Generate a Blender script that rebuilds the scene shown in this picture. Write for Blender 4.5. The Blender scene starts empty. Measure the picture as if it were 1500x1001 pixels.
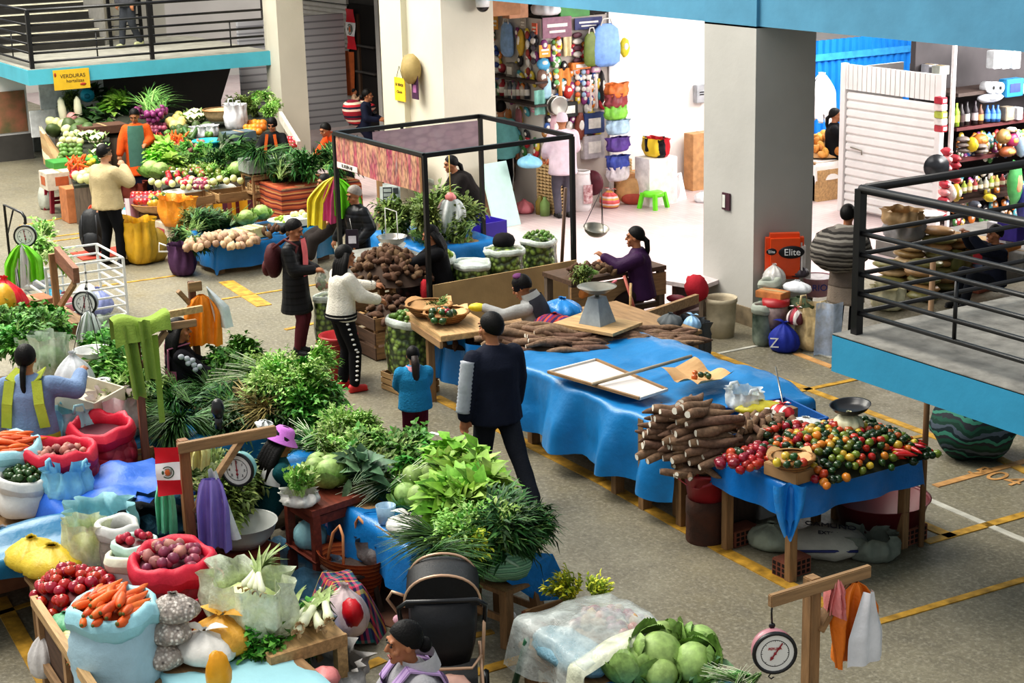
import bpy,bmesh,math,random
from mathutils import Vector as V,Matrix,noise,Quaternion
R=random.Random(7)
U=R.uniform
from math import sin,cos
PI=math.pi
sc=bpy.context.scene
COL=sc.collection
FPX=2463.4
EYE=V((0,0,5.2))
A0=V((0.52151944,0.85286599,-0.02524026))
A1=V((0.21684194,-0.1610912,-0.96282356))
A2=V((-0.82522545,0.49665805,-0.26894931))
def ray(px,py):
 return A0*((px-750)/FPX)+A1*((py-500.5)/FPX)+A2
def P(px,py,z=0.0):
 d=ray(px,py)
 return EYE+d*((z-EYE.z)/d.z)
def PX(px,py,x):
 d=ray(px,py)
 return EYE+d*(x/d.x)
def PY(px,py,y):
 d=ray(px,py)
 return EYE+d*(y/d.y)
def ZH(x,y,py):
 """height over (x, y) that shows at image row py"""
 q=(py-500.5)/FPX;d=V((x,y,-EYE.z));n=A1-A2*q
 return-(n.x*d.x+n.y*d.y+n.z*d.z)/n.z
def msz(px,pt):
 """metres that px pixels of the photograph span at the point pt"""
 return px*(V(pt)-EYE).dot(A2)/FPX
FACE=math.atan2(-A2.y,-A2.x)
cam=bpy.data.cameras.new('camera')
cam.lens=FPX/1500*36
cam.sensor_width=36
cam.clip_end=300
co=bpy.data.objects.new('camera',cam)
COL.objects.link(co)
co.matrix_world=Matrix(((A0.x,-A1.x,-A2.x,0),(A0.y,-A1.y,-A2.y,0),(A0.z,-A1.z,-A2.z,5.2),(0,0,0,1)))
sc.camera=co
def rotz(a):return Matrix.Rotation(a,3,'Z')
def eul(x,y,z):return Matrix.Rotation(z,3,'Z')@Matrix.Rotation(y,3,'Y')@Matrix.Rotation(x,3,'X')
class MB:
 def __init__(s):
  s.v=[];s.f=[];s.m=[];s.sm=[];s.mi=0;s.smooth=True
 def add(s,vs,fs,smooth=None):
  b=len(s.v)
  s.v+=[tuple(p)for p in vs]
  sm=s.smooth if smooth is None else smooth
  for f in fs:
   s.f.append([b+i for i in f]);s.m.append(s.mi);s.sm.append(sm)
 def mat(s,i):s.mi=i;return s
 def box(s,c,sz,rot=None,bev=0.0):
  c=V(c);x,y,z=sz[0]/2,sz[1]/2,sz[2]/2
  if bev>0:
   bm=bmesh.new();bmesh.ops.create_cube(bm,size=1)
   for v in bm.verts:v.co=V((v.co.x*sz[0],v.co.y*sz[1],v.co.z*sz[2]))
   bmesh.ops.bevel(bm,geom=bm.edges[:],offset=min(bev,.45*min(sz)),segments=2,affect='EDGES')
   bm.verts.index_update()
   vs=[v.co.copy()for v in bm.verts];fs=[[v.index for v in f.verts]for f in bm.faces];bm.free()
  else:
   vs=[V((a*x,b_*y,d*z))for d in(-1,1)for b_ in(-1,1)for a in(-1,1)]
   fs=[(0,2,3,1),(4,5,7,6),(0,1,5,4),(2,6,7,3),(0,4,6,2),(1,3,7,5)]
  if rot is not None:vs=[rot@v for v in vs]
  s.add([v+c for v in vs],fs,False);return s
 def bar(s,p0,p1,w,h,up=(0,0,1),bev=0.0):
  p0,p1=V(p0),V(p1);d=p1-p0;L=d.length;d.normalize()
  u=V(up)
  if abs(d.dot(u))>.98:u=V((0,1,0))
  sd=d.cross(u).normalized();u=sd.cross(d)
  rot=Matrix((sd,d,u)).transposed()
  s.box((p0+p1)/2,(w,L,h),rot,bev);return s
 def tube(s,pts,r,n=8,cap=True,flat=1.0):
  pts=[V(p)for p in pts]
  rs=r if isinstance(r,(list,tuple))else[r]*len(pts)
  t=(pts[1]-pts[0]).normalized()
  u=t.orthogonal().normalized()
  vs=[];fs=[]
  for i,p in enumerate(pts):
   t2=(pts[min(i+1,len(pts)-1)]-pts[max(i-1,0)])
   if t2.length>1e-9:
    t2.normalize();q=t.rotation_difference(t2);u=q@u;t=t2
   w=t.cross(u)
   for k in range(n):
    a=2*PI*k/n
    vs.append(p+u*cos(a)*rs[i]+w*sin(a)*rs[i]*flat)
  for i in range(len(pts)-1):
   for k in range(n):
    a,b=i*n+k,i*n+(k+1)%n
    fs.append((a,b,b+n,a+n))
  if cap:
   fs.append(tuple(range(n-1,-1,-1)));fs.append(tuple(range((len(pts)-1)*n,len(pts)*n)))
  s.add(vs,fs);return s
 def lathe(s,prof,n=20,c=(0,0,0),rot=None,sx=1,sy=1,wob=0,cap=True,seed=0):
  c=V(c);vs=[];fs=[]
  for i,(r,z)in enumerate(prof):
   for k in range(n):
    a=2*PI*k/n
    rr=r
    if wob:rr=r*(1+wob*noise.noise(V((cos(a)*1.6+seed,sin(a)*1.6,z*6+seed))))
    p=V((cos(a)*rr*sx,sin(a)*rr*sy,z+(wob*.3*r*noise.noise(V((cos(a)*2,sin(a)*2,seed+5.0)))if wob else 0)))
    vs.append(c+(rot@p if rot is not None else p))
  for i in range(len(prof)-1):
   for k in range(n):
    a,b=i*n+k,i*n+(k+1)%n
    fs.append((a,b,b+n,a+n))
  if cap:
   if prof[0][0]>1e-4:fs.append(tuple(range(n-1,-1,-1)))
   if prof[-1][0]>1e-4:fs.append(tuple(range((len(prof)-1)*n,len(prof)*n)))
  s.add(vs,fs);return s
 def ball(s,c,r,n=10,m=7,rot=None,nz=0,nf=3.0,seed=0,taper=0):
  c=V(c);r=(r,r,r)if not isinstance(r,(tuple,list))else r
  vs=[];fs=[]
  for i in range(m+1):
   th=PI*i/m
   for k in range(n):
    a=2*PI*k/n
    p=V((sin(th)*cos(a),sin(th)*sin(a),-cos(th)))
    q=1+(nz*noise.noise(p*nf+V((seed,seed*1.7,0)))if nz else 0)
    t=1+taper*p.x
    w=V((p.x*r[0]*q,p.y*r[1]*q*t,p.z*r[2]*q*t))
    vs.append(c+(rot@w if rot is not None else w))
  for i in range(m):
   for k in range(n):
    a,b=i*n+k,i*n+(k+1)%n
    if i==0:fs.append((a,b+n,a+n))
    elif i==m-1:fs.append((a,b,a+n))
    else:fs.append((a,b,b+n,a+n))
  s.add(vs,fs);return s
 def sheet(s,fn,nu,nv,smooth=True):
  vs=[fn(i/nu,j/nv)for j in range(nv+1)for i in range(nu+1)]
  w=nu+1
  fs=[(j*w+i,j*w+i+1,(j+1)*w+i+1,(j+1)*w+i)for j in range(nv)for i in range(nu)]
  s.add(vs,fs,smooth);return s
 def loft(s,rings,cap=True,smooth=True):
  n=len(rings[0]);vs=[p for r in rings for p in r];fs=[]
  for i in range(len(rings)-1):
   for k in range(n):
    a,b=i*n+k,i*n+(k+1)%n
    fs.append((a,b,b+n,a+n))
  if cap:fs.append(tuple(range(n-1,-1,-1)));fs.append(tuple(range((len(rings)-1)*n,len(rings)*n)))
  s.add(vs,fs,smooth);return s
 def leaf(s,b,d,L,w,bend=.3,up=V((0,0,1)),seg=3,shape=1.0):
  """a curved leaf blade from b along d, L long, w wide"""
  b=V(b);d=V(d).normalized();sd=d.cross(up)
  if sd.length<.05:sd=d.cross(V((1,.3,0)))
  sd.normalize();nrm=sd.cross(d);vs=[];fs=[]
  for i in range(seg+1):
   t=i/seg
   wd=w*sin(PI*min(1,(.12+.88*t))**shape)*.5 if i<seg else w*.04
   p=b+d*(L*t)-nrm*(bend*L*t*t)-V((0,0,bend*L*.5*t*t))
   vs+=[p-sd*wd+nrm*wd*.3,p,p+sd*wd+nrm*wd*.3]
  for i in range(seg):
   a=i*3
   fs+=[(a,a+1,a+4,a+3),(a+1,a+2,a+5,a+4)]
  s.add(vs,fs);return s
 def solid(s,th):
  """give an open sheet a little thickness along vertical normal of its vertices"""
  return s
 def mesh(s,name,mats):
  me=bpy.data.meshes.new(name)
  me.from_pydata(s.v,[],s.f)
  for m in(mats if isinstance(mats,(list,tuple))else[mats]):me.materials.append(m)
  me.polygons.foreach_set('material_index',s.m)
  me.polygons.foreach_set('use_smooth',s.sm)
  me.update()
  return me
def props(o,label=None,cat=None,group=None,kind=None):
 if label:o['label']=label
 if cat:o['category']=cat
 if group:o['group']=group
 if kind:o['kind']=kind
 return o
def link(name,me,parent=None,loc=(0,0,0),rot=None):
 o=bpy.data.objects.new(name,me);COL.objects.link(o)
 if parent is not None:o.parent=parent
 o.location=loc
 if rot is not None:
  o.rotation_euler=rot if isinstance(rot,(tuple,list))else((0,0,rot)if isinstance(rot,(int,float))else rot.to_euler())
 return o
def aA(name,mb,mats,parent,loc=(0,0,0),rot=None,label=None,kind=None):
 return props(link(name,mb.mesh(name,mats),parent,loc,rot),label,kind=kind)
def one(name,mb,mats,label,cat,loc=(0,0,0),rot=None,group=None,kind=None):
 return props(link(name,mb.mesh(name,mats),None,loc,rot),label,cat,group,kind)
def aB(name,label,cat,loc=(0,0,0),rot=0.0,group=None):
 o=bpy.data.objects.new(name,None);COL.objects.link(o);o.empty_display_size=.1
 o.location=loc
 o.rotation_euler=rot if isinstance(rot,(tuple,list))else(0,0,rot)
 return props(o,label,cat,group)
def aV(name,mb,mats,parent=None,loc=(0,0,0),rot=None):
 return props(link(name,mb.mesh(name,mats),parent,loc,rot),kind='structure' if parent is None else None)
def kids(o):return KID.get(o.name)if False else list(o.children)
def dup(o,loc,rot=None,scale=None,label=None,group=None,parent=None):
 c=o.copy();COL.objects.link(c);c.location=loc
 if rot is not None:c.rotation_euler=rot if isinstance(rot,(tuple,list))else(0,0,rot)
 if scale is not None:c.scale=scale if isinstance(scale,(tuple,list))else(scale,)*3
 if label:c['label']=label
 if group:c['group']=group
 for ch in o.children:
  d=ch.copy();COL.objects.link(d);d.parent=c
  for g in ch.children:
   e=g.copy();COL.objects.link(e);e.parent=d
 return c
def text(body,size,m,parent,loc,rot,name='lettering',ext=.002,ax='CENTER',sx=1.0):
 cu=bpy.data.curves.new('lettering','FONT');cu.body=body;cu.size=size;cu.extrude=ext
 cu.align_x=ax;cu.align_y='CENTER'
 o=bpy.data.objects.new('lettering_tmp',cu);COL.objects.link(o)
 me=bpy.data.meshes.new_from_object(o.evaluated_get(bpy.context.evaluated_depsgraph_get()))
 bpy.data.objects.remove(o);bpy.data.curves.remove(cu)
 me.materials.clear();me.materials.append(m)
 q=link(name,me,parent,loc,tuple(rot));q.scale=(sx,1,1)
 return q
MATS={}
def hexc(h):
 h=h.lstrip('#');c=[int(h[i:i+2],16)/255 for i in(0,2,4)]
 return tuple(x/12.92 if x<=.04045 else((x+.055)/1.055)**2.4 for x in c)
class NT:
 def __init__(s,name):
  s.m=bpy.data.materials.new(name);s.m.use_nodes=True;s.t=s.m.node_tree
  s.b=s.t.nodes['Principled BSDF'];s.tc=None
 def n(s,typ,**kw):
  nd=s.t.nodes.new('ShaderNode'+typ)
  for k,v in kw.items():
   if k.startswith('_'):setattr(nd,k[1:],v)
   else:
    key=k.replace('__',' ')
    nd.inputs[int(key[1:])if key[0]=='i' and key[1:].isdigit()else key].default_value=v
  return nd
 def l(s,a,b):s.t.links.new(a,b)
 def coord(s,sc=(1,1,1),kind='Object',rot=(0,0,0)):
  tc=s.n('TexCoord');mp=s.n('Mapping');mp.inputs['Scale'].default_value=sc;mp.inputs['Rotation'].default_value=rot
  s.l(tc.outputs[kind],mp.inputs['Vector']);return mp.outputs['Vector']
 def noise(s,vec,scale,detail=3.0,rough=.55):
  nd=s.n('TexNoise');nd.inputs['Scale'].default_value=scale;nd.inputs['Detail'].default_value=detail
  nd.inputs['Roughness'].default_value=rough;s.l(vec,nd.inputs['Vector']);return nd.outputs['Fac']
 def ramp(s,fac,stops,interp='LINEAR'):
  nd=s.n('ValToRGB');cr=nd.color_ramp;cr.interpolation=interp
  while len(cr.elements)<len(stops):cr.elements.new(.5)
  for e,(p,c)in zip(cr.elements,stops):e.position=p;e.color=(*c,1)
  s.l(fac,nd.inputs['Fac']);return nd.outputs['Color']
 def mix(s,fac,a,b,mode='MIX'):
  nd=s.n('Mix',_data_type='RGBA',_blend_type=mode)
  for sock,v in((nd.inputs[0],fac),(nd.inputs[6],a),(nd.inputs[7],b)):
   if hasattr(v,'links')or hasattr(v,'is_linked'):s.l(v,sock)
   elif isinstance(v,(int,float)):sock.default_value=v
   else:sock.default_value=(*v,1)
  return nd.outputs[2]
 def bump(s,h,st=.3,dist=.02):
  nd=s.n('Bump');nd.inputs['Strength'].default_value=st;nd.inputs['Distance'].default_value=dist
  s.l(h,nd.inputs['Height']);s.l(nd.outputs['Normal'],s.b.inputs['Normal'])
 def done(s,col=None,rough=.6,spec=.5,metal=0):
  if col is not None:
   if isinstance(col,tuple):s.b.inputs['Base Color'].default_value=(*col,1)
   else:s.l(col,s.b.inputs['Base Color'])
  s.b.inputs['Roughness'].default_value=rough;s.b.inputs['Specular IOR Level'].default_value=spec
  s.b.inputs['Metallic'].default_value=metal
  return s.m
def sc3(c,k):return tuple(max(0,min(1,x*k))for x in c)
def mat(name,col,rough=.6,var=.18,scale=9.0,bump=.0,bscale=30.0,spec=.5,metal=0,rnd=0.0,alpha=1.0,trans=0.0,coat=0.0,col2=None,sheen=0.0,sub=0.0):
 if name in MATS:return MATS[name]
 if isinstance(col,str):col=hexc(col)
 if isinstance(col2,str):col2=hexc(col2)
 t=NT(name);vec=t.coord()
 f=t.noise(vec,scale)
 c=t.ramp(f,[(.3,sc3(col,1-var)),(.7,col2 or sc3(col,1+var))])
 if rnd:
  oi=t.n('ObjectInfo');hs=t.n('HueSaturation')
  mr=t.n('MapRange');mr.inputs['To Min'].default_value=1-rnd;mr.inputs['To Max'].default_value=1+rnd
  t.l(oi.outputs['Random'],mr.inputs['Value']);t.l(mr.outputs['Result'],hs.inputs['Value'])
  mr2=t.n('MapRange');mr2.inputs['To Min'].default_value=.5-rnd*.06;mr2.inputs['To Max'].default_value=.5+rnd*.06
  t.l(oi.outputs['Random'],mr2.inputs['Value']);t.l(mr2.outputs['Result'],hs.inputs['Hue'])
  t.l(c,hs.inputs['Color']);c=hs.outputs['Color']
 if bump:t.bump(t.noise(vec,bscale,4),bump)
 m=t.done(c,rough,spec,metal)
 if alpha<1:t.b.inputs['Alpha'].default_value=alpha
 if trans:t.b.inputs['Transmission Weight'].default_value=trans
 if coat:t.b.inputs['Coat Weight'].default_value=coat;t.b.inputs['Coat Roughness'].default_value=.15
 if sheen:t.b.inputs['Sheen Weight'].default_value=sheen
 if sub:t.b.inputs['Subsurface Weight'].default_value=sub;t.b.inputs['Subsurface Radius'].default_value=(.02,.015,.008)
 MATS[name]=m;return m
def aW(name,col,rough=.65,ax='X',scale=1.0):
 if name in MATS:return MATS[name]
 c=hexc(col);t=NT(name)
 sv={'X':(1.5,14,14),'Y':(14,1.5,14),'Z':(14,14,1.5)}[ax]
 vec=t.coord(tuple(x*scale for x in sv))
 f=t.noise(vec,2.2,5,.65)
 m=t.done(t.ramp(f,[(.3,sc3(c,.62)),(.55,c),(.75,sc3(c,1.3))]),rough)
 t.bump(f,.25,.01);MATS[name]=m;return m
def aJ(name,cols,freq=10.0,ax='X',rough=.85,dist=0.0,bump=.1,alpha=1.0,kind='Object'):
 """hard colour bands repeating along one axis"""
 if name in MATS:return MATS[name]
 t=NT(name);vec=t.coord((freq,)*3,kind)
 sp=t.n('SeparateXYZ');t.l(vec,sp.inputs[0]);v=sp.outputs[ax]
 if dist:
  nz=t.noise(t.coord((1,1,1),kind),3.0);ma=t.n('Math',_operation='MULTIPLY_ADD',i1=dist);t.l(nz,ma.inputs[0]);t.l(v,ma.inputs[2]);v=ma.outputs[0]
 fr=t.n('Math',_operation='FRACT');t.l(v,fr.inputs[0])
 n=len(cols);st=[(i/n,hexc(c))for i,c in enumerate(cols)]
 col=t.ramp(fr.outputs[0],st,'CONSTANT')
 t.bump(t.noise(t.coord(),60),bump)
 m=t.done(col,rough,.3)
 if alpha<1:t.b.inputs['Alpha'].default_value=alpha
 MATS[name]=m;return m
def aU(name,cols,scale,gap='#101010',edge=.06,rough=.5,net=None,bump=.6,sy=1.0,coat=0.0,rnd=1.0):
 """packed round items seen through a thin bag: voronoi cells"""
 if name in MATS:return MATS[name]
 t=NT(name);vec=t.coord((1,1,sy))
 vo=t.n('TexVoronoi');vo.inputs['Scale'].default_value=scale;t.l(vec,vo.inputs['Vector']);vo.inputs['Randomness'].default_value=rnd
 sp=t.n('SeparateColor');t.l(vo.outputs['Color'],sp.inputs[0])
 c=t.ramp(sp.outputs[0],[(i/max(1,len(cols)-1),hexc(k))for i,k in enumerate(cols)])
 dk=t.ramp(vo.outputs['Distance'],[(.25,(0,0,0)),(.62,(1,1,1))])
 c=t.mix(dk,c,hexc(gap))
 hl=t.ramp(vo.outputs['Distance'],[(.0,(1,1,1)),(.22,(0,0,0))])
 if net:
  c=t.mix(.45,c,hexc(net))
 inv=t.n('Math',_operation='SUBTRACT',i0=1.0);t.l(vo.outputs['Distance'],inv.inputs[1])
 t.bump(inv.outputs[0],bump,.03)
 m=t.done(c,rough)
 if coat:t.b.inputs['Coat Weight'].default_value=coat
 MATS[name]=m;return m
def bA(name,col,alpha=.5,rough=.25,fold=.5,scale=7.0):
 """thin crinkled plastic film that one can partly look through"""
 if name in MATS:return MATS[name]
 c=hexc(col);t=NT(name);vec=t.coord()
 f=t.noise(vec,scale,5,.6)
 t.bump(f,fold,.03)
 a=t.ramp(f,[(.35,(alpha*.75,)*3),(.7,(min(1,alpha*1.4),)*3)])
 t.l(a,t.b.inputs['Alpha'])
 m=t.done(t.ramp(f,[(.3,sc3(c,.85)),(.75,sc3(c,1.15))]),rough)
 MATS[name]=m;return m
def floor_mat():
 t=NT('floor_concrete');vec=t.coord()
 a=t.noise(vec,.45,4,.6);b=t.noise(vec,26,3,.7);d=t.noise(vec,3.0,5,.7)
 c=t.ramp(a,[(.3,hexc('#706a58')),(.7,hexc('#8d8672'))])
 c=t.mix(t.ramp(d,[(.42,(0,0,0)),(.75,(.5,.5,.5))]),c,hexc('#4d4a44'))
 c=t.mix(t.ramp(b,[(.48,(0,0,0)),(.72,(.55,.55,.55))]),c,hexc('#b4ae9c'))
 c=t.mix(t.ramp(t.noise(vec,45,2),[(.5,(0,0,0)),(.8,(.5,.5,.5))]),c,hexc('#3a3732'))
 t.bump(b,.12,.01)
 m=t.done(c,.45,.5)
 t.l(t.ramp(d,[(.3,(.32,)*3),(.7,(.6,)*3)]),t.b.inputs['Roughness'])
 return m
def tile_mat():
 t=NT('floor_tile');vec=t.coord()
 br=t.n('TexBrick');t.l(vec,br.inputs['Vector']);br.inputs['Scale'].default_value=2.4
 br.inputs['Color1'].default_value=(*hexc('#c9b4b2'),1);br.inputs['Color2'].default_value=(*hexc('#bda9a8'),1)
 br.inputs['Mortar'].default_value=(*hexc('#a8979a'),1);br.inputs['Mortar Size'].default_value=.012
 br.inputs['Brick Width'].default_value=.6;br.inputs['Row Height'].default_value=.25
 c=t.mix(t.ramp(t.noise(vec,1.2,4),[(.35,(0,0,0)),(.8,(.6,.6,.6))]),br.outputs['Color'],hexc('#dccfcd'))
 return t.done(c,.4)
YEL=mat('paint_yellow','#b58c34',.6,.4,9,.1)
YEL2=mat('paint_orange','#bd8f5a',.6,.3,6)
WHL=mat('paint_white_line','#b9b6aa',.6,.25,6)
BLUE=mat('paint_blue_slab','#3899be',.7,.07,2.5,.12,12)
BLUE2=mat('paint_blue_beam','#5592b0',.7,.1,2.0,.12,12)
BLUEL=mat('paint_blue_landing','#55b0c2',.7,.08,2.5,.12,12)
WALLW=mat('wall_white','#efedea',.8,.05,1.2,.1,20)
PILL=mat('pillar_cream','#cfc9b8',.8,.06,1.0,.12,14)
GREY=mat('pillar_grey','#b9b7b1',.8,.08,1.0,.12,14)
DARK=mat('dark_interior','#2b2826',.9,.3,3)
DKGREY=mat('dark_grey_wall','#4b4845',.9,.2,2)
CONC=mat('landing_concrete','#8a8780',.8,.3,7,.25,30)
BLK=mat('black_metal','#131315',.35,.2,5,0,spec=.6)
CEIL=mat('ceiling_grey','#8d8a86',.9,.1,1)
b=MB();b.box((-25,15,-.05),(80,60,.1));aV('floor',b,floor_mat())
b=MB();b.box((-38.0,23.3,.0),(44.4,23.6,.008));aV('floor_tile',b,tile_mat())
k=0
def stripe(px,w,m=None):
 global k
 b=MB();pts=[P(x,y,0)for x,y in px]
 for p,q in zip(pts,pts[1:]):
  d=(q-p).normalized()*w*.3
  b.bar(p-d+V((0,0,.004)),q+d+V((0,0,.004)),w,.008)
 k+=1;aV('trim_%d'%k,b,m or YEL)
for px,w in(([(1042,518),(1400,652)],.09),([(640,583),(880,705),(1062,809),(1245,905)],.12),([(1345,766),(1392,786)],.1),([(333,414),(385,447)],.2),([(0,880),(67,1000)],.12),([(1288,912),(1510,847)],.07),([(1360,794),(1510,752)],.09),([(1150,578),(1255,556)],.07),([(130,422),(267,403)],.05),([(280,446),(480,415)],.05),([(420,483),(480,470)],.07),([(30,331),(120,315)],.05),([(40,352),(128,341)],.05),([(50,358),(128,347)],.05),([(520,984),(556,969)],.1),([(698,986),(775,963)],.1),([(660,940),(718,927)],.07),([(1455,668),(1510,695)],.1),([(368,750),(392,740)],.16),([(1180,668),(1350,640)],.06),([(0,900),(45,885)],.06)):
 stripe(px,w)
stripe([(1373,712),(1510,674)],.08,YEL2);stripe([(1168,519),(1218,538)],.09,YEL2)
stripe([(1360,733),(1510,797)],.07,WHL);stripe([(1040,521),(1110,507)],.05,WHL);stripe([(1180,514),(1218,524)],.05,WHL)
tl=text('504',.34,YEL2,None,P(1460,698,.006),(0,0,math.radians(8)),'trim_40');tl['kind']='structure'
tl=text('36',.3,YEL,None,P(758,908,.006),(0,0,math.radians(75)),'trim_41');tl['kind']='structure'
b=MB();b.box((-15.28,12.64,1.74),(.94,.88,3.46));b.mat(1).box((-15.28,12.64,4.3),(.94,.88,1.7));b.mat(2).box((-15.28,12.64,.11),(.98,.92,.22))
aV('pillar_right',b,[GREY,BLUE2,mat('pillar_skirt','#776a55',.9,.4,5)])
sw=MB();sw.box((-15.3,12.185,1.42),(.14,.02,.2));sw.mat(1).box((-15.33,12.173,1.42),(.05,.01,.15))
one('wall_poster',sw,[mat('poster_maroon','#4b2a35',.5),mat('poster_pale','#d8d8d0',.5)],'small maroon and white notice on grey pillar beside the bright wall','notice')
b=MB();b.box((-22.7,12.7,2.5),(1.1,.9,5));b.mat(1).box((-23.6,12.6,2.5),(.72,.9,5));aV('pillar_middle',b,[PILL,mat('pillar_yellowish','#d3ceb6',.8,.05,1)])
b=MB();b.box((-30.3,13.3,2.2),(.65,.55,4.4));aV('pillar_left',b,PILL)
b=MB();b.box((-13.0,12.55,4.25),(26,.62,1.56));aV('beam_front',b,BLUE2)
b=MB();b.box((-18,21.4,3.95),(36,17.2,.1));aV('ceiling',b,CEIL)
b=MB();b.box((-22.6,17.25,1.9),(.3,3.7,3.9));aV('wall_shop_side',b,WALLW)
b=MB();b.box((-27.5,25.5,2.0),(.3,14,4.0));aV('wall_back',b,WALLW)
b=MB();b.box((-10.0,23.6,2),(17,.2,4));aV('wall_right',b,DKGREY)
b=MB();b.box((-32.0,16.15,2.5),(11.5,.3,5));aV('wall_shutters',b,DKGREY)
b=MB();b.box((-44,7,3),(.3,30,6));aV('wall_left',b,mat('wall_pale','#e6e3da',.85,.06,1))
SHUT=mat('shutter_grey','#d3d0c9',.5,.08,3,spec=.4)
SHUTW=mat('shutter_white','#dedbd8',.5,.05,3,spec=.4)
def shutter(name,x0,x1,y,z0,z1,m,n,label,parent=None,extra=None):
 b=MB();h=(z1-z0)/n
 for i in range(n):
  z=z0+i*h
  b.add([V((x0,y,z)),V((x1,y,z)),V((x1,y-.035,z+h*.25)),V((x0,y-.035,z+h*.25)),V((x1,y-.03,z+h*.8)),V((x0,y-.03,z+h*.8)),V((x1,y,z+h)),V((x0,y,z+h))],[(0,1,2,3),(3,2,4,5),(5,4,6,7)],False)
 return aA(name,b,m,parent)
t=aB('rolling_shutter','grey steel roller shutter left of the dark doorway behind the cream pillar','shutter',(0,0,0))
shutter('slat_curtain',-35.6,-32.95,15.97,.1,2.55,SHUT,24,'',t)
b=MB();b.box((-34.3,15.96,2.85),(2.7,.06,.55));aA('fascia',b,SHUT,t)
text('AR',.42,mat('sign_red','#9a3a30',.6),t,(-33.3,15.9,2.86),(PI/2,0,0),'lettering')
t=aB('rolling_shutter','grey steel roller shutter right of the dark doorway beside the tall white pillar','shutter',(0,0,0))
shutter('slat_curtain',-31.35,-27.0,15.97,.1,2.35,SHUT,22,'',t)
b=MB()
for i in range(22):b.box((-31.2+i*.2,15.96,2.75),(.17,.05,.7))
b.box((-31.5,15.94,1.6),(.16,.08,3.2));aA('fascia',b,SHUT,t)
text('OT',.42,mat('sign_dark','#4a4743',.6),t,(-30.6,15.9,2.7),(PI/2,0,0),'lettering')
t=aB('doorway','dark open shop doorway between two grey roller shutters','doorway',(0,0,0))
b=MB();b.box((-32.2,15.975,1.3),(1.3,.04,2.6));aA('opening',b,mat('doorway_black','#17120f',.9,.3,2),t)
b=MB();b.box((-32.45,15.94,1.2),(.1,.06,2.4));aA('post',b,aW('wood_dark','#5a4432',.7,'Z'),t)
b=MB();b.box((-32.1,15.9,1.75),(.9,.06,.04));b.box((-32.1,15.9,1.2),(.9,.06,.04));aA('shelf',b,DKGREY,t)
b=MB()
b.lathe([(.001,0),(.17,0),(.19,.02),(.19,.06),(.001,.06)],20,rot=eul(PI/2,0,0));b.mat(1).lathe([(.001,.061),(.16,.061)],20,rot=eul(PI/2,0,0),cap=False)
c0=one('wall_clock',b,[mat('clock_rim','#c9c9c4',.4),mat('clock_face','#e6e6df',.5)],'round white clock inside the dark shop doorway','clock',PY(495,79,15.9))
c0.rotation_euler=(0,0,0)
b=MB();b.sheet(lambda u,v:V(((u-.5)*.42,-.03*sin(u*9+v*2),(v-.5)*.95)),8,8)
one('hanging_cloth',b,mat('cloth_rust','#a8582a',.9,.2,6),'rust orange cloth hanging in the dark shop doorway','cloth',PY(512,108,15.9))
b=MB();b.box((0,0,0),(.42,.03,.5));b.mat(1).box((.02,-.02,-.02),(.16,.01,.3))
one('poster',b,[mat('poster_purple','#2e2438',.5),mat('poster_pink','#8a4a78',.5)],'dark purple poster on the shutter left of the doorway','poster',PY(458,46,15.92))
def peru_flag(name,loc,w,h,rz,label,tilt=0):
 t=aB(name,label,'flag',loc,(tilt,0,rz))
 for i,m in((0,'r'),(1,'w'),(2,'r')):
  b=MB();z1=-h*i/3;z0=-h*(i+1)/3
  b.sheet(lambda u,v:V(((u-.5)*w,.02*sin(v*3+i*3+u*2),z0+(z1-z0)*v)),4,4)
  aA('red_band' if m=='r' else 'white_band',b,mat('flag_red','#d4162c',.6,.08)if m=='r' else mat('flag_white','#f2efec',.6,.05),t)
 b=MB()
 for s_,(r0,r1,mi)in enumerate(((.36,.44,0),(.2,.3,1))):
  b.mat(mi);n=16
  b.add([V((cos(a)*r*w*.62,-.022,-h/2+sin(a)*r*w*.62))for a in[PI*1.5*q/n-PI*.25*3 for q in range(n+1)]for r in(r0,r1)],[(2*q,2*q+1,2*q+3,2*q+2)for q in range(n)],False)
 b.mat(2).ball((0,-.022,-h/2),(w*.12,.004,w*.14),12,8);b.mat(1).ball((.14*w,-.024,-h/2+.03*h),(w*.06,.004,w*.1));b.mat(0).ball((-.2*w,-.024,-h/2),(w*.05,.004,w*.09))
 aA('emblem',b,[mat('emblem_green','#3d5a44',.6),mat('emblem_grey','#8d8a80',.6),mat('emblem_orange','#c96a35',.6)],t)
 return t
peru_flag('flag',PY(512,13,15.85)+V((0,0,0)),.42,.85,0,'small red and white flag hung above the dark doorway')
t0=2.0
b=MB();b.box((-32.6,10.68,1.86),(4.4,4.7,.27));b.mat(1).box((-32.6,10.68,2.0),(4.36,4.66,.012));aV('landing_slab_left',b,[BLUEL,mat('landing_pale','#9d9a8e',.8,.2,4)])
def railing(name,label,p0,p1,hs,posts,mid,r=.022,top=.03,pr=.035):
 """horizontal rails from p0 to p1 with posts at the given fractions"""
 t=aB(name,label,'railing',p0)
 d=V(p1)-V(p0)
 for i,h in enumerate(hs):
  b=MB();b.tube([V((0,0,h)),d+V((0,0,h))],top if i==0 else r,8);aA('top_rail' if i==0 else 'rail',b,BLK,t)
 for f in posts:
  b=MB();b.box(d*f+V((0,0,hs[0]/2)),(pr*2,pr*2,hs[0]));aA('post',b,BLK,t)
 for f,h0,h1 in mid:
  b=MB();b.tube([d*f+V((0,0,h0)),d*f+V((0,0,h1))],.014,6);aA('baluster',b,BLK,t)
 return t
HS=(1.04,.78,.6,.44,.28,.12)
railing('railing','black railing along the front edge of the left stair landing',(-30.5,8.45,2.0),(-30.5,12.95,2.0),HS,(0,.5),((.27,.1,.6),(.85,.1,.6)))
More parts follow.
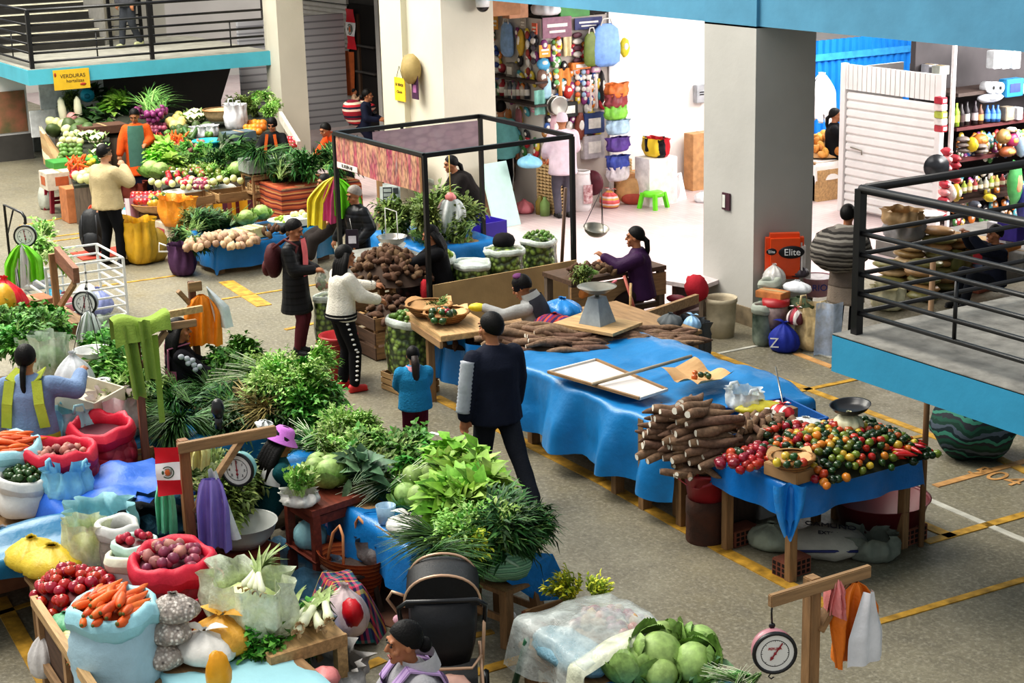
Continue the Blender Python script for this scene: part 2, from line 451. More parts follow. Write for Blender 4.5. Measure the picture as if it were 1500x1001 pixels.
railing('railing','black railing along the short side of the left stair landing',(-30.5,8.45,2.0),(-34.5,8.45,2.0),HS,(1,),((.3,.1,.6),))
b=MB()
for i in range(9):
 b.mat(0).box((-34.0-i*.3,9.55,2.0+.17*i+.085),(.3,2.7,.17));b.mat(1).box((-33.86-i*.3,9.55,2.155+.17*i),(.035,2.7,.03))
aV('stairs_left',b,[mat('stair_dark','#2c2a26',.8,.2,4),mat('stair_nose','#e8e2c8',.6)])
def ramp_rail(name,label,p0,p1,n=5):
 t=aB(name,label,'railing',p0);d=V(p1)-V(p0)
 for i in range(n):
  b=MB();h=1.0-i*.2;b.tube([V((0,0,h)),d+V((0,0,h))],.03 if i==0 else.016,6);aA('top_rail' if i==0 else 'rail',b,BLK,t)
 for f in(0,1):b=MB();b.box(d*f+V((0,0,.5)),(.06,.06,1.0));aA('post',b,BLK,t)
 return t
ramp_rail('stair_railing','black sloping railing at the right end of the left stair landing',(-33.2,11.7,2.0),(-36.4,12.6,3.9))
ramp_rail('stair_railing','black straight inner railing beside the stair flight with grey panel',(-33.6,10.95,2.0),(-33.6,11.6,2.0))
b=MB();b.box((-37.5,12.5,3),(.5,1.9,6));aV('wall_stairwell',b,mat('wall_cream2','#d9d6ca',.85,.05,1))
b=MB();b.box((-36.2,12.0,3),(.6,.4,6));aV('pillar_stairwell',b,PILL)
b=MB();b.box((-36.0,10.93,3.0),(4.2,.06,2.2));aV('wall_stairs_side',b,mat('wall_grey3','#8f8c86',.8,.1))
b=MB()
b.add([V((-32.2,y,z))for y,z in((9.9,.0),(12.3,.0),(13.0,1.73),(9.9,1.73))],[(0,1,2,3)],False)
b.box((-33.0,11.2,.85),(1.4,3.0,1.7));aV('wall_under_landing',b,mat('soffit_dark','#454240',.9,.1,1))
b=MB();b.box((-32.9,14.6,1.2),(.1,2.4,2.4));aV('wall_pale_shutter',b,aJ('shutter_lines',['#b9b9bd','#b9b9bd','#b9b9bd','#8d8d92'],7,'Z',.6))
b=MB();b.box((-33.2,8.0,.85),(.25,2.0,1.7));b.mat(1).box((-33.05,8.0,.25),(.06,2.02,.5));b.mat(2).box((-33.06,8.5,.95),(.03,.9,.8));aV('wall_low_left',b,[WALLW,DKGREY,mat('mural','#8a8a5e',.8,.5,3,col2='#b0705a')])
b=MB();b.box((-32.1,9.6,1.15),(.05,1.25,1.1));one('white_board',b,mat('board_white','#d9dadb',.6),'plain white board under the blue landing behind the greens','board')
b=MB();b.box((-36.5,6.6,.9),(.3,3,1.8));aV('wall_far_left',b,mat('brownwall','#6b5648',.9,.3,2))
sg=aB('hanging_sign','yellow cardboard sign hung on the blue edge of the left landing','sign',PX(105,116,-30.36),(PI/2,0,PI/2))
b=MB();b.box((0,0,0),(.66,.36,.02));aA('board',b,mat('sign_yellow','#e0b52d',.7,.06),sg)
INK=mat('ink_dark','#3a3020',.7);INKR=mat('ink_red','#a8402a',.7)
text('VERDURAS',.095,INK,sg,(.02,.06,.012),(0,0,0));text('hortalizas',.085,INK,sg,(.06,-.03,.012),(0,0,0))
b=MB();b.ball((-.3,.1,.015),(.02,.04,.006));b.ball((.2,-.1,.015),(.06,.025,.006));aA('drawing',b,INKR,sg)
b=MB();b.box((-4.6,10.83,1.865),(8.05,6.0,.27));b.mat(1).box((-4.6,10.83,2.0),(8.05,6.0,.012));aV('landing_slab_right',b,[BLUE,CONC])
H2=(1.04,.73,.58,.44,.30,.16)
c=V((-8.52,7.96,2.0))
railing('railing','heavy black railing running forward along the right landing edge',c,c+V((4.6,0,0)),H2,(0,),((.2,.16,.58),(.62,.16,.58)),.018,.032,.03)
railing('railing','heavy black railing running back along the right landing edge',c+V((0,.04,0)),c+V((0,5.6,0)),H2,(1,),((.5,.16,.73),),.018,.032,.03)
w=bpy.data.worlds.new('world');sc.world=w;w.use_nodes=True
bg=w.node_tree.nodes['Background'];bg.inputs[0].default_value=(.93,.97,1,1);bg.inputs[1].default_value=.66
def bD(name,loc,tgt,sx,sy,power,col=(1,1,1),spread=180):
 l=bpy.data.lights.new(name,'AREA');l.shape='RECTANGLE';l.size=sx;l.size_y=sy;l.energy=power;l.color=col
 o=bpy.data.objects.new(name,l);COL.objects.link(o);o.location=loc
 o.rotation_euler=(V(tgt)-V(loc)).to_track_quat('-Z','Y').to_euler();return o
bD('skylight_lamp',(-15,2.0,11),(-14,5.5,0),12,6,520,(1,.96,.9))
bD('left_fill_lamp',(-25,5.0,10),(-24,7.5,0),13,7,2600,(1,.96,.86))  # added fill to brighten the left floor; no skylight known there
bD('entrance_lamp',(-15.5,19.5,3.3),(-22.3,16.6,1.2),4,2,620,(1,.98,.95))
bD('entrance_floor_lamp',(-18.2,15.2,3.7),(-18.4,15.0,0),5,3.5,190,(1,.97,.95))
bD('gate_lamp',(-21.0,20.0,3.7),(-22.5,20.2,0),3,3,420,(1,.98,.95))
sun=bpy.data.lights.new('sun','SUN');sun.energy=1.5;sun.angle=math.radians(25);sun.color=(1,.95,.86)
so=bpy.data.objects.new('sun',sun);COL.objects.link(so);so.rotation_euler=V((.25,.35,-1)).to_track_quat('-Z','Y').to_euler()
sc.view_settings.view_transform='Standard'
try:sc.view_settings.look='Medium High Contrast'
except TypeError:sc.view_settings.look='None'
sc.view_settings.exposure=0.0
sc.view_settings.gamma=1.0
SKIN=mat('skin','#a8714f',.55,.08,14,sub=.05)
SKIN2=mat('skin_pale','#bd8a6b',.55,.08,14,sub=.05)
HAIR=mat('hair_black','#0d0a09',.55,.3,40,.3,90,.25)
EYEW=mat('eye','#1a1210',.3);LIP=mat('lip','#8a4a40',.5)
def remesh(name,mb,voxel,smooth=4,m=None,crease=0.0,cfreq=9.0,seed=0):
 me=mb.mesh(name+'_src',m);o=bpy.data.objects.new('tmp',me);COL.objects.link(o)
 md=o.modifiers.new('r','REMESH');md.mode='VOXEL';md.voxel_size=voxel;md.use_smooth_shade=True
 if smooth:
  s=o.modifiers.new('s','SMOOTH');s.iterations=smooth;s.factor=.5
 dg=bpy.context.evaluated_depsgraph_get()
 out=bpy.data.meshes.new_from_object(o.evaluated_get(dg));out.name=name
 bpy.data.objects.remove(o);bpy.data.meshes.remove(me)
 if crease:
  for v in out.vertices:
   p=v.co*cfreq
   v.co+=v.normal*crease*noise.noise(V((p.x+seed,p.y,p.z*.45)))if True else 0
 out.materials.clear();out.materials.append(m)
 out.polygons.foreach_set('use_smooth',[True]*len(out.polygons))
 return out
def bE(b,p0,p1,r0,r1,n=10):
 p0,p1=V(p0),V(p1);d=p1-p0
 if d.length<1e-5:return
 d.normalize()
 b.tube([p0-d*r0*.85,p0-d*r0*.5,p0,p1,p1+d*r1*.5,p1+d*r1*.85],[r0*.45,r0*.87,r0,r1,r1*.87,r1*.45],n)
def ik(a,c,l1,l2,pole):
 d=c-a;L=min(d.length,(l1+l2)*.999)
 u=d.normalized();c=a+u*L
 x=(l1*l1-l2*l2+L*L)/(2*L);h=math.sqrt(max(0,l1*l1-x*x))
 pl=V(pole);pl=pl-u*pl.dot(u);pl.normalize()
 return a+u*x+pl*h,c
def bF(c,ax,fw,rx,ry,n=16):
 sd=fw.cross(ax).normalized()*-1;f2=ax.cross(sd).normalized()*-1
 return[c+sd*cos(2*PI*k/n)*rx+f2*sin(2*PI*k/n)*ry for k in range(n)]
def aX(label,head_px,h=1.58,z0=0.0,face=0.0,pose='stand',lean=0.0,turn=0.0,nod=0.0,hands=None,feet=None,seat=.45,top=None,low=None,hair='pony',hat=None,extra=(),build=1.0,skin=None,topc=None,detail=True,tlen=.0,loc=None,elbow=(0,-.6,-.6),bust=0.0):
 """A figure whose head top shows at head_px; face is its world heading. Local axes: x right, y forward, z up."""
 k=h/1.70;skin=skin or SKIN
 pz={'stand':.92,'sit':seat/k+.12,'none':.92}[pose]*k
 rl=eul(-lean,0,0)
 pel=V((0,0,pz));up=rl@V((0,0,1));fw=rl@V((0,1,0))
 waist=pel+up*.16*k;chest=pel+up*.36*k;neck=pel+up*.53*k
 shl=[pel+up*.47*k+V((s*.185*k*build,0,0))-fw*.01 for s in(-1,1)]
 hr=rotz(turn)@eul(-nod-lean*.35,0,0)
 hc=neck+(up*.6+V((0,0,.4)))*.115*k+hr@V((0,.02*k,.02*k))
 top_z=hc.z+.125*k
 org=loc if loc is not None else P(head_px[0],head_px[1],top_z+z0)
 off=rotz(face)@V((hc.x,hc.y,0))
 org=V((org.x-off.x,org.y-off.y,z0))if loc is None else V(loc)
 near=(org-EYE).length<21.5
 root=aB('person',label,'person',org,face)
 hands=hands or[(-.24*k,.1,.80*k),(.24*k,.1,.80*k)]
 wr=[V(hands[0]),V(hands[1])]
 if feet is None:
  feet=[(-.09*k,0,.08),(.09*k,0,.08)]if pose=='stand' else[(-.11*k,.42,.08),(.11*k,.42,.08)]
 hips=[pel+V((s*.085*k,0,-.02*k))for s in(-1,1)]
 b=MB();arms=[];legs=[]
 rings=[bF(pel-up*.1*k,up,fw,.10*k,.08*k),bF(pel,up,fw,.155*k*build,.115*k*build),bF(waist,up,fw,.135*k*build,.10*k*build),bF(chest,up,fw,.16*k*build,.115*k*build),bF(pel+up*.46*k,up,fw,.15*k*build,.09*k),bF(neck,up,fw,.06*k,.06*k)]
 b.loft(rings);bE(b,neck-up*.04,hc,.055*k,.052*k)
 for i,s in enumerate((-1,1)):
  el,w_=ik(shl[i],wr[i],.275*k,.245*k,(s*.35+elbow[0]*s,elbow[1],elbow[2]));arms.append((shl[i],el,w_))
  sb=shl[i]-up*(.02+(top[2]if top and len(top)>2 else.02)*.8)*k-V((s*.02,0,0));bE(b,sb,el,.043*k,.036*k);bE(b,el,w_,.038*k,.026*k)
  d=(w_-el).normalized();sdw=d.cross(V((0,0,1)))
  sdw=(sdw if sdw.length>.2 else V((1,0,0))).normalized()*-s;pn=d.cross(sdw).normalized()
  if pn.z>0:pn=-pn
  pc=w_+d*.085*k
  bE(b,w_,pc,.027*k,.03*k);bE(b,w_+sdw*.018*k,pc+sdw*.024*k,.019*k,.017*k);bE(b,w_-sdw*.018*k,pc-sdw*.024*k,.019*k,.017*k)
  for q,ln in zip((-1.5,-.5,.5,1.5),(.062,.078,.084,.07)):
   a0=pc+sdw*q*.0205*k;a1=a0+(d*.8+pn*.35)*ln*.55*k;a2=a1+(d*.35+pn*.8)*ln*.5*k
   bE(b,a0,a1,.0095*k,.009*k,6);bE(b,a1,a2,.009*k,.0075*k,6)
  th0=w_+d*.025*k+sdw*.03*k;th1=th0+(d*.6+sdw*.6+pn*.2)*.045*k;th2=th1+(d*.85+pn*.4)*.04*k
  bE(b,th0,th1,.014*k,.011*k,6);bE(b,th1,th2,.011*k,.009*k,6)
  kn,an=ik(hips[i],V(feet[i]),.42*k,.41*k,(s*.12,1,.25 if pose=='sit' else.0));legs.append((hips[i],kn,an))
  bE(b,hips[i],kn,.085*k,.056*k);bE(b,kn,an,.054*k,.036*k)
  bE(b,an-V((0,.03,.035)),an+V((0,.13*k,-.045)),.035*k,.028*k)
 hk=k*1.07
 def hp(x,y,z):return hc+hr@(V((x,y,z))*hk)
 b.ball(hp(0,-.012,.025),(.077*k,.095*k,.10*k),14,10,hr);b.ball(hp(0,.022,-.045),(.056*k,.07*k,.072*k),12,8,hr)
 bE(b,hp(0,.085,.012),hp(0,.104,-.022),.011*k,.016*k,8)
 for s in(-1,1):b.ball(hp(s*.078,-.005,-.008),(.012*k,.022*k,.033*k),8,6,hr);b.ball(hp(s*.045,.06,-.03),(.026*k,.024*k,.024*k),8,6,hr)
 bE(b,hp(-.045,.078,.034),hp(.045,.078,.034),.012*k,.012*k,6);bE(b,hp(-.02,.078,-.066),hp(.02,.078,-.066),.011*k,.011*k,6);b.ball(hp(0,.07,-.095),(.03*k,.022*k,.02*k),8,6,hr)
 root['_']=0;del root['_']
 link('body',remesh('body',b,.0098*k if near else.0145*k,2,skin),root)
 if detail:
  for s in(-1,1):e=MB();e.ball(hp(s*.032,.083,.008),(.013*k,.008*k,.0075*k),8,6,hr);aA('eye',e,EYEW,root);e=MB();bE(e,hp(s*.016,.092,.03),hp(s*.052,.08,.03),.005*k,.004*k,6);aA('eyebrow',e,HAIR,root)
  e=MB();bE(e,hp(-.022,.09,-.066),hp(.022,.09,-.066),.007*k,.007*k,6);aA('mouth',e,LIP,root)
 if low:
  kind,m=low[0],low[1]
  g=MB()
  if kind=='trousers' or kind=='leggings':
   e=.006 if kind=='leggings' else.02
   g.loft([bF(pel-up*.1*k,up,fw,.13*k,.11*k),bF(pel-up*.02,up,fw,(.155*build+e)*k,(.115*build+e)*k),bF(waist-up*.02,up,fw,(.14*build+e)*k,(.105*build+e)*k)])
   for hpj,kn,an in legs:
    bE(g,hpj,kn,(.09+e)*k,(.06+e)*k);bE(g,kn,an+(kn-an).normalized()*.02,(.058+e)*k,(.042+e*1.1)*k)
   link('trousers',remesh('trousers',g,(.017 if near else.024)*k,3,m,.007,10),root)
  else:
   ln=low[2]if len(low)>2 else.5
   if pose=='sit':
    for hpj,kn,an in legs:bE(g,hpj,kn,.115*k,.1*k);bE(g,kn,kn+(an-kn)*ln,.1*k,.085*k)
    bE(g,legs[0][1],legs[1][1],.09*k,.09*k);bE(g,(legs[0][0]+legs[0][1])/2,(legs[1][0]+legs[1][1])/2,.1*k,.1*k)
    g.loft([bF(pel-up*.12*k,up,fw,.15*k,.13*k),bF(pel,up,fw,.19*k*build,.15*k*build),bF(waist,up,fw,.15*k*build,.115*k*build)])
   else:
    g.loft([bF(waist,up,fw,.145*k*build,.11*k*build),bF(pel,up,fw,.18*k*build,.14*k*build),bF(pel-V((0,0,ln*.5*k)),V((0,0,1)),fw,.21*k,.18*k),bF(pel-V((0,0,ln*k)),V((0,0,1)),fw,.24*k,.2*k)])
   link('skirt',remesh('skirt',g,(.019 if near else.026)*k,4,m,.012,8),root)
 for(hpj,kn,an),s in zip(legs,(-1,1)):
  sh=MB();bE(sh,an-V((0,.035,.03)),an+V((0,.13*k,-.04)),.046*k,.036*k);bE(sh,an+V((0,0,.03)),an-V((0,.01,.02)),.046*k,.046*k)
  sh.box(an+V((0,.05*k,-.07)),(.075*k,.24*k,.018),None,.008)
  sm=topc.get('shoe')if topc and 'shoe' in topc else MATS.get('shoe_black')or mat('shoe_black','#1b1a1a',.5)
  link('shoe',remesh('shoe',sh,.012,2,sm),root)
 if top:
  m=top[0];ln=top[1]if len(top)>1 else.0;e=top[2]if len(top)>2 else.022
  g=MB();kb=k*build
  lo=pel-up*ln*k
  if ln>.05 and pose!='sit':lo=pel*1-V((0,0,ln*k))
  rr=[bF(lo,up,fw,(.165+e+ln*.08)*kb,(.13+e+ln*.1)*kb)]
  if ln>.12:rr.append(bF((lo+pel)/2,up,fw,(.168+e)*kb,(.13+e)*kb))
  rr+=[bF(pel+up*.06,up,fw,(.158+e)*kb,(.12+e)*kb),bF(waist+up*.02,up,fw,(.145+e)*kb,(.11+e)*kb),bF(chest,up,fw,(.165+e)*kb,(.118+e+bust)*kb),bF(pel+up*.45*k,up,fw,(.158+e)*kb,(.09+e)*k),bF(neck+up*.005,up,fw,.075*k,.07*k)]
  g.loft(rr)
  sl=1.0 if len(top)<4 else top[3]
  for s_,el,w_ in arms:
   if sl>0:
    s0=s_-up*(.012+e*.75)*k-(s_-pel-up*up.dot(s_-pel)).normalized()*e*.5*k;bE(g,s0,s0+(el-s0)*min(1,sl*2),(.056+e*.85)*k,(.046+e)*k)
    if sl>.5:bE(g,el,el+(w_-el)*(.93*(sl*2-1)),(.046+e)*k,(.032+e*.8)*k)
   else:bE(g,s_,s_+(el-s_)*.12,(.06+e*.6)*k,(.055+e*.6)*k)
  link(top[4]if len(top)>4 else 'jacket',remesh('jacket',g,(.0155 if near else.023)*k,3,m,.008,9,h*7),root)
 if hair:
  g=MB();hm=HAIR if hair!='grey' else mat('hair_grey','#8a8078',.6,.2,30,.3,80)
  def cap_fn(u,v):
   th=v*1.0;a=u*2*PI
   front=max(0,sin(a));bk=max(0,-sin(a));lim=(PI*.60)-front*PI*.27+bk*PI*.14
   th=v*lim
   return hp(cos(a)*sin(th)*.088,-.012+sin(a)*sin(th)*.103-.004,.028+cos(th)*.106)
  g.sheet(cap_fn,24,10)
  if hair=='pony':g.tube([hp(0,-.09,.0),hp(0,-.135,-.05),hp(0,-.14,-.16),hp(.01,-.125,-.27)],[.03*k,.036*k,.03*k,.008*k],8)
  elif hair=='braid':g.tube([hp(0,-.085,-.04),hp(0,-.12,-.09),hp(0,-.15,-.2),hp(.03,-.14,-.38),hp(.05,-.12,-.47)],[.03*k,.028*k,.024*k,.018*k,.006*k],8)
  elif hair=='long':
   for q in range(-4,5):g.tube([hp(q*.02,-.06+abs(q)*.012,.05),hp(q*.027,-.11+abs(q)*.014,-.08),hp(q*.03,-.125+abs(q)*.014,-.2),hp(q*.03,-.115+abs(q)*.012,-.32-.012*(q%3))],[.034*k,.04*k,.038*k,.014*k],8)
  elif hair=='bun':g.ball(hp(0,-.12,-.04),(.045*k,.045*k,.05*k),10,8)
  aA('hair',g,hm,root)
 if hat:
  g=MB();kind,m=hat
  if kind=='bucket':g.lathe([(.001,.128),(.07,.125),(.092,.10),(.1,.05),(.155,-.005),(.158,-.012),(.1,.04)],24,rot=hr,cap=False);g.v=[tuple(hp(0,-.01,.01)+(V(p)*k))for p in g.v]
  else:g.lathe([(.001,.118),(.05,.108),(.083,.07),(.094,.02),(.094,-.03)],20,sy=1.08,rot=hr,cap=False);g.v=[tuple(hp(0,-.012,.015)+(V(p)*k))for p in g.v]
  aA('hat',g,m,root)
 info=dict(root=root,pel=pel,up=up,fw=fw,waist=waist,chest=chest,neck=neck,arms=arms,legs=legs,k=k,hp=hp,hr=hr,hc=hc,build=build)
 return info
def aY(i,name,m,a0,a1,z0,z1,e=.045,seg=8):
 """a band of cloth over the torso from angle a0 to a1 (90 degrees is the chest) and from z0 to z1 of the trunk length"""
 b=MB();k=i['k'];bl=i['build']
 def fn(u,v):
  a=math.radians(a0+(a1-a0)*u);t=z0+(z1-z0)*v
  rx=.158*(1-max(0,t-.45)*2.2)+(.01 if t<.3 else 0);ry=.12*(1-max(0,t-.40)*1.2)
  c=i['pel']+i['up']*t*k
  return c+V((cos(a)*(rx+e)*k*bl,0,0))+i['fw']*sin(a)*(ry+e)*k*bl
 b.sheet(fn,seg,seg);return aA(name,b,m,i['root'])
def aZ(i,name,m,pts,w=.03):
 b=MB();k=i['k'];L=[i['pel']+V((x*k,0,0))+i['fw']*y*k+i['up']*z*k for x,y,z in pts]
 for a,c in zip(L,L[1:]):b.bar(a,c,w,.012,i['fw'])
 return aA(name,b,m,i['root'])
C=lambda n,h_,r=.85,v=.12,bp=.25:mat('cloth_'+n,h_,r,v,7,bp,60,.2)
NAVY=C('navy','#1d2130');BLACK=C('black','#17171a');DJEAN=C('dark_trousers','#20232b')
D=math.radians
fa=lambda a:math.radians(a-31.4)
GW=mat('plain_white','#e9e7e2',.8,.05)  # plain matte white for stripes, string and paper
def shoes(n,h_):return{'shoe':mat('shoe_'+n,h_,.5)}
mat('shoe_black','#1b1a1a',.5)
p=aX('man in navy padded jacket with grey sleeve panel walking away down the aisle',(718,459),1.71,face=fa(118),hands=[(-.30,-.02,.80),(.26,.12,.86)],feet=[(-.07,.10,.08),(.10,-.5,.17)],top=(NAVY,.12,.045),low=('trousers',DJEAN),hair='short',turn=.35,build=1.1)
a,e,w_=p['arms'][0];b=MB();o_=V((-.055,-.045,0));L=[a.lerp(e,q/8)+o_ for q in range(1,8)]+[e.lerp(w_,q/8)+o_*.85 for q in range(0,7)]
b.tube([x for q in range(len(L)-1)for x in(L[q],L[q].lerp(L[q+1],.5))]+[L[-1]],[(.055 if q%2 else.062)for q in range(2*len(L)-1)],12);aA('sleeve_panel',b,mat('panel_grey','#a9adb3',.7,.1,12,.2),p['root'])
p=aX('small child with long brown ponytail in bright blue sweater and maroon trousers',(604,508),1.1,face=fa(100),hands=[(-.10,.2,.66),(.10,.2,.64)],top=(C('blue_sweater','#2c83ad',.9,.12,.5),.1,.05,1,'sweater'),low=('trousers',C('maroon','#5b1830')),hair='pony',build=1.12,topc=shoes('girl','#8a2230'),turn=.1)
b=MB();k=p['k'];b.tube([p['hp'](0,-.11,.02),p['hp'](0,-.15,-.08),p['hp'](.0,-.15,-.28),p['hp'](.01,-.13,-.42)],[.05*k,.06*k,.05*k,.015*k],10);aA('hair',b,mat('hair_brown','#2b1d16',.5,.3,40,.3,80),p['root'])
b=MB();b.lathe([(.07,0),(.10,-.03),(.105,-.045)],16,p['neck']+V((0,0,-.0)),sx=.9,sy=.8,cap=False);aA('collar',b,C('pink_collar','#d99aa4'),p['root'])
p=aX('woman with long black hair in cream jumper with striped hem beside the brown roots',(505,360),1.54,face=fa(28),hands=[(-.10,.42,1.06),(.14,.36,.96)],lean=.12,top=(C('cream','#dcd6c8',.95,.06,.5),.06,.04,1,'jumper'),low=('trousers',BLACK),hair='long',topc=shoes('red','#c4302f'),feet=[(-.1,.02,.08),(.12,.06,.08)])
k=p['k']
for z in(.0,.035):
 b=MB();b.lathe([(.206,z-.012),(.206,z+.012)],26,p['pel']-p['up']*.02,sy=.80,cap=False);aA('hem_stripe',b,BLACK,p['root'])
for a,e,w_ in p['arms']:
 for f in(.8,.88):
  b=MB();c0=e.lerp(w_,f);b.lathe([(.054,-.009),(.054,.009)],14,c0,(w_-e).to_track_quat('Z','Y').to_matrix(),cap=False);aA('cuff_stripe',b,BLACK,p['root'])
b=MB();b.box((0,0,0),(.001,.001,.001))
for q in range(14):
 b.ball(p['legs'][1][0].lerp(p['legs'][1][1],q/6.5)+V((.105-.003*q,-.02,0))if q<7 else p['legs'][1][1].lerp(p['legs'][1][2],(q-7)/7.5)+V((.085,-.01,0)),(.012,.02,.012),6,4)
aA('dotted_stripe',b,GW,p['root'],kind='stuff')
QUILT=aJ('cloth_quilted',['#1a1a1c','#1a1a1c','#1a1a1c','#0b0b0c'],14,'Z',.5,0,.15)
p=aX('woman in long black quilted coat and maroon trousers standing in the aisle',(430,322),1.56,face=fa(-12),hands=[(-.05,.24,1.0),(.1,.26,1.02)],nod=.35,top=(QUILT,.36,.035,1,'coat'),low=('leggings',C('maroon2','#5d2c33')),hair='bun',topc=shoes('black2','#141414'))
aY(p,'pink_top',C('pink_top','#e2787a'),62,112,.1,.56,.045)
bp=aB('backpack','maroon brown backpack worn by the woman in the long quilted coat','backpack',p['root'].matrix_world.translation,0)
bp.location=p['root'].location;bp.rotation_euler=p['root'].rotation_euler
b=MB();b.ball(p['chest']+V((0,-.24,-.08)),(.15,.1,.2),14,10,None,.08);aA('bag_body',b,C('bag_maroon','#4a2326',.6),bp)
b=MB();b.ball(p['chest']+V((0,-.32,-.16)),(.11,.05,.1),12,8);aA('front_pocket',b,C('bag_maroon2','#5a2c2d',.6),bp)
for s in(-1,1):b=MB();b.tube([p['chest']+V((s*.1,-.2,.08)),p['chest']+V((s*.13,-.05,.19)),p['chest']+V((s*.14,.1,.12)),p['chest']+V((s*.15,.02,-.1))],.016,6);aA('strap',b,C('bag_maroon2','#5a2c2d',.6),bp)
hb=aB('produce_bag','clear bag of green and red produce held by the woman in the quilted coat','bag',p['root'].location+rotz(p['root'].rotation_euler.z)@V((.03,.34,.90)))
b=MB();b.ball((0,0,-.02),(.1,.09,.13),14,10,None,.2);aA('bag_film',b,bA('film_clear','#cfd3c8',.3),hb)
b=MB()
for q in range(16):b.mat(q%3).ball((U(-.06,.06),U(-.05,.05),U(-.11,.05)),.03,7,5)
aA('contents',b,[mat('veg_green','#5f7a33',.5),mat('veg_olive','#8c8a44',.5),mat('veg_rust','#a8583a',.5)],hb,kind='stuff')
p=aX('seated vendor in grey hooded top and charcoal vest with black and purple beanie reaching left',(764,404),1.62,face=fa(168),pose='sit',seat=.42,lean=.38,hands=[(-.12,.62,.92),(.2,.25,.7)],top=(C('grey_hoodie','#9a9a98'),.02,.024,1,'hooded_top'),low=('trousers',DJEAN),hair='short',hat=('beanie',C('beanie','#15141a',.9)),nod=.35)
for a0,a1 in((200,345),):aY(p,'vest',C('vest_grey','#3b3c42',.8),a0,a1,-.05,.52,.06,12)
b=MB();b.loft([bF(p['neck']-p['up']*.03-p['fw']*.05,p['up'],p['fw'],.11,.1),bF(p['neck']+p['up']*.05-p['fw']*.04,p['up'],p['fw'],.1,.085)],False);aA('hood',b,C('grey_hoodie2','#a6a6a3'),p['root'])
b=MB();b.ball(p['hp'](0,-.02,.115),(.07,.06,.03),10,6);aA('hat_patch',b,C('beanie_purple','#6c3f68',.9),p['root'])
gl=MB();w_=p['arms'][0][2];gl.ball(w_+V((0,.06,0)),(.055,.1,.045),10,8);aA('glove',gl,mat('glove_yellow','#d8c92a',.5),p['root'])
p=aX('seated woman with ponytail in dark purple jacket facing left beside the shop tiles',(930,333),1.56,face=fa(172),pose='sit',seat=.5,lean=.1,hands=[(-.05,.42,1.0),(.12,.42,.9)],top=(C('purple_jacket','#3a1d42',.6),.1,.04),low=('trousers',C('brown_dark','#2a1f1d')),hair='pony',skin=SKIN)
PUFF=aJ('cloth_puffer',['#1d1e21','#1d1e21','#26272b','#0c0c0e'],11,'Z',.35,0,.1)
p=aX('grey haired woman in shiny black puffer jacket standing behind hanging coloured bags',(518,273),1.5,face=fa(215),hands=[(-.2,.1,.85),(.24,.18,.82)],nod=.3,top=(PUFF,.25,.045),low=('skirt',BLACK,.5),hair='grey')
p=aX('vendor in black with short black hair seated behind the lime sacks',(630,331),1.5,face=fa(195),pose='sit',seat=.5,lean=.2,hands=[(-.1,.5,.85),(.1,.45,.8)],top=(BLACK,.05,.04),low=('trousers',BLACK),hair='long',nod=.2)
p=aX('stooping woman in black cardigan and blue skirt beside the white pillar',(660,229),1.52,face=fa(195),lean=.5,hands=[(-.15,.4,.8),(.1,.4,.75)],top=(C('blackbrown','#1d1918'),.12,.06),low=('skirt',C('blue_skirt','#2d3566'),.7),hair='pony',build=1.15)
TQ=P(737,300,0)
p=aX('customer in pale teal jacket and black trousers at the white shop wall',None,ZH(*TQ.xy,149),loc=TQ,face=fa(75),top=(C('teal_jacket','#7fc4c4',.7),.14,.05),low=('trousers',C('black_tr','#15161c')),hair='short',topc=shoes('w','#c9c9c9'))
for s in(0,1):
 b=MB();h_,kn,an=p['legs'][s];sg=(-1,1)[s]
 b.bar(h_+V((sg*.105,0,-.1)),kn+V((sg*.078,0,0)),.012,.03,(0,1,0));b.bar(kn+V((sg*.078,0,0)),an+V((sg*.06,0,.03)),.012,.03,(0,1,0));aA('side_stripe',b,GW,p['root'])
LQ=P(826,319,0)
p=aX('customer in pale lilac hooded top standing at the shop counter',None,ZH(*LQ.xy,166),loc=LQ,face=fa(110),hands=[(-.2,.25,.95),(.2,.25,.95)],top=(C('lilac_hoodie','#d3bfc9',.8),.2,.05),low=('trousers',C('grey_tr','#5a5660')),hair=None,hat=('beanie',C('lilac_hoodie','#d3bfc9',.8)),build=1.1)
MANTA=aJ('cloth_manta',['#8c1f2c','#8c1f2c','#e0b8a8','#2a2233','#b5303a','#d9c9b0','#7a1c30','#2a2233'],3.2,'Z',.9)
p=aX('woman with a striped red carrying cloth seated by the grey shutter',(538,131),1.5,face=fa(-5),pose='sit',seat=.6,lean=.15,top=(C('dark_blue','#1b2033'),.05,.03),low=('skirt',C('dark_blue2','#16182a'),.7),hair='bun',hands=[(-.1,.3,.85),(.15,.3,.85)])
mt=aB('carrying_cloth','red striped woven carrying cloth wrapped around the small child','cloth',p['root'].location,p['root'].rotation_euler.z)
b=MB();b.ball(p['chest']+V((0,-.2,-.06)),(.24,.2,.27),18,12,eul(.5,.5,0),.12);aA('wrap',b,MANTA,mt);b=MB();b.tube([p['chest']+V((-.18,-.1,.12)),p['chest']+V((-.05,.15,.06)),p['chest']+V((.2,.0,-.1))],.06,8,flat=.5);aA('sling',b,MANTA,mt)
aX('small dark haired child carried in the red striped cloth',(519,130),.75,z0=1.0 if False else.62,face=fa(0),pose='sit',seat=.12,top=(C('beige_baby','#b0937a'),.05,.03),hair='short',low=('trousers',BLACK))
p=aX('stooping person with dark hair in orange vest behind the pepper banner',(476,181),1.5,face=fa(215),lean=.95,hands=[(-.15,.6,.7),(.15,.6,.7)],top=(C('orange_vest','#d9501f'),.1,.05),low=('trousers',DJEAN),hair='short')
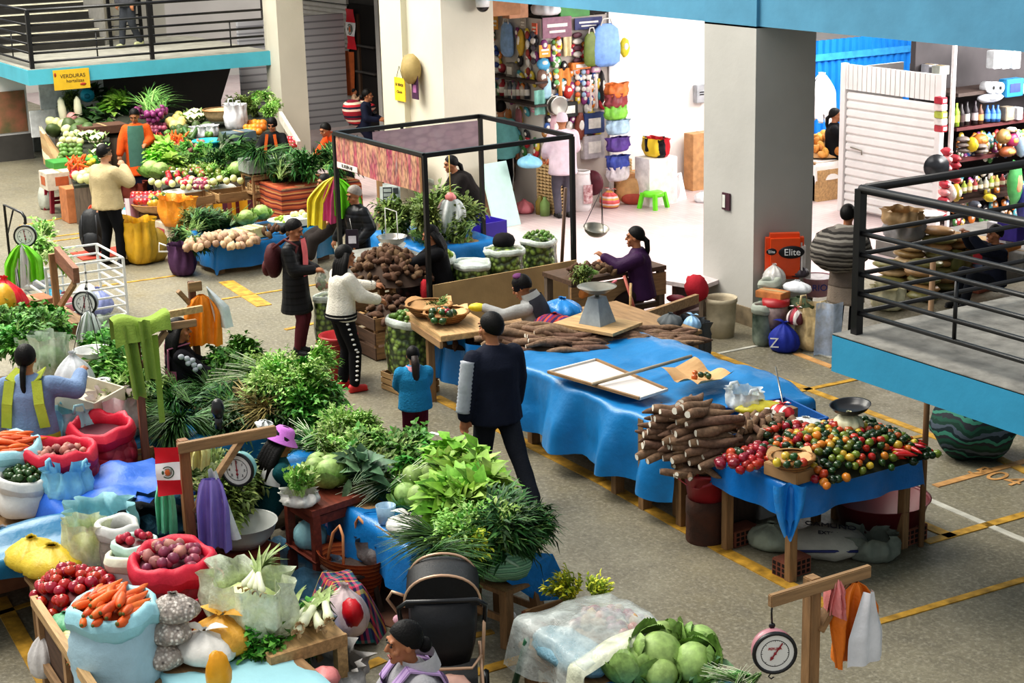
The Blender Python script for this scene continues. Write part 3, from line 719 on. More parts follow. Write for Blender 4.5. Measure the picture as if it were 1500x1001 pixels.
p=aX('vendor in long orange jacket over teal apron standing inside the vegetable display',(196,160),1.56,face=fa(278),hands=[(-.16,.22,1.0),(.3,.1,.8)],nod=.4,turn=-.15,top=(C('orange_coat','#d65a23',.8,.12,.4),.42,.045),low=('skirt',C('navy_skirt','#1f2436'),.8),hair='bun',build=1.05)
aY(p,'apron',C('apron_teal','#4f7468'),50,130,-.25,.5,.058)
p=aX('man in beige sweater, brown beret and black trousers standing with his back to us',(152,212),1.70,face=fa(52),hands=[(-.24,.02,.82),(.13,.22,1.38)],top=(C('beige_sweater','#b8a782',.9,.1,.4),.1,.05,1,'sweater'),low=('trousers',C('black_tr2','#15161a')),hair='short',hat=('beret',C('beret','#6e5a48')),build=1.12,skin=SKIN2,feet=[(-.14,-.03,.08),(.12,.05,.08)],elbow=(.5,-.3,-1))
p=aX('seated vendor in black with orange apron straps behind the vegetable display',(398,173),1.5,face=fa(262),pose='sit',seat=.62,hands=[(-.2,.3,.9),(.2,.3,.9)],nod=.3,top=(C('black_sw','#1d1d1f'),.02,.03),low=('skirt',C('dark_sk','#222'+'222'),.6),hair='short',hat=('beanie',C('hat_black','#121212')))
ORG=C('apron_orange','#c05a28')
for s in(-1,1):aZ(p,'apron_strap',ORG,[(s*.07,.16,.5),(s*.1,.18,.3),(s*.12,.19,.1)],.05)
aY(p,'apron',ORG,40,140,-.1,.15,.06)
p=aX('woman in black seen in profile behind the bread table at the blue gate',(1224,159),1.5,face=fa(-8),pose='sit',seat=.62,top=(BLACK,.05,.04),low=('skirt',BLACK,.6),hair='pony',skin=SKIN,hands=[(-.1,.35,.9),(.1,.35,.9)])
p=aX('woman with dark striped shawl bundle on her back and taupe skirt by the pillar',(1243,300),1.56,face=fa(62),top=(C('taupe_top','#6d6259'),.2,.04),low=('skirt',C('taupe_skirt','#8a7d70',.9,.15,.4),.42),hair='short',topc=shoes('boot','#2a2422'),hands=[(-.1,.25,1.2),(.1,.25,1.2)])
for h_,kn,an in p['legs']:
 b=MB();bE(b,kn,an,.06,.045);aA('stocking',b,BLACK,p['root'])
mt=aB('shawl_bundle','bulging shawl of dark grey stripes carried on the back of the woman by the pillar','shawl',p['root'].location,p['root'].rotation_euler.z)
b=MB();b.ball(p['chest']+V((-.02,-.2,-.06)),(.34,.25,.26),22,14,eul(0,-.25,0),.12);b.loft([bF(p['chest']+V((0,0,-.1)),V((0,0,1)),V((0,1,0)),.26,.2),bF(p['chest']+V((0,0,.12)),V((0,0,1)),V((0,1,0)),.24,.18),bF(p['neck'],V((0,0,1)),V((0,1,0)),.1,.1)],False)
aA('wrap',b,aJ('cloth_shawl',['#5d5853','#8a857d','#3d3936','#77726b','#2f2c2a'],8,'Z',.9,.6),mt)
aX('man in dark jeans and pale trainers walking on the left landing',None,1.7,z0=2.0,loc=V((*P(193,70,2.0).xy,2.0)),face=fa(232),feet=[(-.09,-.16,.12),(.09,.16,.08)],top=(C('grey_jk','#4d4d52'),.1,.04),low=('trousers',C('dark_jeans','#3a3d42',.9,.2)),hair='short',topc=shoes('pale','#b9bb8e'))
p=aX('woman with long black hair in mauve apron seated among the herb heaps',(262,467),1.52,face=fa(18),pose='sit',seat=.5,hands=[(-.1,.35,.75),(.15,.35,.75)],top=(C('black_pat','#232126',.9,.2),.02,.035),low=('skirt',BLACK,.6),hair='long',turn=-.1)
MAU=C('mauve','#8c5468')
aY(p,'apron',MAU,205,335,-.08,.28,.045);aZ(p,'apron_strap',MAU,[(-.12,-.14,.28),(-.12,-.13,.5),(-.1,.1,.54)],.06);aZ(p,'apron_strap',MAU,[(.12,-.14,.28),(.12,-.13,.5),(.1,.1,.54)],.06)
b=MB();a,e,w_=p['arms'][1]
for q in range(7):b.ball(a.lerp(e,.1+q*.12)+V((.06,-.02+.03*(q%3),.0)),(.02,.03,.028),7,5)
aA('sleeve_pattern',b,mat('pattern_grey','#b9bcc2',.8),p['root'],kind='stuff')
p=aX('woman with long braid in lime green apron and blue sweater seen from behind',(36,506),1.56,face=fa(88),hands=[(-.3,.1,.85),(.34,.36,1.22)],top=(C('bluegrey','#7d92b3',.9,.1,.4),.12,.045,1,'sweater'),low=('skirt',BLACK,.75),hair='braid',build=1.12)
LIME=C('lime_apron','#aebb4a')
for s in(-1,1):aZ(p,'apron_strap',LIME,[(s*.1,.12,.53),(s*.12,-.12,.5),(s*.145,-.185,.3),(s*.175,-.175,.08)],.085)
aY(p,'waistband',LIME,190,350,-.07,.0,.07)
b=MB();c0=p['pel']+V((0,-.23,-.03))
for s in(-1,1):b.ball(c0+V((s*.05,0,.0)),(.06,.03,.03),8,6);b.tube([c0,c0+V((s*.05,-.01,-.1))],[.025,.03],6,flat=.4)
aA('apron_bow',b,LIME,p['root'])
p=aX('seated woman in pink bucket hat and dark teal jacket trimming herbs',(412,628),1.5,face=fa(28),pose='sit',seat=.32,lean=.28,hands=[(-.04,.44,.62),(.14,.44,.6)],nod=.35,top=(C('teal_dark','#175055',.7),.02,.04),low=('trousers',C('beige_tr','#8f7a63')),hair='long',hat=('bucket',C('hat_pink','#cf7fd3',.9,.08,.3)))
aY(p,'white_yoke',mat('yoke_white','#d7d7d4',.8),185,355,.30,.46,.05,10);aY(p,'mint_panel',mat('yoke_mint','#93c9b8',.8),200,262,.14,.29,.052)
p=aX('woman with bun in grey hooded top and lilac checked apron seated near the pushchair',(590,914),1.56,face=fa(200),pose='sit',seat=.42,lean=.15,hands=[(-.15,.35,.6),(.15,.35,.6)],top=(C('grey_top','#a5a3a6',.9,.08,.4),.02,.045),low=('skirt',C('dark_sk2','#2c2a30'),.6),hair='bun',build=1.1,skin=SKIN)
LIL=aJ('cloth_gingham',['#b79cc4','#b79cc4','#9a7fae'],26,'X',.9)
aY(p,'apron',LIL,30,150,-.05,.46,.062,10);aY(p,'apron_back',LIL,205,335,.16,.36,.066,10)
for s in(-1,1):aZ(p,'apron_strap',LIL,[(s*.1,.17,.44),(s*.11,.04,.545),(s*.11,-.14,.46),(s*.1,-.19,.3)],.07)
b=MB();b.loft([bF(p['neck']-p['up']*.05-p['fw']*.06,p['up'],p['fw'],.13,.11),bF(p['neck']+p['up']*.04-p['fw']*.05,p['up'],p['fw'],.12,.1)],False);aA('hood',b,C('grey_top2','#b3b1b3'),p['root'])
aX('shopkeeper with black hair in navy seated at the right grocery stall',(1458,330),1.5,face=fa(190),pose='sit',seat=.2,top=(NAVY,.05,.04),low=('trousers',DJEAN),hair='short',hands=[(-.1,.35,.9),(.1,.35,.9)])
aX('seated person in dark brown jacket behind the bright hanging bags',(474,256),1.5,face=fa(205),pose='sit',seat=.5,lean=.15,top=(C('brown_jk','#38302c'),.05,.05),low=('skirt',C('brown_sk','#2a2422'),.6),hair='short')
def fbm(x,y,z=0.0):return noise.noise(V((x,y,z)))+.5*noise.noise(V((x*2.1,y*2.1,z+7)))
TARPB=bA('tarp_blue','#1c78b8',1.0,.32,.35,5);TARPB.node_tree.nodes['Principled BSDF'].inputs['Alpha'].default_value=1
def aC(name,col,rough=.35,fold=.4,scale=6.0,var=.14):
 if name in MATS:return MATS[name]
 c=hexc(col);t=NT(name);vec=t.coord();f=t.noise(vec,scale,6,.62)
 t.bump(f,fold,.035);m=t.done(t.ramp(f,[(.3,sc3(c,1-var)),(.72,sc3(c,1+var))]),rough);MATS[name]=m;return m
TARPB=aC('tarp_sheet_blue','#1b74b4',.33,.4,4);TARPD=aC('tarp_sheet_teal','#1f6f96',.35,.4,4);TARPL=aC('sheet_pale_blue','#9fd0d6',.45,.25,5,.08)
def aP(name,label,rect,z,hang,m,cat='tarpaulin',seed=0,rip=.05,res=.07,hill=None,flare=.12,loc=None,rz=0.0,sag=.02,rough=.012):
 """a sheet laid over a table top rect and falling over its edges by hang=(-x,+x,-y,+y); plan axes are the world's"""
 x0,x1,y0,y1=rect;cx,cy=(x0+x1)/2,(y0+y1)/2
 hx0,hx1,hy0,hy1=hang;X0,X1,Y0,Y1=x0-hx0,x1+hx1,y0-hy0,y1+hy1
 nu=max(4,int((X1-X0)/res));nv=max(4,int((Y1-Y0)/res))
 def fn(u,v):
  x=X0+(X1-X0)*u;y=Y0+(Y1-Y0)*v
  ex=max(x0-x,0,x-x1);ey=max(y0-y,0,y-y1);sx=-1 if x<x0 else 1;sy=-1 if y<y0 else 1
  px,py=min(max(x,x0),x1),min(max(y,y0),y1)
  e=math.hypot(ex,ey)if ex and ey else ex+ey
  w=fbm(px*2.6+seed,py*2.6,seed)*rip
  zz=z+rough*fbm(x*3+seed,y*3)+(hill(px,py)if hill else 0)-e*(1-flare*.3)-(0 if e else sag*abs(fbm(x*1.7,y*1.7,seed+3)))
  fl=flare*e+rip*sin((px+py)*9+seed+2*fbm(px*2,py*2,seed))*min(1,e*2.2)*.8+w*min(1,e*3)
  if ex and ey:ox,oy=ex/e*fl,ey/e*fl
  else:ox,oy=(fl if ex else 0),(fl if ey else 0)
  if e:ox+=.012 if ex else 0;oy+=.012 if ey else 0
  return V((px+sx*ox-cx,py+sy*oy-cy,max(zz,.012)))
 b=MB();b.sheet(fn,nu,nv)
 return one(name,b,m,label,cat,loc or(cx,cy,0),rz)
WOOD=aW('wood_raw','#9a7a56',.7,'X');WOODZ=aW('wood_raw_upright','#94734f',.7,'Z');WOODY=aW('wood_raw_cross','#96754f',.7,'Y');WOODP=aW('wood_pale','#c3a071',.7,'X');WOODR=aW('wood_red','#7d3a28',.6,'X');WOODG=aW('wood_grey','#6d5f52',.8,'Z')
def aG(name,label,rect,z,m=None,mz=None,th=.04,lw=.07,inset=.06,brace=True,cat='table',rails=True,skip=()):
 x0,x1,y0,y1=rect;cx,cy=(x0+x1)/2,(y0+y1)/2;t=aB(name,label,cat,(cx,cy,0));m=m or WOOD;mz=mz or WOODZ
 b=MB();b.box((0,0,z-th/2),(x1-x0,y1-y0,th),None,.006);aA('table_top',b,m,t)
 for i,(sx,sy)in enumerate(((-1,-1),(1,-1),(1,1),(-1,1))):
  if i in skip:continue
  b=MB();b.box((sx*((x1-x0)/2-inset),sy*((y1-y0)/2-inset),(z-th)/2),(lw,lw,z-th),None,.005);aA('leg',b,mz,t)
 if rails:
  for sy in(-1,1):b=MB();b.box((0,sy*((y1-y0)/2-inset),z-th-.05),(x1-x0-.1,.03,.09));aA('rail',b,m,t)
  for sx in(-1,1):b=MB();b.box((sx*((x1-x0)/2-inset),0,z-th-.05),(.03,y1-y0-.1,.09));aA('rail',b,WOODY,t)
 return t
def aH(label,loc,sz=(.5,.34,.3),rz=0.0,m=None,n=3,tilt=0,name='wooden_crate',group=None):
 x,y,z=sz;t=aB(name,label,'crate',loc,(tilt,0,rz),group);m=m or WOOD;h=z/n
 for s in(-1,1):
  b=MB()
  for i in range(n):b.box((0,s*(y/2-.008),h*(i+.5)),(x,.014,h*.78))
  aA('side',b,m,t)
  b=MB()
  for i in range(n):b.box((s*(x/2-.008),0,h*(i+.5)),(.016,y-.03,h*.8))
  aA('end',b,WOODY,t)
  for q in(-1,1):b=MB();b.box((s*(x/2-.03),q*(y/2-.03),z/2),(.035,.035,z));aA('corner_post',b,WOODZ,t)
 b=MB();b.box((0,0,.012),(x-.02,y-.02,.014));aA('base',b,m,t)
 return t
def aD(label,loc,sz,rz=0.0,m=None,name='cardboard_box',deco=None,open_=False,group=None):
 x,y,z=sz;t=aB(name,label,'box',loc,rz,group);m=m or mat('cardboard','#a9855c',.85,.1,5)
 b=MB();b.box((0,0,z/2),(x,y,z),None,.006);aA('box_body',b,m,t)
 b=MB();b.box((0,0,z+.002),(x*.98,.05,.003));aA('tape',b,mat('tape','#b39a70',.4),t)
 if deco:
  b=MB()
  b.box((0,-y/2-.002,z*.5),(x*.5,.003,z*.5));aA('printed_panel',b,deco,t)
  b=MB();b.box((x/2+.002,0,z*.5),(.003,y*.45,z*.5));aA('printed_panel',b,deco,t)
 return t
def aN(name,label,loc,r,h,m,rim,cat='sack',seed=0,sq=1.0,bulge=.1,rim_r=.045,fold=.0,rz=0.0,fill=None,fillz=.0,group=None,n=28,lean=0.0):
 """an open sack: body wall, rolled rim and what fills it up to the mouth"""
 t=aB(name,label,cat,loc,(0,lean,rz),group)
 b=MB();pr=[]
 for i in range(13):
  u=i/12;rr=r*(.88+bulge*sin(PI*min(1,u*1.15))+.02*u)*(1+.018*sin(u*40+seed)*(1 if fold else.3));pr.append((rr*(1 if i else.8),h*u if i else.0))
 b.lathe(pr,n,sy=sq,wob=.09,seed=seed,cap=False);b.add([V((cos(2*PI*k/16)*r*.7,sin(2*PI*k/16)*r*.7*sq,.004))for k in range(16)],[tuple(range(16))],False)
 aA('sack_body',b,m,t)
 b=MB();R1=pr[-1][0];pr2=[]
 for i in range(9):
  a=PI*2*i/8;pr2.append((R1+cos(a)*rim_r*.6-rim_r*.1,h+sin(a)*rim_r*1.3))
 b.lathe(pr2,n,sy=sq,wob=.11,seed=seed,cap=False)
 b.v=[(x*(1+.05*noise.noise(V((x*14,y*14,z*30+seed)))),y*(1+.05*noise.noise(V((y*14,x*14,z*30+seed)))),z+rim_r*.9*noise.noise(V((x*7+seed,y*7,seed))))for x,y,z in b.v];aA('rolled_rim',b,rim,t)
 if fill:
  b=MB();b.lathe([(R1*1.0,h-.03),(R1*.8,h+fillz*.5),(R1*.45,h+fillz*.9),(.001,h+fillz)],20,sy=sq,wob=.06,seed=seed,cap=False);aA('filling',b,fill,t,kind='stuff')
 t['_']=0;del t['_']
 return t
def aQ(name,label,loc,r,h,m,rz=0.0,seed=0,cat='bag',knot=True,sq=.85,ears=True,group=None,lump=None):
 """a filled plastic carrier bag, pleated towards its knot, with two handles"""
 t=aB(name,label,cat,loc,rz,group);b=MB()
 n=40;vs=[];prof=[(.55,0),(.85,.04),(1.0,.14),(1.04,.28),(1.0,.42),(.9,.56),(.72,.69),(.5,.79),(.28,.88),(.13,.94),(.2,1.0)]
 if not knot:prof=[(.55,0),(.86,.05),(1.0,.2),(1.03,.38),(1.0,.55),(.96,.72),(.92,.88),(.99,1.0)]
 kf=1 if knot else 1.7
 for rr,z in prof:
  for k in range(n):
   a=2*PI*k/n;q=V((cos(a)*2.2+seed,sin(a)*2.2,z*2.4))
   fold=.09*noise.noise(q)+.07*noise.noise(q*2.3)+(.02+.09*z)*sin(k*PI*2/n*9+seed+3*noise.noise(q))*(z>.2)
   zz=z*h*(1+.1*noise.noise(V((cos(a)*1.2,sin(a)*1.2,seed+9.0)))*(1 if not knot else.5))
   vs.append(V((cos(a)*rr*r*(1+fold*kf),sin(a)*rr*r*sq*(1+fold*kf),zz)))
 b.add(vs,[(i*n+k,i*n+(k+1)%n,(i+1)*n+(k+1)%n,(i+1)*n+k)for i in range(len(prof)-1)for k in range(n)]);b.add([V((cos(2*PI*k/12)*r*.5,sin(2*PI*k/12)*r*.5*sq,.003))for k in range(12)],[tuple(range(12))])
 aA('bag_body',b,m,t)
 if ears:
  for s in(-1,1):
   b=MB();z0=h*(.93 if knot else.95);x=r*(.06 if knot else.8)*s
   if knot:b.leaf((x,0,z0),(s*.8,.3*s,.6),r*.75,r*.5,.3,seg=4)
   else:b.tube([V((x,-.05,z0)),V((x*1.02,-.035,z0+h*.22)),V((x*1.02,.035,z0+h*.22)),V((x,.05,z0))],.014,6,flat=.4)
   aA('handle',b,m,t)
 if lump:
  b=MB();b.ball((0,0,h*.38),(r*.9,r*.9*sq,h*.36),14,9,None,.15,5,seed);aA('contents',b,lump,t,kind='stuff')
 return t
def aR(name,label,top,w,h,ms,rz=0.0,seed=0,cat='bag',depth=.05,group=None,pinch=.16,names=None,cord=None):
 """limp empty bags tied at the top and hanging down in folds"""
 t=aB(name,label,cat,top,rz,group)
 for i,m in enumerate(ms):
  b=MB();o=(i-(len(ms)-1)/2);many=len(ms)>1
  wi=w*(.52 if many else 1);hh=h*(1-.1*((i*7+seed)%3))
  for sd in(-1,1):
   def fn(u,v):
    wd=wi*(pinch+(1-pinch)*min(1,v*2.6)**.6)*(1-.08*v)
    zz=-hh*v*(1+.05*sin(u*5+seed+i)*v)
    fo=.035*sin(u*15+seed+i*2+2.5*v)+.02*sin(u*31+v*3+i)
    return V((o*w*.3*min(1,v*2.2)**.7+o*.02*v+(u-.5)*wd,sd*(.01+depth*sin(PI*u)*(.3+.5*v))+fo*min(1,v*3)+o*.025,zz))
   b.sheet(fn,22,12)
  aA(names[i]if names else 'bag_film',b,m,t)
 if cord:
  b=MB();b.tube([(0,0,0),(0,0,cord[0])],.006,5);aA('cord',b,cord[1],t)
 return t
FACEW=mat('dial_face','#e4e2dc',.4,.03)
def bB(label,top,r=.13,face=0.0,m=None,drop=.14,pan=0.0,col='#b9787c',tilt=0.0,needle=.5,word=None):
 """hanging dial scale: case, black rim, white dial with numerals, needle and hooks; face is the world heading of the dial"""
 t=aB('hanging_scale',label,'scale',top,(tilt,0,face));cz=-drop-r*1.06
 rx=eul(PI/2,0,0);rf=eul(-PI/2,0,0)
 b=MB();b.lathe([(.001,-.1*r),(r*.92,-.1*r),(r*.97,.1*r),(r*.97,.55*r)],28,(0,0,cz),rf);aA('case',b,mat('scale_case'+col,col,.35,.08),t)
 b=MB();b.lathe([(r*.86,.6*r),(r*.9,.68*r),(r*1.0,.66*r),(r*1.02,.5*r),(r*.97,.45*r)],32,(0,0,cz),rf,cap=False);aA('rim',b,BLK,t)
 b=MB();b.lathe([(.001,.6*r),(r*.88,.6*r)],32,(0,0,cz),rf,cap=False);b.mat(1).lathe([(r*.62,.605*r),(r*.65,.605*r)],32,(0,0,cz),rf,cap=False)
 for i in range(40):
  a=2*PI*i/40;l=.56 if i%5==0 else.6
  b.bar((sin(a)*r*l,r*.607,cz+cos(a)*r*l),(sin(a)*r*.62,r*.607,cz+cos(a)*r*.62),.0025,.002,(0,1,0))
 aA('dial',b,[FACEW,BLK],t)
 g=None
 for i in range(8 if r>.12 else 0):
  a=-2*PI*i/8;text(str(i),r*.2,BLK,t,(sin(-a)*-r*.46,r*.612,cz+cos(a)*r*.46),(PI/2,0,PI),'numeral')
 if word:text(word,r*.17,mat('ink_red2','#b02a30',.5),t,(0,r*.612,cz+r*.22),(PI/2,0,PI),'lettering')
 b=MB();a=needle;d=V((sin(a),0,cos(a)))
 b.bar(V((0,r*.64,cz))-d*r*.38,V((0,r*.64,cz))+d*r*.58,.006,.004,(0,1,0));b.ball(V((0,r*.64,cz))-d*r*.25,(r*.08,.004,r*.08),10,5);b.ball((0,r*.64,cz),(r*.07,.006,r*.07),10,5);aA('needle',b,mat('needle_red','#8c2630',.4),t)
 b=MB();b.tube([(0,0,0),(.004,0,-drop*.5),(0,0,-drop)],.005,6);b.lathe([(.012,-.006),(.018,0),(.012,.006)],10,(0,0,-drop),rx);aA('hanger',b,BLK,t)
 b=MB();z=cz-r;b.tube([(0,0,z),(0,0,z-.03),(.015,0,z-.05),(0,0,z-.065),(-.014,0,z-.055)],.004,6);aA('hook',b,BLK,t)
 return t
def gibbet(name,label,loc,h,arm0,arm1,w=.07,m=None,brace=1,rz=0.0,cat='post',aw=.035,bl=.32,ah=.09):
 """timber post with a cross arm and a diagonal brace"""
 t=aB(name,label,cat,loc,rz);m=m or WOODZ
 b=MB();b.box((0,0,h/2),(w,w,h),None,.006);aA('upright',b,m,t)
 b=MB();b.bar((arm0,-w/2-aw/2,h-ah/2),(arm1,-w/2-aw/2,h-ah/2),aw,ah,(0,0,1),.005);aA('cross_arm',b,WOOD,t)
 if brace:b=MB();b.bar((brace*bl,-.02,h-.07),(brace*w*.4,-.02,h-.07-bl*1.1),.04,.07,(0,1,0),.004);aA('brace',b,WOOD,t)
 return t
def aM(n,h_,r=.4,v=.18,rnd=.25,sc_=14,coat=0.0,col2=None):return mat('veg_'+n,h_,r,v,sc_,0,30,.4,0,rnd,coat=coat,col2=col2)
LEAFM={n:[aM('leaf_%s%d'%(n,i),c,.55,.3,.3,20)for i,c in enumerate(cs)]for n,cs in dict(parsley=('#4f8a32','#3a7028','#6ea244'),dark=('#2f5a28','#244a22','#487535'),olive=('#6b7d3c','#55692f','#8a9a52'),lettuce=('#7fae3a','#639a30','#9fc65c'),chard=('#2c4d24','#3a6429','#1f3b1c'),scallion=('#5f9140','#44752e','#8db665'),celery=('#86b04e','#5f9237','#b4cf82'),bluegreen=('#4a6e4c','#3a5c40','#6f9068'),yellow=('#a9b035','#7d8f2b','#d2cf4a'),dry=('#8a7a4c','#6f6238','#a8985f')).items()}
def bunch(kind,L=.34,n=150,sp=.5,w=.05,ls=.07,stem='#8fae62',seed=1,tips=True,droop=.25,thin=False):
 """mesh of a bunch of stems lying along +x, tied near x=0, leaves spreading to x=L"""
 rr=random.Random(seed);b=MB()
 for i in range(n):
  a=rr.uniform(-sp,sp)*.9;e=rr.uniform(-.28,sp*.95);l=L*rr.uniform(.55,1.05)
  d=V((cos(a)*cos(e),sin(a)*cos(e),sin(e)))
  p0=V((rr.uniform(-.06,.02),rr.uniform(-.025,.025),.05+rr.uniform(-.03,.03)));p1=p0+d*l-V((0,0,droop*l*l))
  if i%3==0:b.mat(3).tube([p0,(p0+p1)/2+V((0,0,.02)),p1],.0035 if not thin else.003,4,False)
  b.mat(rr.randrange(3))
  if thin:b.leaf(p0,d,l,w*rr.uniform(.6,1.2),droop*rr.uniform(.3,1.5),seg=3,shape=.6)
  else:
   for q in range(3 if tips else 1):
    dd=(d+V((rr.uniform(-.9,.9),rr.uniform(-.9,.9),rr.uniform(-.5,.8)))).normalized()
    b.leaf(p1-d*l*rr.uniform(0,.45),dd,ls*rr.uniform(.7,1.4),w*rr.uniform(.7,1.3),rr.uniform(.1,.6),seg=2)
 me=b.mesh(kind+'_bunch',LEAFM[kind]+[aM('stem'+stem,stem,.5)]);return me
BUN={}
def bun(k):
 if k not in BUN:
  BUN[k]=dict(parsley=lambda:bunch('parsley',.30,110,.75,.045,.06,seed=3),dark=lambda:bunch('dark',.42,120,.6,.03,.11,seed=4),olive=lambda:bunch('olive',.32,110,.7,.035,.06,seed=5),lettuce=lambda:bunch('lettuce',.2,60,1.2,.12,.15,'#c4d99a',6,True,.1),chard=lambda:bunch('chard',.45,34,.5,.13,.3,'#d9dcc0',7,False,.2),scallion=lambda:bunch('scallion',.5,60,.22,.016,.3,'#dfe6c8',8,False,.25,True),celery=lambda:bunch('celery',.36,80,.6,.045,.07,'#b4cf82',9),spear=lambda:bunch('dark',.5,90,.55,.022,.3,'#557a3a',10,False,.4,True),blue=lambda:bunch('bluegreen',.3,26,.9,.16,.22,'#a9bf98',11,False,.2),yellow=lambda:bunch('yellow',.26,110,.7,.03,.045,'#8a9a40',12),dry=lambda:bunch('dry',.4,90,.6,.02,.2,'#8a7a4c',13,False,.3,True),bright=lambda:bunch('celery',.3,170,.8,.027,.045,'#9fc060',14))[k]()
 return BUN[k]
def put(me,name,label,cat,loc,rot=(0,0,0),s=1.0,group=None):
 o=link(name,me,None,loc,rot);o.scale=(s,s,s)if isinstance(s,(int,float))else s
 return props(o,label,cat,group)
def aE(k,name,label,cat,pts,group=None,s=1.0,tilt=.25,rz=None,jit=.5):
 """one bunch at each point (x, y, z); stems point rz or anywhere"""
 for i,p in enumerate(pts):
  a=(rz if rz is not None else U(0,2*PI))+U(-jit,jit)
  put(bun(k),name,label,cat,p,(U(-tilt,tilt),U(-tilt,tilt)-.15,a),s*U(.85,1.15),group)
def grid(c,lx,ly,nx,ny,rz=0.0,h=0.0,jit=.3):
 out=[];r_=rotz(rz)
 for i in range(nx):
  for j in range(ny):
   u=(i+.5+U(-jit,jit))/nx-.5;v=(j+.5+U(-jit,jit))/ny-.5
   q=r_@V((u*lx,v*ly,0));out.append(V(c)+q+V((0,0,h*max(0,1-(2*u)**2)*max(0,1-(2*v)**2))))
 return out
def aO(me,name,label,cat,group,c,lx,ly,h,step,rz=0.0,layers=2,lay='any',s=1.0,sj=.15,under=None,uname='lower layers of the heap',half=.02,ell=True,seed=0,cap=300):
 """countable produce heaped on an oval or oblong, each piece an object"""
 rr=random.Random(seed+11);ms=me if isinstance(me,list)else[me];r_=rotz(rz);n=0
 def hz(u,v):return h*max(0.0,1-(u*u+v*v))**.8 if ell else h*max(0,1-u**4)*max(0,1-v**4)
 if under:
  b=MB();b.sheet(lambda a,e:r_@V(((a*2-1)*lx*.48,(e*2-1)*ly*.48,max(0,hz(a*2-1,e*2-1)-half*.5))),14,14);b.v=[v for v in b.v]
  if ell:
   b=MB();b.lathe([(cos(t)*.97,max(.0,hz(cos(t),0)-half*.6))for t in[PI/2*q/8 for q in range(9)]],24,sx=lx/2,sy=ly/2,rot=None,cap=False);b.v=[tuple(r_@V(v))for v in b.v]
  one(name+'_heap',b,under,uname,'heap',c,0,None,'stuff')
 nx,ny=max(1,int(lx/step)),max(1,int(ly/step))
 for ly_ in range(layers):
  for i in range(nx+1):
   for j in range(ny+1):
    u=((i+rr.uniform(-.35,.35)+.5*(j%2)+.25*ly_)/nx)*2-1;v=((j+rr.uniform(-.35,.35))/ny)*2-1
    if(ell and u*u+v*v>1)or abs(u)>1.02 or abs(v)>1.02 or n>=cap:continue
    p=V(c)+r_@V((u*lx/2,v*ly/2,hz(u,v)+half*(.4+.9*ly_*.6)+rr.uniform(-.2,.2)*half))
    sl=-u*h/lx*2.2
    if lay=='any':ro=(rr.uniform(0,6.28),rr.uniform(0,6.28),rr.uniform(0,6.28))
    elif lay=='up':ro=(rr.uniform(-.4,.4),rr.uniform(-.4,.4),rr.uniform(0,6.28))
    else:ro=(rr.uniform(0,6.28),rr.uniform(-.15,.15),lay+rr.uniform(-.35,.35))
    if ly_ and rr.random()<.45:continue
    put(ms[rr.randrange(len(ms))],name,label,cat,p,ro,s*rr.uniform(1-sj,1+sj),group);n+=1
 return n
def fruit(name,mats_,r,sq=1.0,taper=0.0,stem=None,nz=.05,n=10,m=8,dim=True,seed=0):
 b=MB();rr=r if isinstance(r,tuple)else(r,r,r*sq);b.ball((0,0,0),rr,n,m,None,nz,2.5,seed,taper)
 if stem:b.mat(1).tube([(0,0,rr[2]*.9),(.004,0,rr[2]*1.12),(.01,0,rr[2]*1.28)],[rr[2]*.14,rr[2]*.07,rr[2]*.06],6);b.lathe([(.001,rr[2]*1.0),(rr[0]*.35,rr[2]*.9)],6,cap=False)
 return b.mesh(name,mats_)
STEM=aM('stem_green','#4f6b2c')
TOMATO=fruit('tomato',[aM('tomato','#b01c1f',.22,.12,.2,6,.5),STEM],.042,.86,0,True)
ROC=[fruit('pepper',[aM('pepper_'+n,c,.22,.2,.25,10,.4),STEM],(.032,.032,.035),1,0,True,.12,9,7,seed=i)for i,(n,c)in enumerate((('dkgreen','#26401e'),('dkgreen2','#2f4f22'),('dkgreen3','#1f361b'),('red','#a3231d'),('red2','#b8352a'),('orange','#c9742c'),('olive','#6d7a2c'),('yellow','#c9a93a')))]
ROCR=[ROC[3],ROC[4],ROC[3],ROC[0],fruit('pepper',[aM('pepper_crim','#8c1a22',.2,.15,.2,10,.5),STEM],(.036,.036,.04),1,0,True,.1,10,8)]
def yuca_mesh(seed,L=.36,r=.034):
 b=MB();rr=random.Random(seed);bd=rr.uniform(-.03,.03);pts=[V((L*(t-.5),bd*sin(PI*t),.012*sin(6*t+seed)))for t in[q/8 for q in range(9)]]
 b.tube(pts,[r*x*rr.uniform(.93,1.07)for x in(.72,.92,1.0,1.02,1.0,.92,.78,.55,.22)],9,True)
 e=pts[0];b.mat(1).lathe([(.001,.003),(r*.68,.003)],9,e,eul(0,-PI/2,0),cap=False)
 for v in range(0):pass
 return b.mesh('yuca',[mat('veg_yuca','#7d6350',.75,.3,30,.35,60,.3,0,.22),mat('veg_yuca_flesh','#ece5d5',.5,.05)])
YUCA=[yuca_mesh(i,.34+.05*(i%3),.033+.004*(i%2))for i in range(4)]
def rootbit(seed):
 b=MB();b.ball((0,0,0),(.05,.03,.028),9,7,None,.35,3,seed);return b.mesh('root',[mat('veg_root','#5e4634',.8,.3,25,.3,50,.3,0,.25)])
ROOTS=[rootbit(i)for i in range(3)]
def carrot_mesh(L=.2,r=.024,seed=0):
 b=MB();b.tube([(L*(t-.5),.006*sin(5*t+seed),0)for t in[q/8 for q in range(9)]],[r*x for x in(.5,.9,1,.97,.9,.8,.65,.45,.15)],10);b.mat(1).ball((-L/2,0,0),(.008,r*.45,r*.45),7,5)
 return b.mesh('carrot',[aM('carrot','#d8622a',.45,.15,.12,30),aM('carrot_top','#6b6a35')])
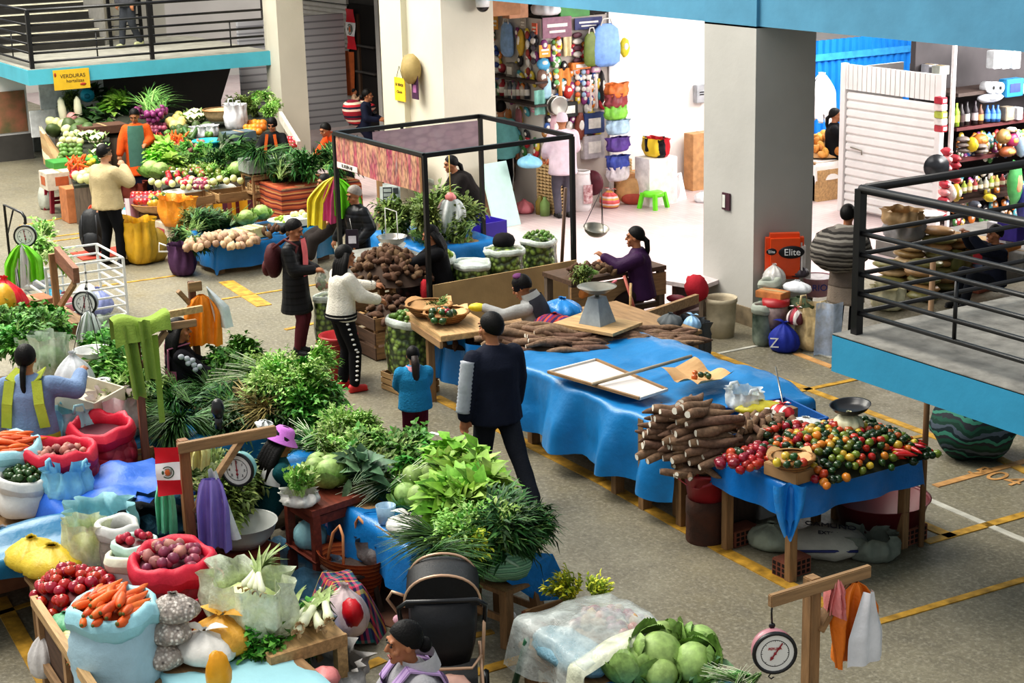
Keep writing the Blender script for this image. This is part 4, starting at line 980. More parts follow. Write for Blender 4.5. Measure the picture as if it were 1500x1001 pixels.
CARROT=[carrot_mesh(.22,.026,1),carrot_mesh(.18,.022,2)]
ONION=[fruit('onion',[aM('onion_purple','#8a4358',.35,.25,.2,12),aM('onion_root','#c9b08a')],.036,.9,0,True,.05),fruit('onion',[aM('onion_skin','#b07a70',.5,.3,.2,16),aM('onion_root','#c9b08a')],(.04,.036,.03),1,0,True,.2)]
LIME=fruit('lime',[aM('lime','#8fa83a',.35,.2,.25,10),STEM],(.026,.026,.03),1,0,None,.04,8,6)
AVOC=fruit('avocado',[aM('green_fruit','#5f7f3a',.4,.25,.25,10),STEM],(.03,.03,.038),1,0,None,.06,8,6)
POTATO=fruit('potato',[aM('potato','#b99a70',.7,.15,.2,10)],(.05,.038,.034),1,0,None,.2)
def cabbage_mesh(r=.11,n=14,seed=0,flat=.85):
 rr=random.Random(seed);b=MB();b.mat(0).ball((0,0,r*.8),(r*.86,r*.86,r*.74*flat/.85),16,10,None,.06)
 for i in range(n):
  a=2*PI*i/n*2.4+rr.uniform(-.2,.2);k=.35+.65*(i/n);th0=PI*.98-.2;ra=r*(1.0+.16*(1-i/n));b.mat(1+i%2)
  def fn(u,v):
   w=(u-.5)*1.5*sin(PI*(.12+.8*v));th=.25+v*(1.75 if i>n*.5 else 1.35);q=ra*(1+(.25*v*v if i<n*.4 else.02))*(1+.03*sin(u*22)*v)
   aa=a+w;return V((cos(aa)*sin(th)*q,sin(aa)*sin(th)*q,r*.8-cos(th)*q*flat))
  b.sheet(fn,8,7)
 return b.mesh('cabbage',[aM('cab_core','#98b46a',.5,.25,.12,30),aM('cab_leaf','#77984c',.5,.3,.15,34),aM('cab_leaf2','#8fae62',.5,.3,.15,34)])
CAB=[cabbage_mesh(.11,12,1),cabbage_mesh(.1,14,2)]
def cauli_mesh():
 b=MB();rr=random.Random(4)
 for i in range(46):a=i*2.4;t=math.acos(1-i/46);b.ball((cos(a)*sin(t)*.08,sin(a)*sin(t)*.08,.05+cos(t)*.06),.022,6,5)
 b.mat(1)
 for i in range(9):a=i*.7;b.leaf((cos(a)*.05,sin(a)*.05,.01),(cos(a),sin(a),.9),.14,.08,-.1,seg=3)
 return b.mesh('cauliflower',[aM('cauli','#e3dcc0',.6,.1,.1,30),aM('cauli_leaf','#7d9c58')])
CAULI=cauli_mesh()
SQUASH=fruit('squash',[aM('squash','#4a5d33',.5,.3,.2,9)],(.13,.1,.09),1,0,None,.08,14,10)
PALE=fruit('pale_squash',[aM('pale_squash','#d9dc9c',.5,.12,.12,8)],(.07,.06,.06),1,.2,None,.08,12,8)
ZUCC=(lambda b:(b.tube([(-.12,0,0),(-.1,0,0),(0,.008,0),(.1,0,0),(.125,0,0)],[.012,.022,.027,.025,.008],10),b.mesh('zucchini',[aM('zucchini','#3d5f2f',.4,.3,.2,20)]))[1])(MB())
CHILI=(lambda b:(b.tube([(-.09,0,0),(-.05,0,.004),(0,.004,.005),(.05,0,0),(.09,-.008,-.004)],[.012,.021,.02,.014,.003],9),b.mat(1).tube([(-.09,0,0),(-.12,.004,.006)],[.008,.004],6),b.mesh('chili_pepper',[aM('chili','#c01f26',.2,.15,.15,8,.6),STEM]))[2])(MB())
def radish_mesh(c,L=.3,r=.05):
 b=MB();b.tube([(0,0,0),(0,0,L*.12),(0,0,L*.5),(0,0,L*.85),(0,0,L)],[r*.5,r*.95,r,r*.75,r*.12],12);return b.mesh('white_radish',[aM('radish'+c,c,.4,.06,.06)])
RADISH=radish_mesh('#e6e2c4')
def leek_mesh():
 b=MB();rr=random.Random(9);b.mat(0).tube([(0,0,0),(.03,0,0),(.1,0,0),(.2,0,.005)],[.012,.032,.024,.022],10)
 b.mat(1)
 for i in range(14):a=rr.uniform(-.5,.5);b.leaf((.17,0,.005),(1,sin(a)*.4,rr.uniform(-.1,.35)),rr.uniform(.2,.36),.035,rr.uniform(.1,.5),seg=4,shape=.5)
 b.mat(2)
 for i in range(22):a=rr.uniform(0,6.28);b.tube([(0,0,0),(-.03,cos(a)*.03,sin(a)*.03)],.003,4)
 return b.mesh('leek',[aM('leek_white','#dfe2c2',.45,.08,.1),aM('leek_green','#93a865',.5,.2,.2),aM('leek_root','#b99c72',.8)])
LEEK=leek_mesh()
def purple_onion_bunch():
 rr=random.Random(5);b=MB()
 for i in range(16):
  y,z=rr.uniform(-.09,.09),rr.uniform(.02,.12);b.mat(0).ball((rr.uniform(-.03,.05),y,z),.034,9,7)
 for i in range(40):
  b.mat(1+i%3);b.leaf((rr.uniform(0,.06),rr.uniform(-.08,.08),rr.uniform(.03,.12)),(1,rr.uniform(-.5,.5),rr.uniform(-.05,.6)),rr.uniform(.3,.5),.02,rr.uniform(.2,.7),seg=3,shape=.5)
 return b.mesh('purple_onion_bunch',[aM('onion_bulb','#8d3f72',.35,.3,.2,20)]+LEAFM['scallion'])
PONION=purple_onion_bunch()
FL,FR,BL_,BR=V((-16.32,8.75,0)),V((-16.40,10.76,0)),V((-18.53,8.71,0)),V((-18.61,10.81,0));FZ=2.2
fr=aB('market_stall','open black metal stall frame carrying pepper banners above the lime sacks','stall frame',FL)
for p_ in(FL,FR,BL_,BR):b=MB();b.box(p_-FL+V((0,0,FZ/2)),(.05,.05,FZ));aA('post',b,BLK,fr)
for a,c in((FL,FR),(FR,BR),(BR,BL_),(BL_,FL)):b=MB();b.bar(a-FL+V((0,0,FZ)),c-FL+V((0,0,FZ)),.05,.05);aA('top_rail',b,BLK,fr)
b=MB();m_=BL_.lerp(BR,.45)-FL;b.box(m_+V((0,0,FZ-.2)),(.03,.03,.4));b.bar(BL_.lerp(BR,.42)-FL+V((0,0,FZ-.4)),BR-FL+V((0,0,FZ-.4)),.03,.03);aA('banner_rail',b,BLK,fr)
def banner_mat(name,cols,sx,wash=None,washf=.0):
 t=NT(name);vec=t.coord((sx,1,2.2));vo=t.n('TexVoronoi');vo.inputs['Scale'].default_value=7;t.l(vec,vo.inputs['Vector'])
 sp=t.n('SeparateColor');t.l(vo.outputs['Color'],sp.inputs[0]);wv=t.noise(t.coord((2.2,1,.4)),2.0,2)
 c=t.ramp(wv,[(.32,hexc(cols[0])),(.42,hexc(cols[1])),(.5,hexc(cols[2])),(.58,hexc(cols[3])),(.68,hexc(cols[4]))])
 c=t.mix(t.ramp(sp.outputs[0],[(.0,(.0,)*3),(1,(.55,)*3)]),c,hexc(cols[5]));c=t.mix(t.ramp(vo.outputs['Distance'],[(.4,(0,0,0)),(.8,(.6,.6,.6))]),c,hexc('#40202a'))
 if wash:c=t.mix(washf,c,hexc(wash))
 return t.done(c,.45)
bn=aB('pepper_banner','printed banner of red and yellow peppers on the near side of the stall frame','banner',V((-17.42,8.70,FZ-.02)))
b=MB();b.sheet(lambda u,v:V(((u-.5)*2.12,.012*sin(u*9),-.40+.40*v)),20,6);aA('print',b,banner_mat('banner_peppers',['#8fa09a','#a8384a','#c9a07a','#a03a62','#b53a58','#d9a08a'],5),bn)
b=MB();b.box((-.75,-.012,-.35),(.55,.004,.07));aA('caption_strip',b,mat('caption_white','#dcd8d4',.5),bn)
text('EL BUEN AJI',.055,INK,bn,(-.75,-.016,-.35),(PI/2,0,0))
bn=aB('pepper_banner','faded pinkish translucent banner on the far side of the stall frame','banner',(BL_+BR)/2+V((.03,.22,FZ-.03)))
b=MB();b.sheet(lambda u,v:V((.01*sin(u*8),(u-.5)*1.5,-.37+.36*v)),16,5);aA('print',b,banner_mat('banner_faded',['#b5a3ad','#a8808c','#b08d92','#9d7484','#b59aa5','#c2a9a9'],3,'#b9a2ab',.6),bn)
hb_=bx=None
b=MB();b.tube([(0,0,0),(0,0,-.12),(.03,0,-.17),(.06,0,-.12)],.008,6)
one('meat_hook',b,BLK,'dark steel hook hanging from the far rail of the stall frame','hook',V((-18.4,8.95,2.17)))
b=MB();a=FL+V((.05,.02,0));c=FR+V((.05,.0,0));b.bar(a.lerp(c,.5)+(a-c)*.5+V((0,0,.42)),a.lerp(c,.5)+(c-a)*.5+V((0,0,.42)),.02,.62)
one('plywood_board',b,mat('plywood_stained','#a98c62',.75,.22,2.2,.1),'stained brown plywood board across the front of the lime sacks','board')
b=MB();b.box((0,0,.36),(.03,.03,.72));one('red_stick',b,mat('stick_red','#a32226',.5),'thin red upright stick at the right edge of the plywood board','stick',P(842,437,.42)-V((0,0,.42)))
one('red_cloth',(lambda b:(b.ball((0,0,.1),(.07,.06,.15),12,8,None,.3),b)[1])(MB()),C('red_rag','#b8323a'),'bunched red cloth tied at the left end of the plywood board','cloth',P(623,428,.6)-V((0,0,.1)))
LIMES=aU('sack_limes',['#7f9a48','#98b058','#6a843c','#a9c06c'],17,'#39452a',.06,.3,None,.7,coat=.6);LIMER=bA('rim_clear','#e4ebe2',.8,.35)
LIMES.node_tree.nodes['Principled BSDF'].inputs['Coat Roughness'].default_value=.2
SACKL=['clear sack of green limes, leftmost and yellowest of the row behind the board','low clear sack of limes folded shut, second behind the board','clear sack of limes with a dark hat resting on it','clear sack of limes beside the right front post of the stall frame']
for i,(px,py,z,r,h)in enumerate(((646,381,.86,.26,.86),(698,388,.80,.25,.78),(746,372,.86,.27,.88),(797,357,.88,.25,.90))):
 loc=P(px,py,z);aN('lime_sack',SACKL[i],(loc.x-.12,loc.y,0),r,h,LIMES,LIMER,'sack',i,.95,.06,.03,fill=LIMES if i!=1 else LIMER,fillz=.05,group='lime sacks behind the board')
 if i in(0,3):aO(LIME if i==0 else AVOC,'lime' if i==0 else 'green_fruit','yellow green lime on top of the leftmost sack behind the board' if i==0 else 'small green fruit on top of the sack by the right front post','lime','fruit on the %s sack'%('left' if i==0 else 'right'),(loc.x-.12,loc.y,h),r*1.7,r*1.6,.1,.062,0,1,'any',1.15 if i==0 else.8,half=.02,seed=i)
hp_=P(738,353,.98);b=MB();b.ball((0,0,0),(.13,.14,.1),16,10,None,.08);b.mat(1).lathe([(.115,-.06),(.125,-.08),(.11,-.1)],16,sx=1,sy=1.05,cap=False)
one('knit_hat',b,[C('hat_dark','#1c1a1d'),C('hat_wine','#4a2430')],'dark knitted hat lying on a sack of limes','hat',hp_)
aR('plastic_bags','bundle of thin yellow, pink and green plastic bags hung from the stall frame',P(488,259,1.62),.46,.62,[aC('bag_yellow','#e6d23c',.4),aC('bag_pink','#dd5a8c',.4),aC('bag_lime','#78cf2a',.4),aC('bag_lime','#78cf2a')],fa(88),3,depth=.05,names=['yellow_bag','pink_bag','lime_bag','lime_bag'])
hb_=aR('plastic_bags','bundle of white plastic bags hung on a yellow cord in the stall frame',P(660,292,1.25),.4,.52,[aC('bag_white','#d8dcda',.4)],fa(95),5,depth=.1,names=['white_bag'],pinch=.45,cord=(.62,mat('cord_yellow','#d8c06a',.7)))
b=MB();b.ball((0,0,.03),(.07,.06,.06),10,7,None,.3);b.leaf((-.1,0,0),(-.4,0,-1),.42,.08,.05);aA('pink_knot',b,aC('bag_coral','#e08a88'),hb_)
cd=aB('payment_card','dark payment card with a white panel hung from the bright bags','card',P(516,350,1.14),(0,0,fa(270)+PI))
b=MB();b.box((0,0,0),(.145,.008,.22));aA('card',b,mat('card_purple','#2e2433',.4),cd);b=MB();b.box((0,-.006,-.01),(.09,.004,.09));aA('white_panel',b,mat('card_white','#d9d6dc',.4),cd);b=MB();b.tube([(0,0,.11),(-.02,.01,.24)],.003,4);aA('string',b,GW,cd)
ct=aG('counter','grey topped counter with a steel pan left of the frame stall',(-18.3,-17.2,8.55,9.35),.78,mat('counter_grey','#8b8a84',.6),WOODZ)
def pan(label,loc,r,h,m,wires=None,rz=0,tilt=(0,0),name='scale_pan',lip=.01):
 t=aB(name,label,'pan',loc,(tilt[0],tilt[1],rz));b=MB()
 b.lathe([(.001,0),(r*.62,.004),(r*.9,h*.5),(r,h),(r+lip,h+.004),(r*.97,h-.006),(r*.86,h*.5),(r*.6,.012),(.001,.01)],30,cap=False);aA('bowl',b,m,t)
 if wires:
  for a in(0,2.1,4.2):b=MB();b.tube([(cos(a)*r,sin(a)*r,h),(0,0,h+wires)],.004,4);aA('wire',b,BLK,t)
 return t
STEEL=mat('steel','#b4b1aa',.28,.12,4,metal=.85);TIN=mat('tin_dull','#8f8b80',.4,.2,5,metal=.6);ALU=mat('aluminium','#c9cbc6',.35,.08,4,metal=.35)
pn_=pan('round steel pan with a pale base on the grey counter',P(575,368,.80),.18,.09,STEEL);b=MB();b.lathe([(.1,-.1),(.17,.0)],20);aA('base',b,mat('base_pale','#cfcfc6',.5),pn_);pn_.location.z+=.09
for s in(-1,1):b=MB();b.tube([(s*.16,0,.08),(s*.15,0,.42)],.006,5);aA('frame_rod',b,GW,pn_)
b=MB();b.tube([(-.15,0,.42),(.15,0,.42)],.006,5);aA('frame_rod',b,GW,pn_)
ds=aB('digital_scale','pale digital scale display head beside the leafy herbs','scale',P(572,302,.98),(math.radians(-8),0,fa(270)+PI))
b=MB();b.box((0,0,.15),(.27,.1,.3),None,.04);aA('housing',b,mat('scale_pale','#c3c8c4',.4),ds)
b=MB();b.box((-.03,-.052,.15),(.12,.006,.2));aA('display_panel',b,mat('panel_dark','#3a3d42',.4),ds)
b=MB()
for q in range(3):b.box((-.03,-.057,.09+q*.06),(.1,.004,.045))
aA('window',b,mat('lcd_grey','#aab0aa',.3),ds,kind='stuff');b=MB();b.box((.08,-.052,.2),(.07,.006,.08));aA('sticker',b,mat('panel_dark','#3a3d42'),ds)
aG('herb_table','table under blue plastic sheeting stacked with leafy herbs beside the digital scale',(-19.4,-18.0,9.6,10.6),.72)
aP('blue_sheet','blue plastic sheet over the herb table inside the frame stall',(-19.45,-17.95,9.55,10.65),.73,(.1,.4,.4,.2),TARPB)
aE('olive','herb_bunch','leafy green herb bunch on the blue covered table beside the digital scale','herbs',grid((-18.7,10.0,.8),1.2,1.0,5,4,0,.22),'herbs inside the frame stall',1.15,.5)
aH('wooden crate of brown roots behind the cream jumper, slatted side showing',P(548,480,.0)+V((-.2,.28,0)),(.6,.55,.42),.1,WOODP)
aH('deep wooden bin of dark roots under the root heap',(-16.6,8.35,0),(.9,.8,.5),0,aW('wood_darkbin','#5d4636',.8,'X'))
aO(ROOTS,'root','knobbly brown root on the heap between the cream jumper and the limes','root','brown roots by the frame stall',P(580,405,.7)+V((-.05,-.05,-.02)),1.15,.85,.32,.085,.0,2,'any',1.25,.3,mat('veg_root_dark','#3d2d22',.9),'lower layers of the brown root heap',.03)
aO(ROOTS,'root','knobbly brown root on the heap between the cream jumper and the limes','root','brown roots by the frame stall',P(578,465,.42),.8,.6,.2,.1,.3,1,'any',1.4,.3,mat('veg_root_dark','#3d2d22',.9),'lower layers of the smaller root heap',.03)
tb=aQ('mesh_bag','maroon mesh bag of roots leaning against the leftmost lime sack',P(603,434,.45),.2,.42,aU('mesh_maroon',['#4f2a30','#3c2227','#5e3338'],14,'#1c1012',.06,.7),0,2,knot=True,ears=0)
def aK(label,loc,r,h,rz=0,m=None,paper=None,name='woven_basket',cat='basket'):
 t=aB(name,label,cat,loc,rz);b=MB();m=m or aJ('wicker',['#8a6238','#6a4828','#a87c4c'],38,'Z',.8,1.0,.6)
 b.lathe([(.001,0),(r*.7,0),(r*.9,h*.5),(r,h),(r+.012,h+.01),(r*.96,h),(r*.85,h*.5),(r*.66,.02),(.001,.02)],26,cap=False);aA('bowl',b,m,t)
 b=MB();b.lathe([(r-.012,h),(r+.018,h+.004),(r+.014,h+.02),(r-.008,h+.018)],26,cap=False);aA('rim',b,mat('wicker_rim','#9a7040',.8,.2,40,.4),t)
 if paper:
  b=MB();rr=random.Random(5);n=26
  def fn(u,v):a=u*2*PI;q=.3+.7*v;e=1+.18*v*sin(4*a+.6)+.08*v*sin(7*a);return V((cos(a)*r*1.12*q*e,sin(a)*r*1.12*q*e,h*.45+h*.75*v**1.3+.03*v*sin(4*a+1)))
  b.sheet(fn,32,5);aA('paper_lining',b,paper,t)
 return t
PAPER=mat('kraft_paper','#bd9263',.85,.1,6,.3,12);PAPERL=mat('kraft_paper_light','#d0a777',.85,.08,5,.3,12)
tA,tB,tC=P(591,456,.85),P(646,493,.85),P(690,477,.85);ux=(tB-tA).normalized();ang=math.atan2(ux.y,ux.x);ln_=(tB-tA).length
bt_=aB('counter_table','rough wooden counter top holding two paper lined baskets of peppers','table',tA,ang)
b=MB();b.box((ln_/2,.3,-.03),(ln_,.6,.06),None,.006);aA('table_top',b,WOODP,bt_)
b=MB();b.box((ln_/2,.0,-.09),(ln_,.03,.07));aA('rail',b,WOOD,bt_)
for x,y in((.12,.55),(.5,.1),(ln_-.1,.5)):b=MB();b.box((x,y,-.455),(.07,.07,.79));aA('leg',b,WOODZ,bt_)
b=MB();b.add([V((ln_-.02,.55,-.06)),V((ln_-.4,.55,-.06)),V((ln_-.02,.55,-.45)),V((ln_-.02,.6,-.06)),V((ln_-.4,.6,-.06)),V((ln_-.02,.6,-.45))],[(0,1,2),(3,5,4),(0,3,4,1),(1,4,5,2),(2,5,3,0)],False);aA('bracket',b,WOOD,bt_)
q=P(655,452,.87)
aK('left woven basket of dark leaves on the rough counter top',P(629,460,.87),.23,.09,0,paper=PAPER)
aE('olive','dried_leaves','dark leaf bunch inside the left woven basket','leaves',[P(632,452,.92),P(640,449,.92)],'dark leaves in the left basket',.45)
aK('right paper lined basket of mixed peppers on the rough counter top',P(654,470,.87),.22,.08,0,paper=PAPERL)
aO([ROC[1],ROC[5],ROC[0],ROC[3],ROC[1]],'pepper','mixed pepper in the right paper lined basket on the rough counter','pepper','peppers in the right counter basket',P(648,466,.93),.36,.28,.07,.075,0,2,'any',1.25)
cp=P(665,530,.5);tq=P(664,497,.74)
b=MB();b.sheet(lambda u,v:V(((u-.5)*1.0+.02*sin(v*5),.05*sin(u*14+v)+.03*sin(u*5),-.56*v+.03*sin(u*6)*v)),26,10)
one('blue_sheet',b,TARPB,'blue plastic sheet hanging below the counter with the pepper baskets','tarpaulin',P(668,493,.76),ang+.22)
aO([ROOTS[0],ROOTS[1]],'potato','dark potato on the low shelf under the pepper baskets','potato','dark potatoes on the low shelf',P(672,505,.62),.5,.35,.1,.08,0,1,'any',1.2,under=mat('veg_root_dark','#3d2d22',.9),uname='lower layer of dark potatoes on the low shelf')
aN('lime_sack','tall clear sack of limes on the floor left of the cream jumper',P(482,514,0),.16,.62,LIMES,LIMER,seed=8,rim_r=.03,fill=LIMES,fillz=.04)
sl=P(600,545,.2);aH('orange wooden crate under the tall lime sack',(sl.x,sl.y,0),(.5,.4,.2),.1,WOODP)
aN('lime_sack','wide clear sack of limes standing on a crate beside the basket counter',(sl.x,sl.y,.2),.25,.56,LIMES,LIMER,seed=4,rim_r=.035,fill=LIMES,fillz=.05)
aO(AVOC,'green_fruit','dark green fruit on top of the wide lime sack','fruit','fruit on the wide lime sack',(sl.x,sl.y,.77),.4,.4,.06,.07,0,1)
def aL(label,loc,r,h,m,taper=.82,name='bucket',handle=True,rz=0,lip=None,cat='bucket'):
 t=aB(name,label,cat,loc,rz);b=MB();b.lathe([(.001,0),(r*taper,0),(r,h),(r*1.06,h),(r*1.06,h-.03),(r*1.0,h-.03),(r*.95,h-.01),(r*.93,h),(r*(taper-.05),.02),(.001,.02)],30,cap=False);aA('bucket_body',b,m,t)
 if handle:b=MB();b.tube([(cos(a)*r*1.05,sin(a)*.03,h-.02-sin(a)*.1)for a in[PI*q/10 for q in range(11)]],.005,5);b.v=[(x,y-r*1.02 if abs(x)<r*.98 else y,z)for x,y,z in b.v];aA('handle',b,m,t)
 return t
RED=mat('plastic_red','#a3262a',.4,.08,4);RED2=mat('plastic_maroon','#6a2228',.4,.1,4)
aL('tall red plastic tub behind the legs of the cream jumper',P(499,556,0),.2,.5,RED)
aG('yuca_table','table heaped with cassava in front of the seated vendor',(-14.35,-12.85,8.05,9.95),.76)
YL='brown cassava root on the long heap in front of the seated vendor'
for c_,lx,ly,h_,rz_ in((P(800,510,.76),1.25,.6,.13,.5),(P(905,500,.76),1.1,.75,.07,.4),(P(965,500,.76),.7,.7,.05,.4)):
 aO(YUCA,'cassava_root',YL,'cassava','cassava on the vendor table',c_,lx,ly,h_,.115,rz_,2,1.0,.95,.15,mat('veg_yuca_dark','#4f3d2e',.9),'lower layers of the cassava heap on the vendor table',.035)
for px,py,a in((765,482,1.2),(778,478,1.0),(796,478,1.3),(812,486,1.2),(752,488,.9)):put(YUCA[0],'cassava_root',YL,'cassava',P(px,py,.93),(0,0,a),1.15,'cassava on the vendor table')
sb=P(875,475,.93);b=MB();b.box((0,0,0),(.72,.5,.03));b.mat(1).box((-.2,0,-.09),(.08,.1,.15));b.box((.2,0,-.09),(.08,.1,.15));one('scale_board',b,[WOODP,WOOD],'small board platform under the grey kitchen scale','board',sb,.35)
ks=aB('kitchen_scale','grey counter scale with a dished metal pan on the cassava table','scale',sb+V((.0,0,.016)),.35+PI*.0)
b=MB();b.loft([[V((-.13,-.13,0)),V((.13,-.13,0)),V((.13,.13,0)),V((-.13,.13,0))],[V((-.06,-.07,.26)),V((.06,-.07,.26)),V((.06,.07,.26)),V((-.06,.07,.26))]],True,False);aA('housing',b,mat('scale_bluegrey','#8f979b',.45),ks)
b=MB();b.loft([[V((-.135,-.09,.02)),V((-.135,.09,.02)),V((-.145,.09,.03)),V((-.145,-.09,.03))],[V((-.068,-.05,.24)),V((-.068,.05,.24)),V((-.078,.05,.24)),V((-.078,-.05,.24))]],True,False);aA('dial_plate',b,mat('dial_beige','#cbbf9e',.5),ks)
b=MB();b.lathe([(.02,.26),(.02,.30)],10);aA('stem',b,TIN,ks);b=MB();b.lathe([(.001,.29),(.1,.305),(.19,.36),(.195,.365),(.18,.355),(.001,.305)],26,cap=False);aA('pan',b,TIN,ks)
ct2=aB('counter','dark wooden counter in front of the woman in purple','counter',P(885,448,.5)-V((0,0,.5))+V((-.35,.25,0)),math.radians(90))
b=MB();b.box((0,0,.80),(1.3,.6,.05));aA('top',b,aW('wood_dark2','#5a4434',.7,'X'),ct2);b=MB();b.box((0,-.28,.62),(1.3,.03,.26));aA('front_board',b,WOOD,ct2)
for z in(.2,.38):b=MB();b.box((0,-.24,z),(1.2,.06,.06));aA('rail',b,aW('wood_dark2','#5a4434'),ct2)
for s in(-1,1):b=MB();b.box((s*.6,-.25,.4),(.08,.06,.8));aA('leg',b,WOODG,ct2);b=MB();b.box((s*.6,.25,.4),(.08,.06,.8));aA('leg',b,WOODG,ct2)
aO([ROOTS[0]],'root','small dark root on the counter before the woman in purple','root','roots on the purple woman counter',P(865,402,.86),.55,.45,.1,.09,1,1,'any',1.1)
aE('olive','herb_bunch','pale herb bunch on the counter before the woman in purple','herbs',[P(872,404,.9),P(858,412,.86)],'pale herbs on the dark counter',.6)
one('knife',(lambda b:(b.box((0,0,0),(.2,.035,.006)),b.mat(1).box((.15,0,0),(.12,.03,.02)),b)[2])(MB()),[STEEL,mat('handle_pink','#b5606a',.5)],'pink handled knife lying on the dark counter','knife',P(893,418,.84),2.2)
pan('hanging tin pan on wires near the stall frame right post',P(872,344,1.0),.15,.09,TIN,.5,0,(0,.25))
b=MB();b.tube([(0,0,0),(.0,.0,1.5)],.022,8);o_=one('wooden_pole',b,aW('wood_pole','#5d4434',.7,'Z'),'dark wooden pole leaning beside the right front post of the stall frame','pole',V((-17.1,11.0,.0)));o_.rotation_euler=(.0,.12,0)
def aS(name,label,p0,p1,r,m,cat='stick',n=7):b=MB();p0,p1=V(p0),V(p1);b.tube([(0,0,0),p1-p0],r,n);return one(name,b,m,label,cat,p0)
aS('broom_stick','reddish stick leaning at the counter beside the woman in purple',P(935,470,.6),P(914,404,1.05),.016,mat('stick_redbrown','#9c4f42',.6))
aS('broom_stick','pale stick upright beside the reddish stick at the counter',P(923,470,.6),P(924,415,1.0),.014,WOODP)
def aF(label,loc,w,h,m,rz=0,name='wooden_stool',splay=.03,th=.03,leg=.04,shelf=True,top_m=None):
 t=aB(name,label,'stool',loc,rz);b=MB();b.box((0,0,h-th/2),(w,w*.85,th),None,.006);aA('seat',b,top_m or m,t)
 for sx in(-1,1):
  for sy in(-1,1):b=MB();b.bar((sx*(w/2-.03+splay),sy*(w*.42-.03+splay),0),(sx*(w/2-.04),sy*(w*.42-.04),h-th),leg,leg,(0,1,0));aA('leg',b,m,t)
 if shelf:
  for sy in(-1,1):b=MB();b.bar((-w/2+.03,sy*(w*.42-.03),h*.45),(w/2-.03,sy*(w*.42-.03),h*.45),.02,.05);aA('stretcher',b,m,t)
 return t
aF('dark wooden stool under the woman in purple',P(938,462,0),.36,.52,aW('wood_redbrown','#54302a',.6,'Z'))
aQ('plastic_bundle','crumpled bright blue plastic bundle behind the kitchen scale',P(824,463,.78),.22,.2,aC('bag_blue','#1f7fc4',.3),0,4,ears=0)
aQ('cloth_bundle','purple and red woven bundle beside the blue plastic bundle',P(812,478,.78),.2,.14,aJ('bundle_purple',['#5a2a6a','#8c2a3a','#3a2350','#b5463a'],9,'X',.8),.4,6,ears=0)
aQ('plastic_bag','orange and green produce bag behind the right edge of the plywood board',P(848,436,.6),.12,.24,aC('bag_orange','#d88a4a',.4),0,2,lump=None)
aG('tarp_table','long table hidden under the big blue tarpaulin',(-12.85,-10.45,7.85,9.15),.80,WOOD,WOODZ,lw=.09)
def hillf(x,y):return.10*math.exp(-((x+12.2)**2/.25+(y-9.0)**2/.12))+.13*math.exp(-((x+10.9)**2/.2+(y-9.0)**2/.15))+.05*math.exp(-((x+11.5)**2/.3+(y-8.9)**2/.2))+.03*abs(fbm(x*2.3,y*2.3))
aP('blue_tarpaulin','big bright blue tarpaulin draped over the long table beside the cassava',(-13.0,-10.35,7.75,9.2),.82,(.15,.12,.62,.35),aC('tarp_big_blue','#1f7ab5',.38,.45,3.2),seed=2,rip=.12,res=.05,hill=hillf,rough=.03)
wb=aB('framed_panel','white panel with thin wooden frame lying on the blue tarpaulin','panel',(P(803,545,.9)+P(975,570,.9))/2,0)
cs_=[P(px,py,.9)-wb.location for px,py in((803,546),(873,528),(977,572),(937,585))]
b=MB();b.add([c-V((0,0,.012))for c in cs_]+cs_,[(0,1,2,3),(7,6,5,4),(0,4,5,1),(1,5,6,2),(2,6,7,3),(3,7,4,0)],False);aA('panel',b,mat('panel_white','#d6cfca',.6,.04,2),wb)
for i in range(4):b=MB();b.bar(cs_[i]+V((0,0,.006)),cs_[(i+1)%4]+V((0,0,.006)),.025,.022);aA('frame_bar',b,[mat('frame_white','#cfc8bf',.6),WOOD][i%2],wb)
aS('wooden_stick','long pale wooden stick lying across the white framed panel',P(868,563,.93),P(1013,522,1.0),.016,mat('stick_pale','#a89880',.7))
cb=aB('cardboard_sheet','cardboard sheet with a few peppers on the blue tarpaulin','cardboard',P(1022,560,.93),.2)
b=MB();b.sheet(lambda u,v:V(((u-.5)*.52*(1-.25*abs(v-.5)),(v-.5)*.44,.02+.07*abs(sin(2*PI*u*.9+1))*abs(2*v-1)+.06*(2*u-1)**2)),12,10,False);aA('sheet',b,PAPERL,cb)
aO([ROC[3],ROC[5],ROC[0],ROC[1]],'pepper','small pepper on the cardboard sheet over the blue tarpaulin','pepper','peppers on the cardboard sheet',P(1026,553,.98),.22,.15,.03,.06,.4,1,'any',.85)
aS('metal_rod','thin metal rod standing up from the blue tarpaulin',P(1148,598,.85),P(1136,538,1.05),.008,STEEL)
b=MB();b.box((0,0,0),(.09,.05,.1));one('wood_block',b,WOOD,'small wooden block at the right end of the blue tarpaulin','block',P(1160,605,.88))
YP='brown cassava root in the tall stack above the red bucket'
c0=P(1015,640,.92)
n=0
for lv,(cnt,dz)in enumerate(((9,-.16),(9,-.08),(9,0),(8,.07),(7,.14),(5,.2))):
 for i in range(cnt):
  a=.95+U(-.12,.12);p_=c0+rotz(.5)@V(((i/cnt-.5)*.62*(1-lv*.05)+U(-.02,.02),U(-.05,.05)+(.0 if lv<3 else.05),dz+U(-.015,.015)))
  put(YUCA[i%4],'cassava_root',YP,'cassava',p_,(U(0,6),U(-.1,.1),1.35+U(-.2,.2)+(PI if i%3==0 else 0)),1.1,'cassava stacked over the red bucket')
for px,py,z in((992,598,1.18),(1003,595,1.2),(1010,603,1.18),(1000,608,1.16),(1012,612,1.15)):put(YUCA[1],'cassava_root',YP,'cassava',P(px,py,z)+V((-.1,.15,0)),(0,.1,2.1+U(-.2,.2)),1.1,'cassava stacked over the red bucket')
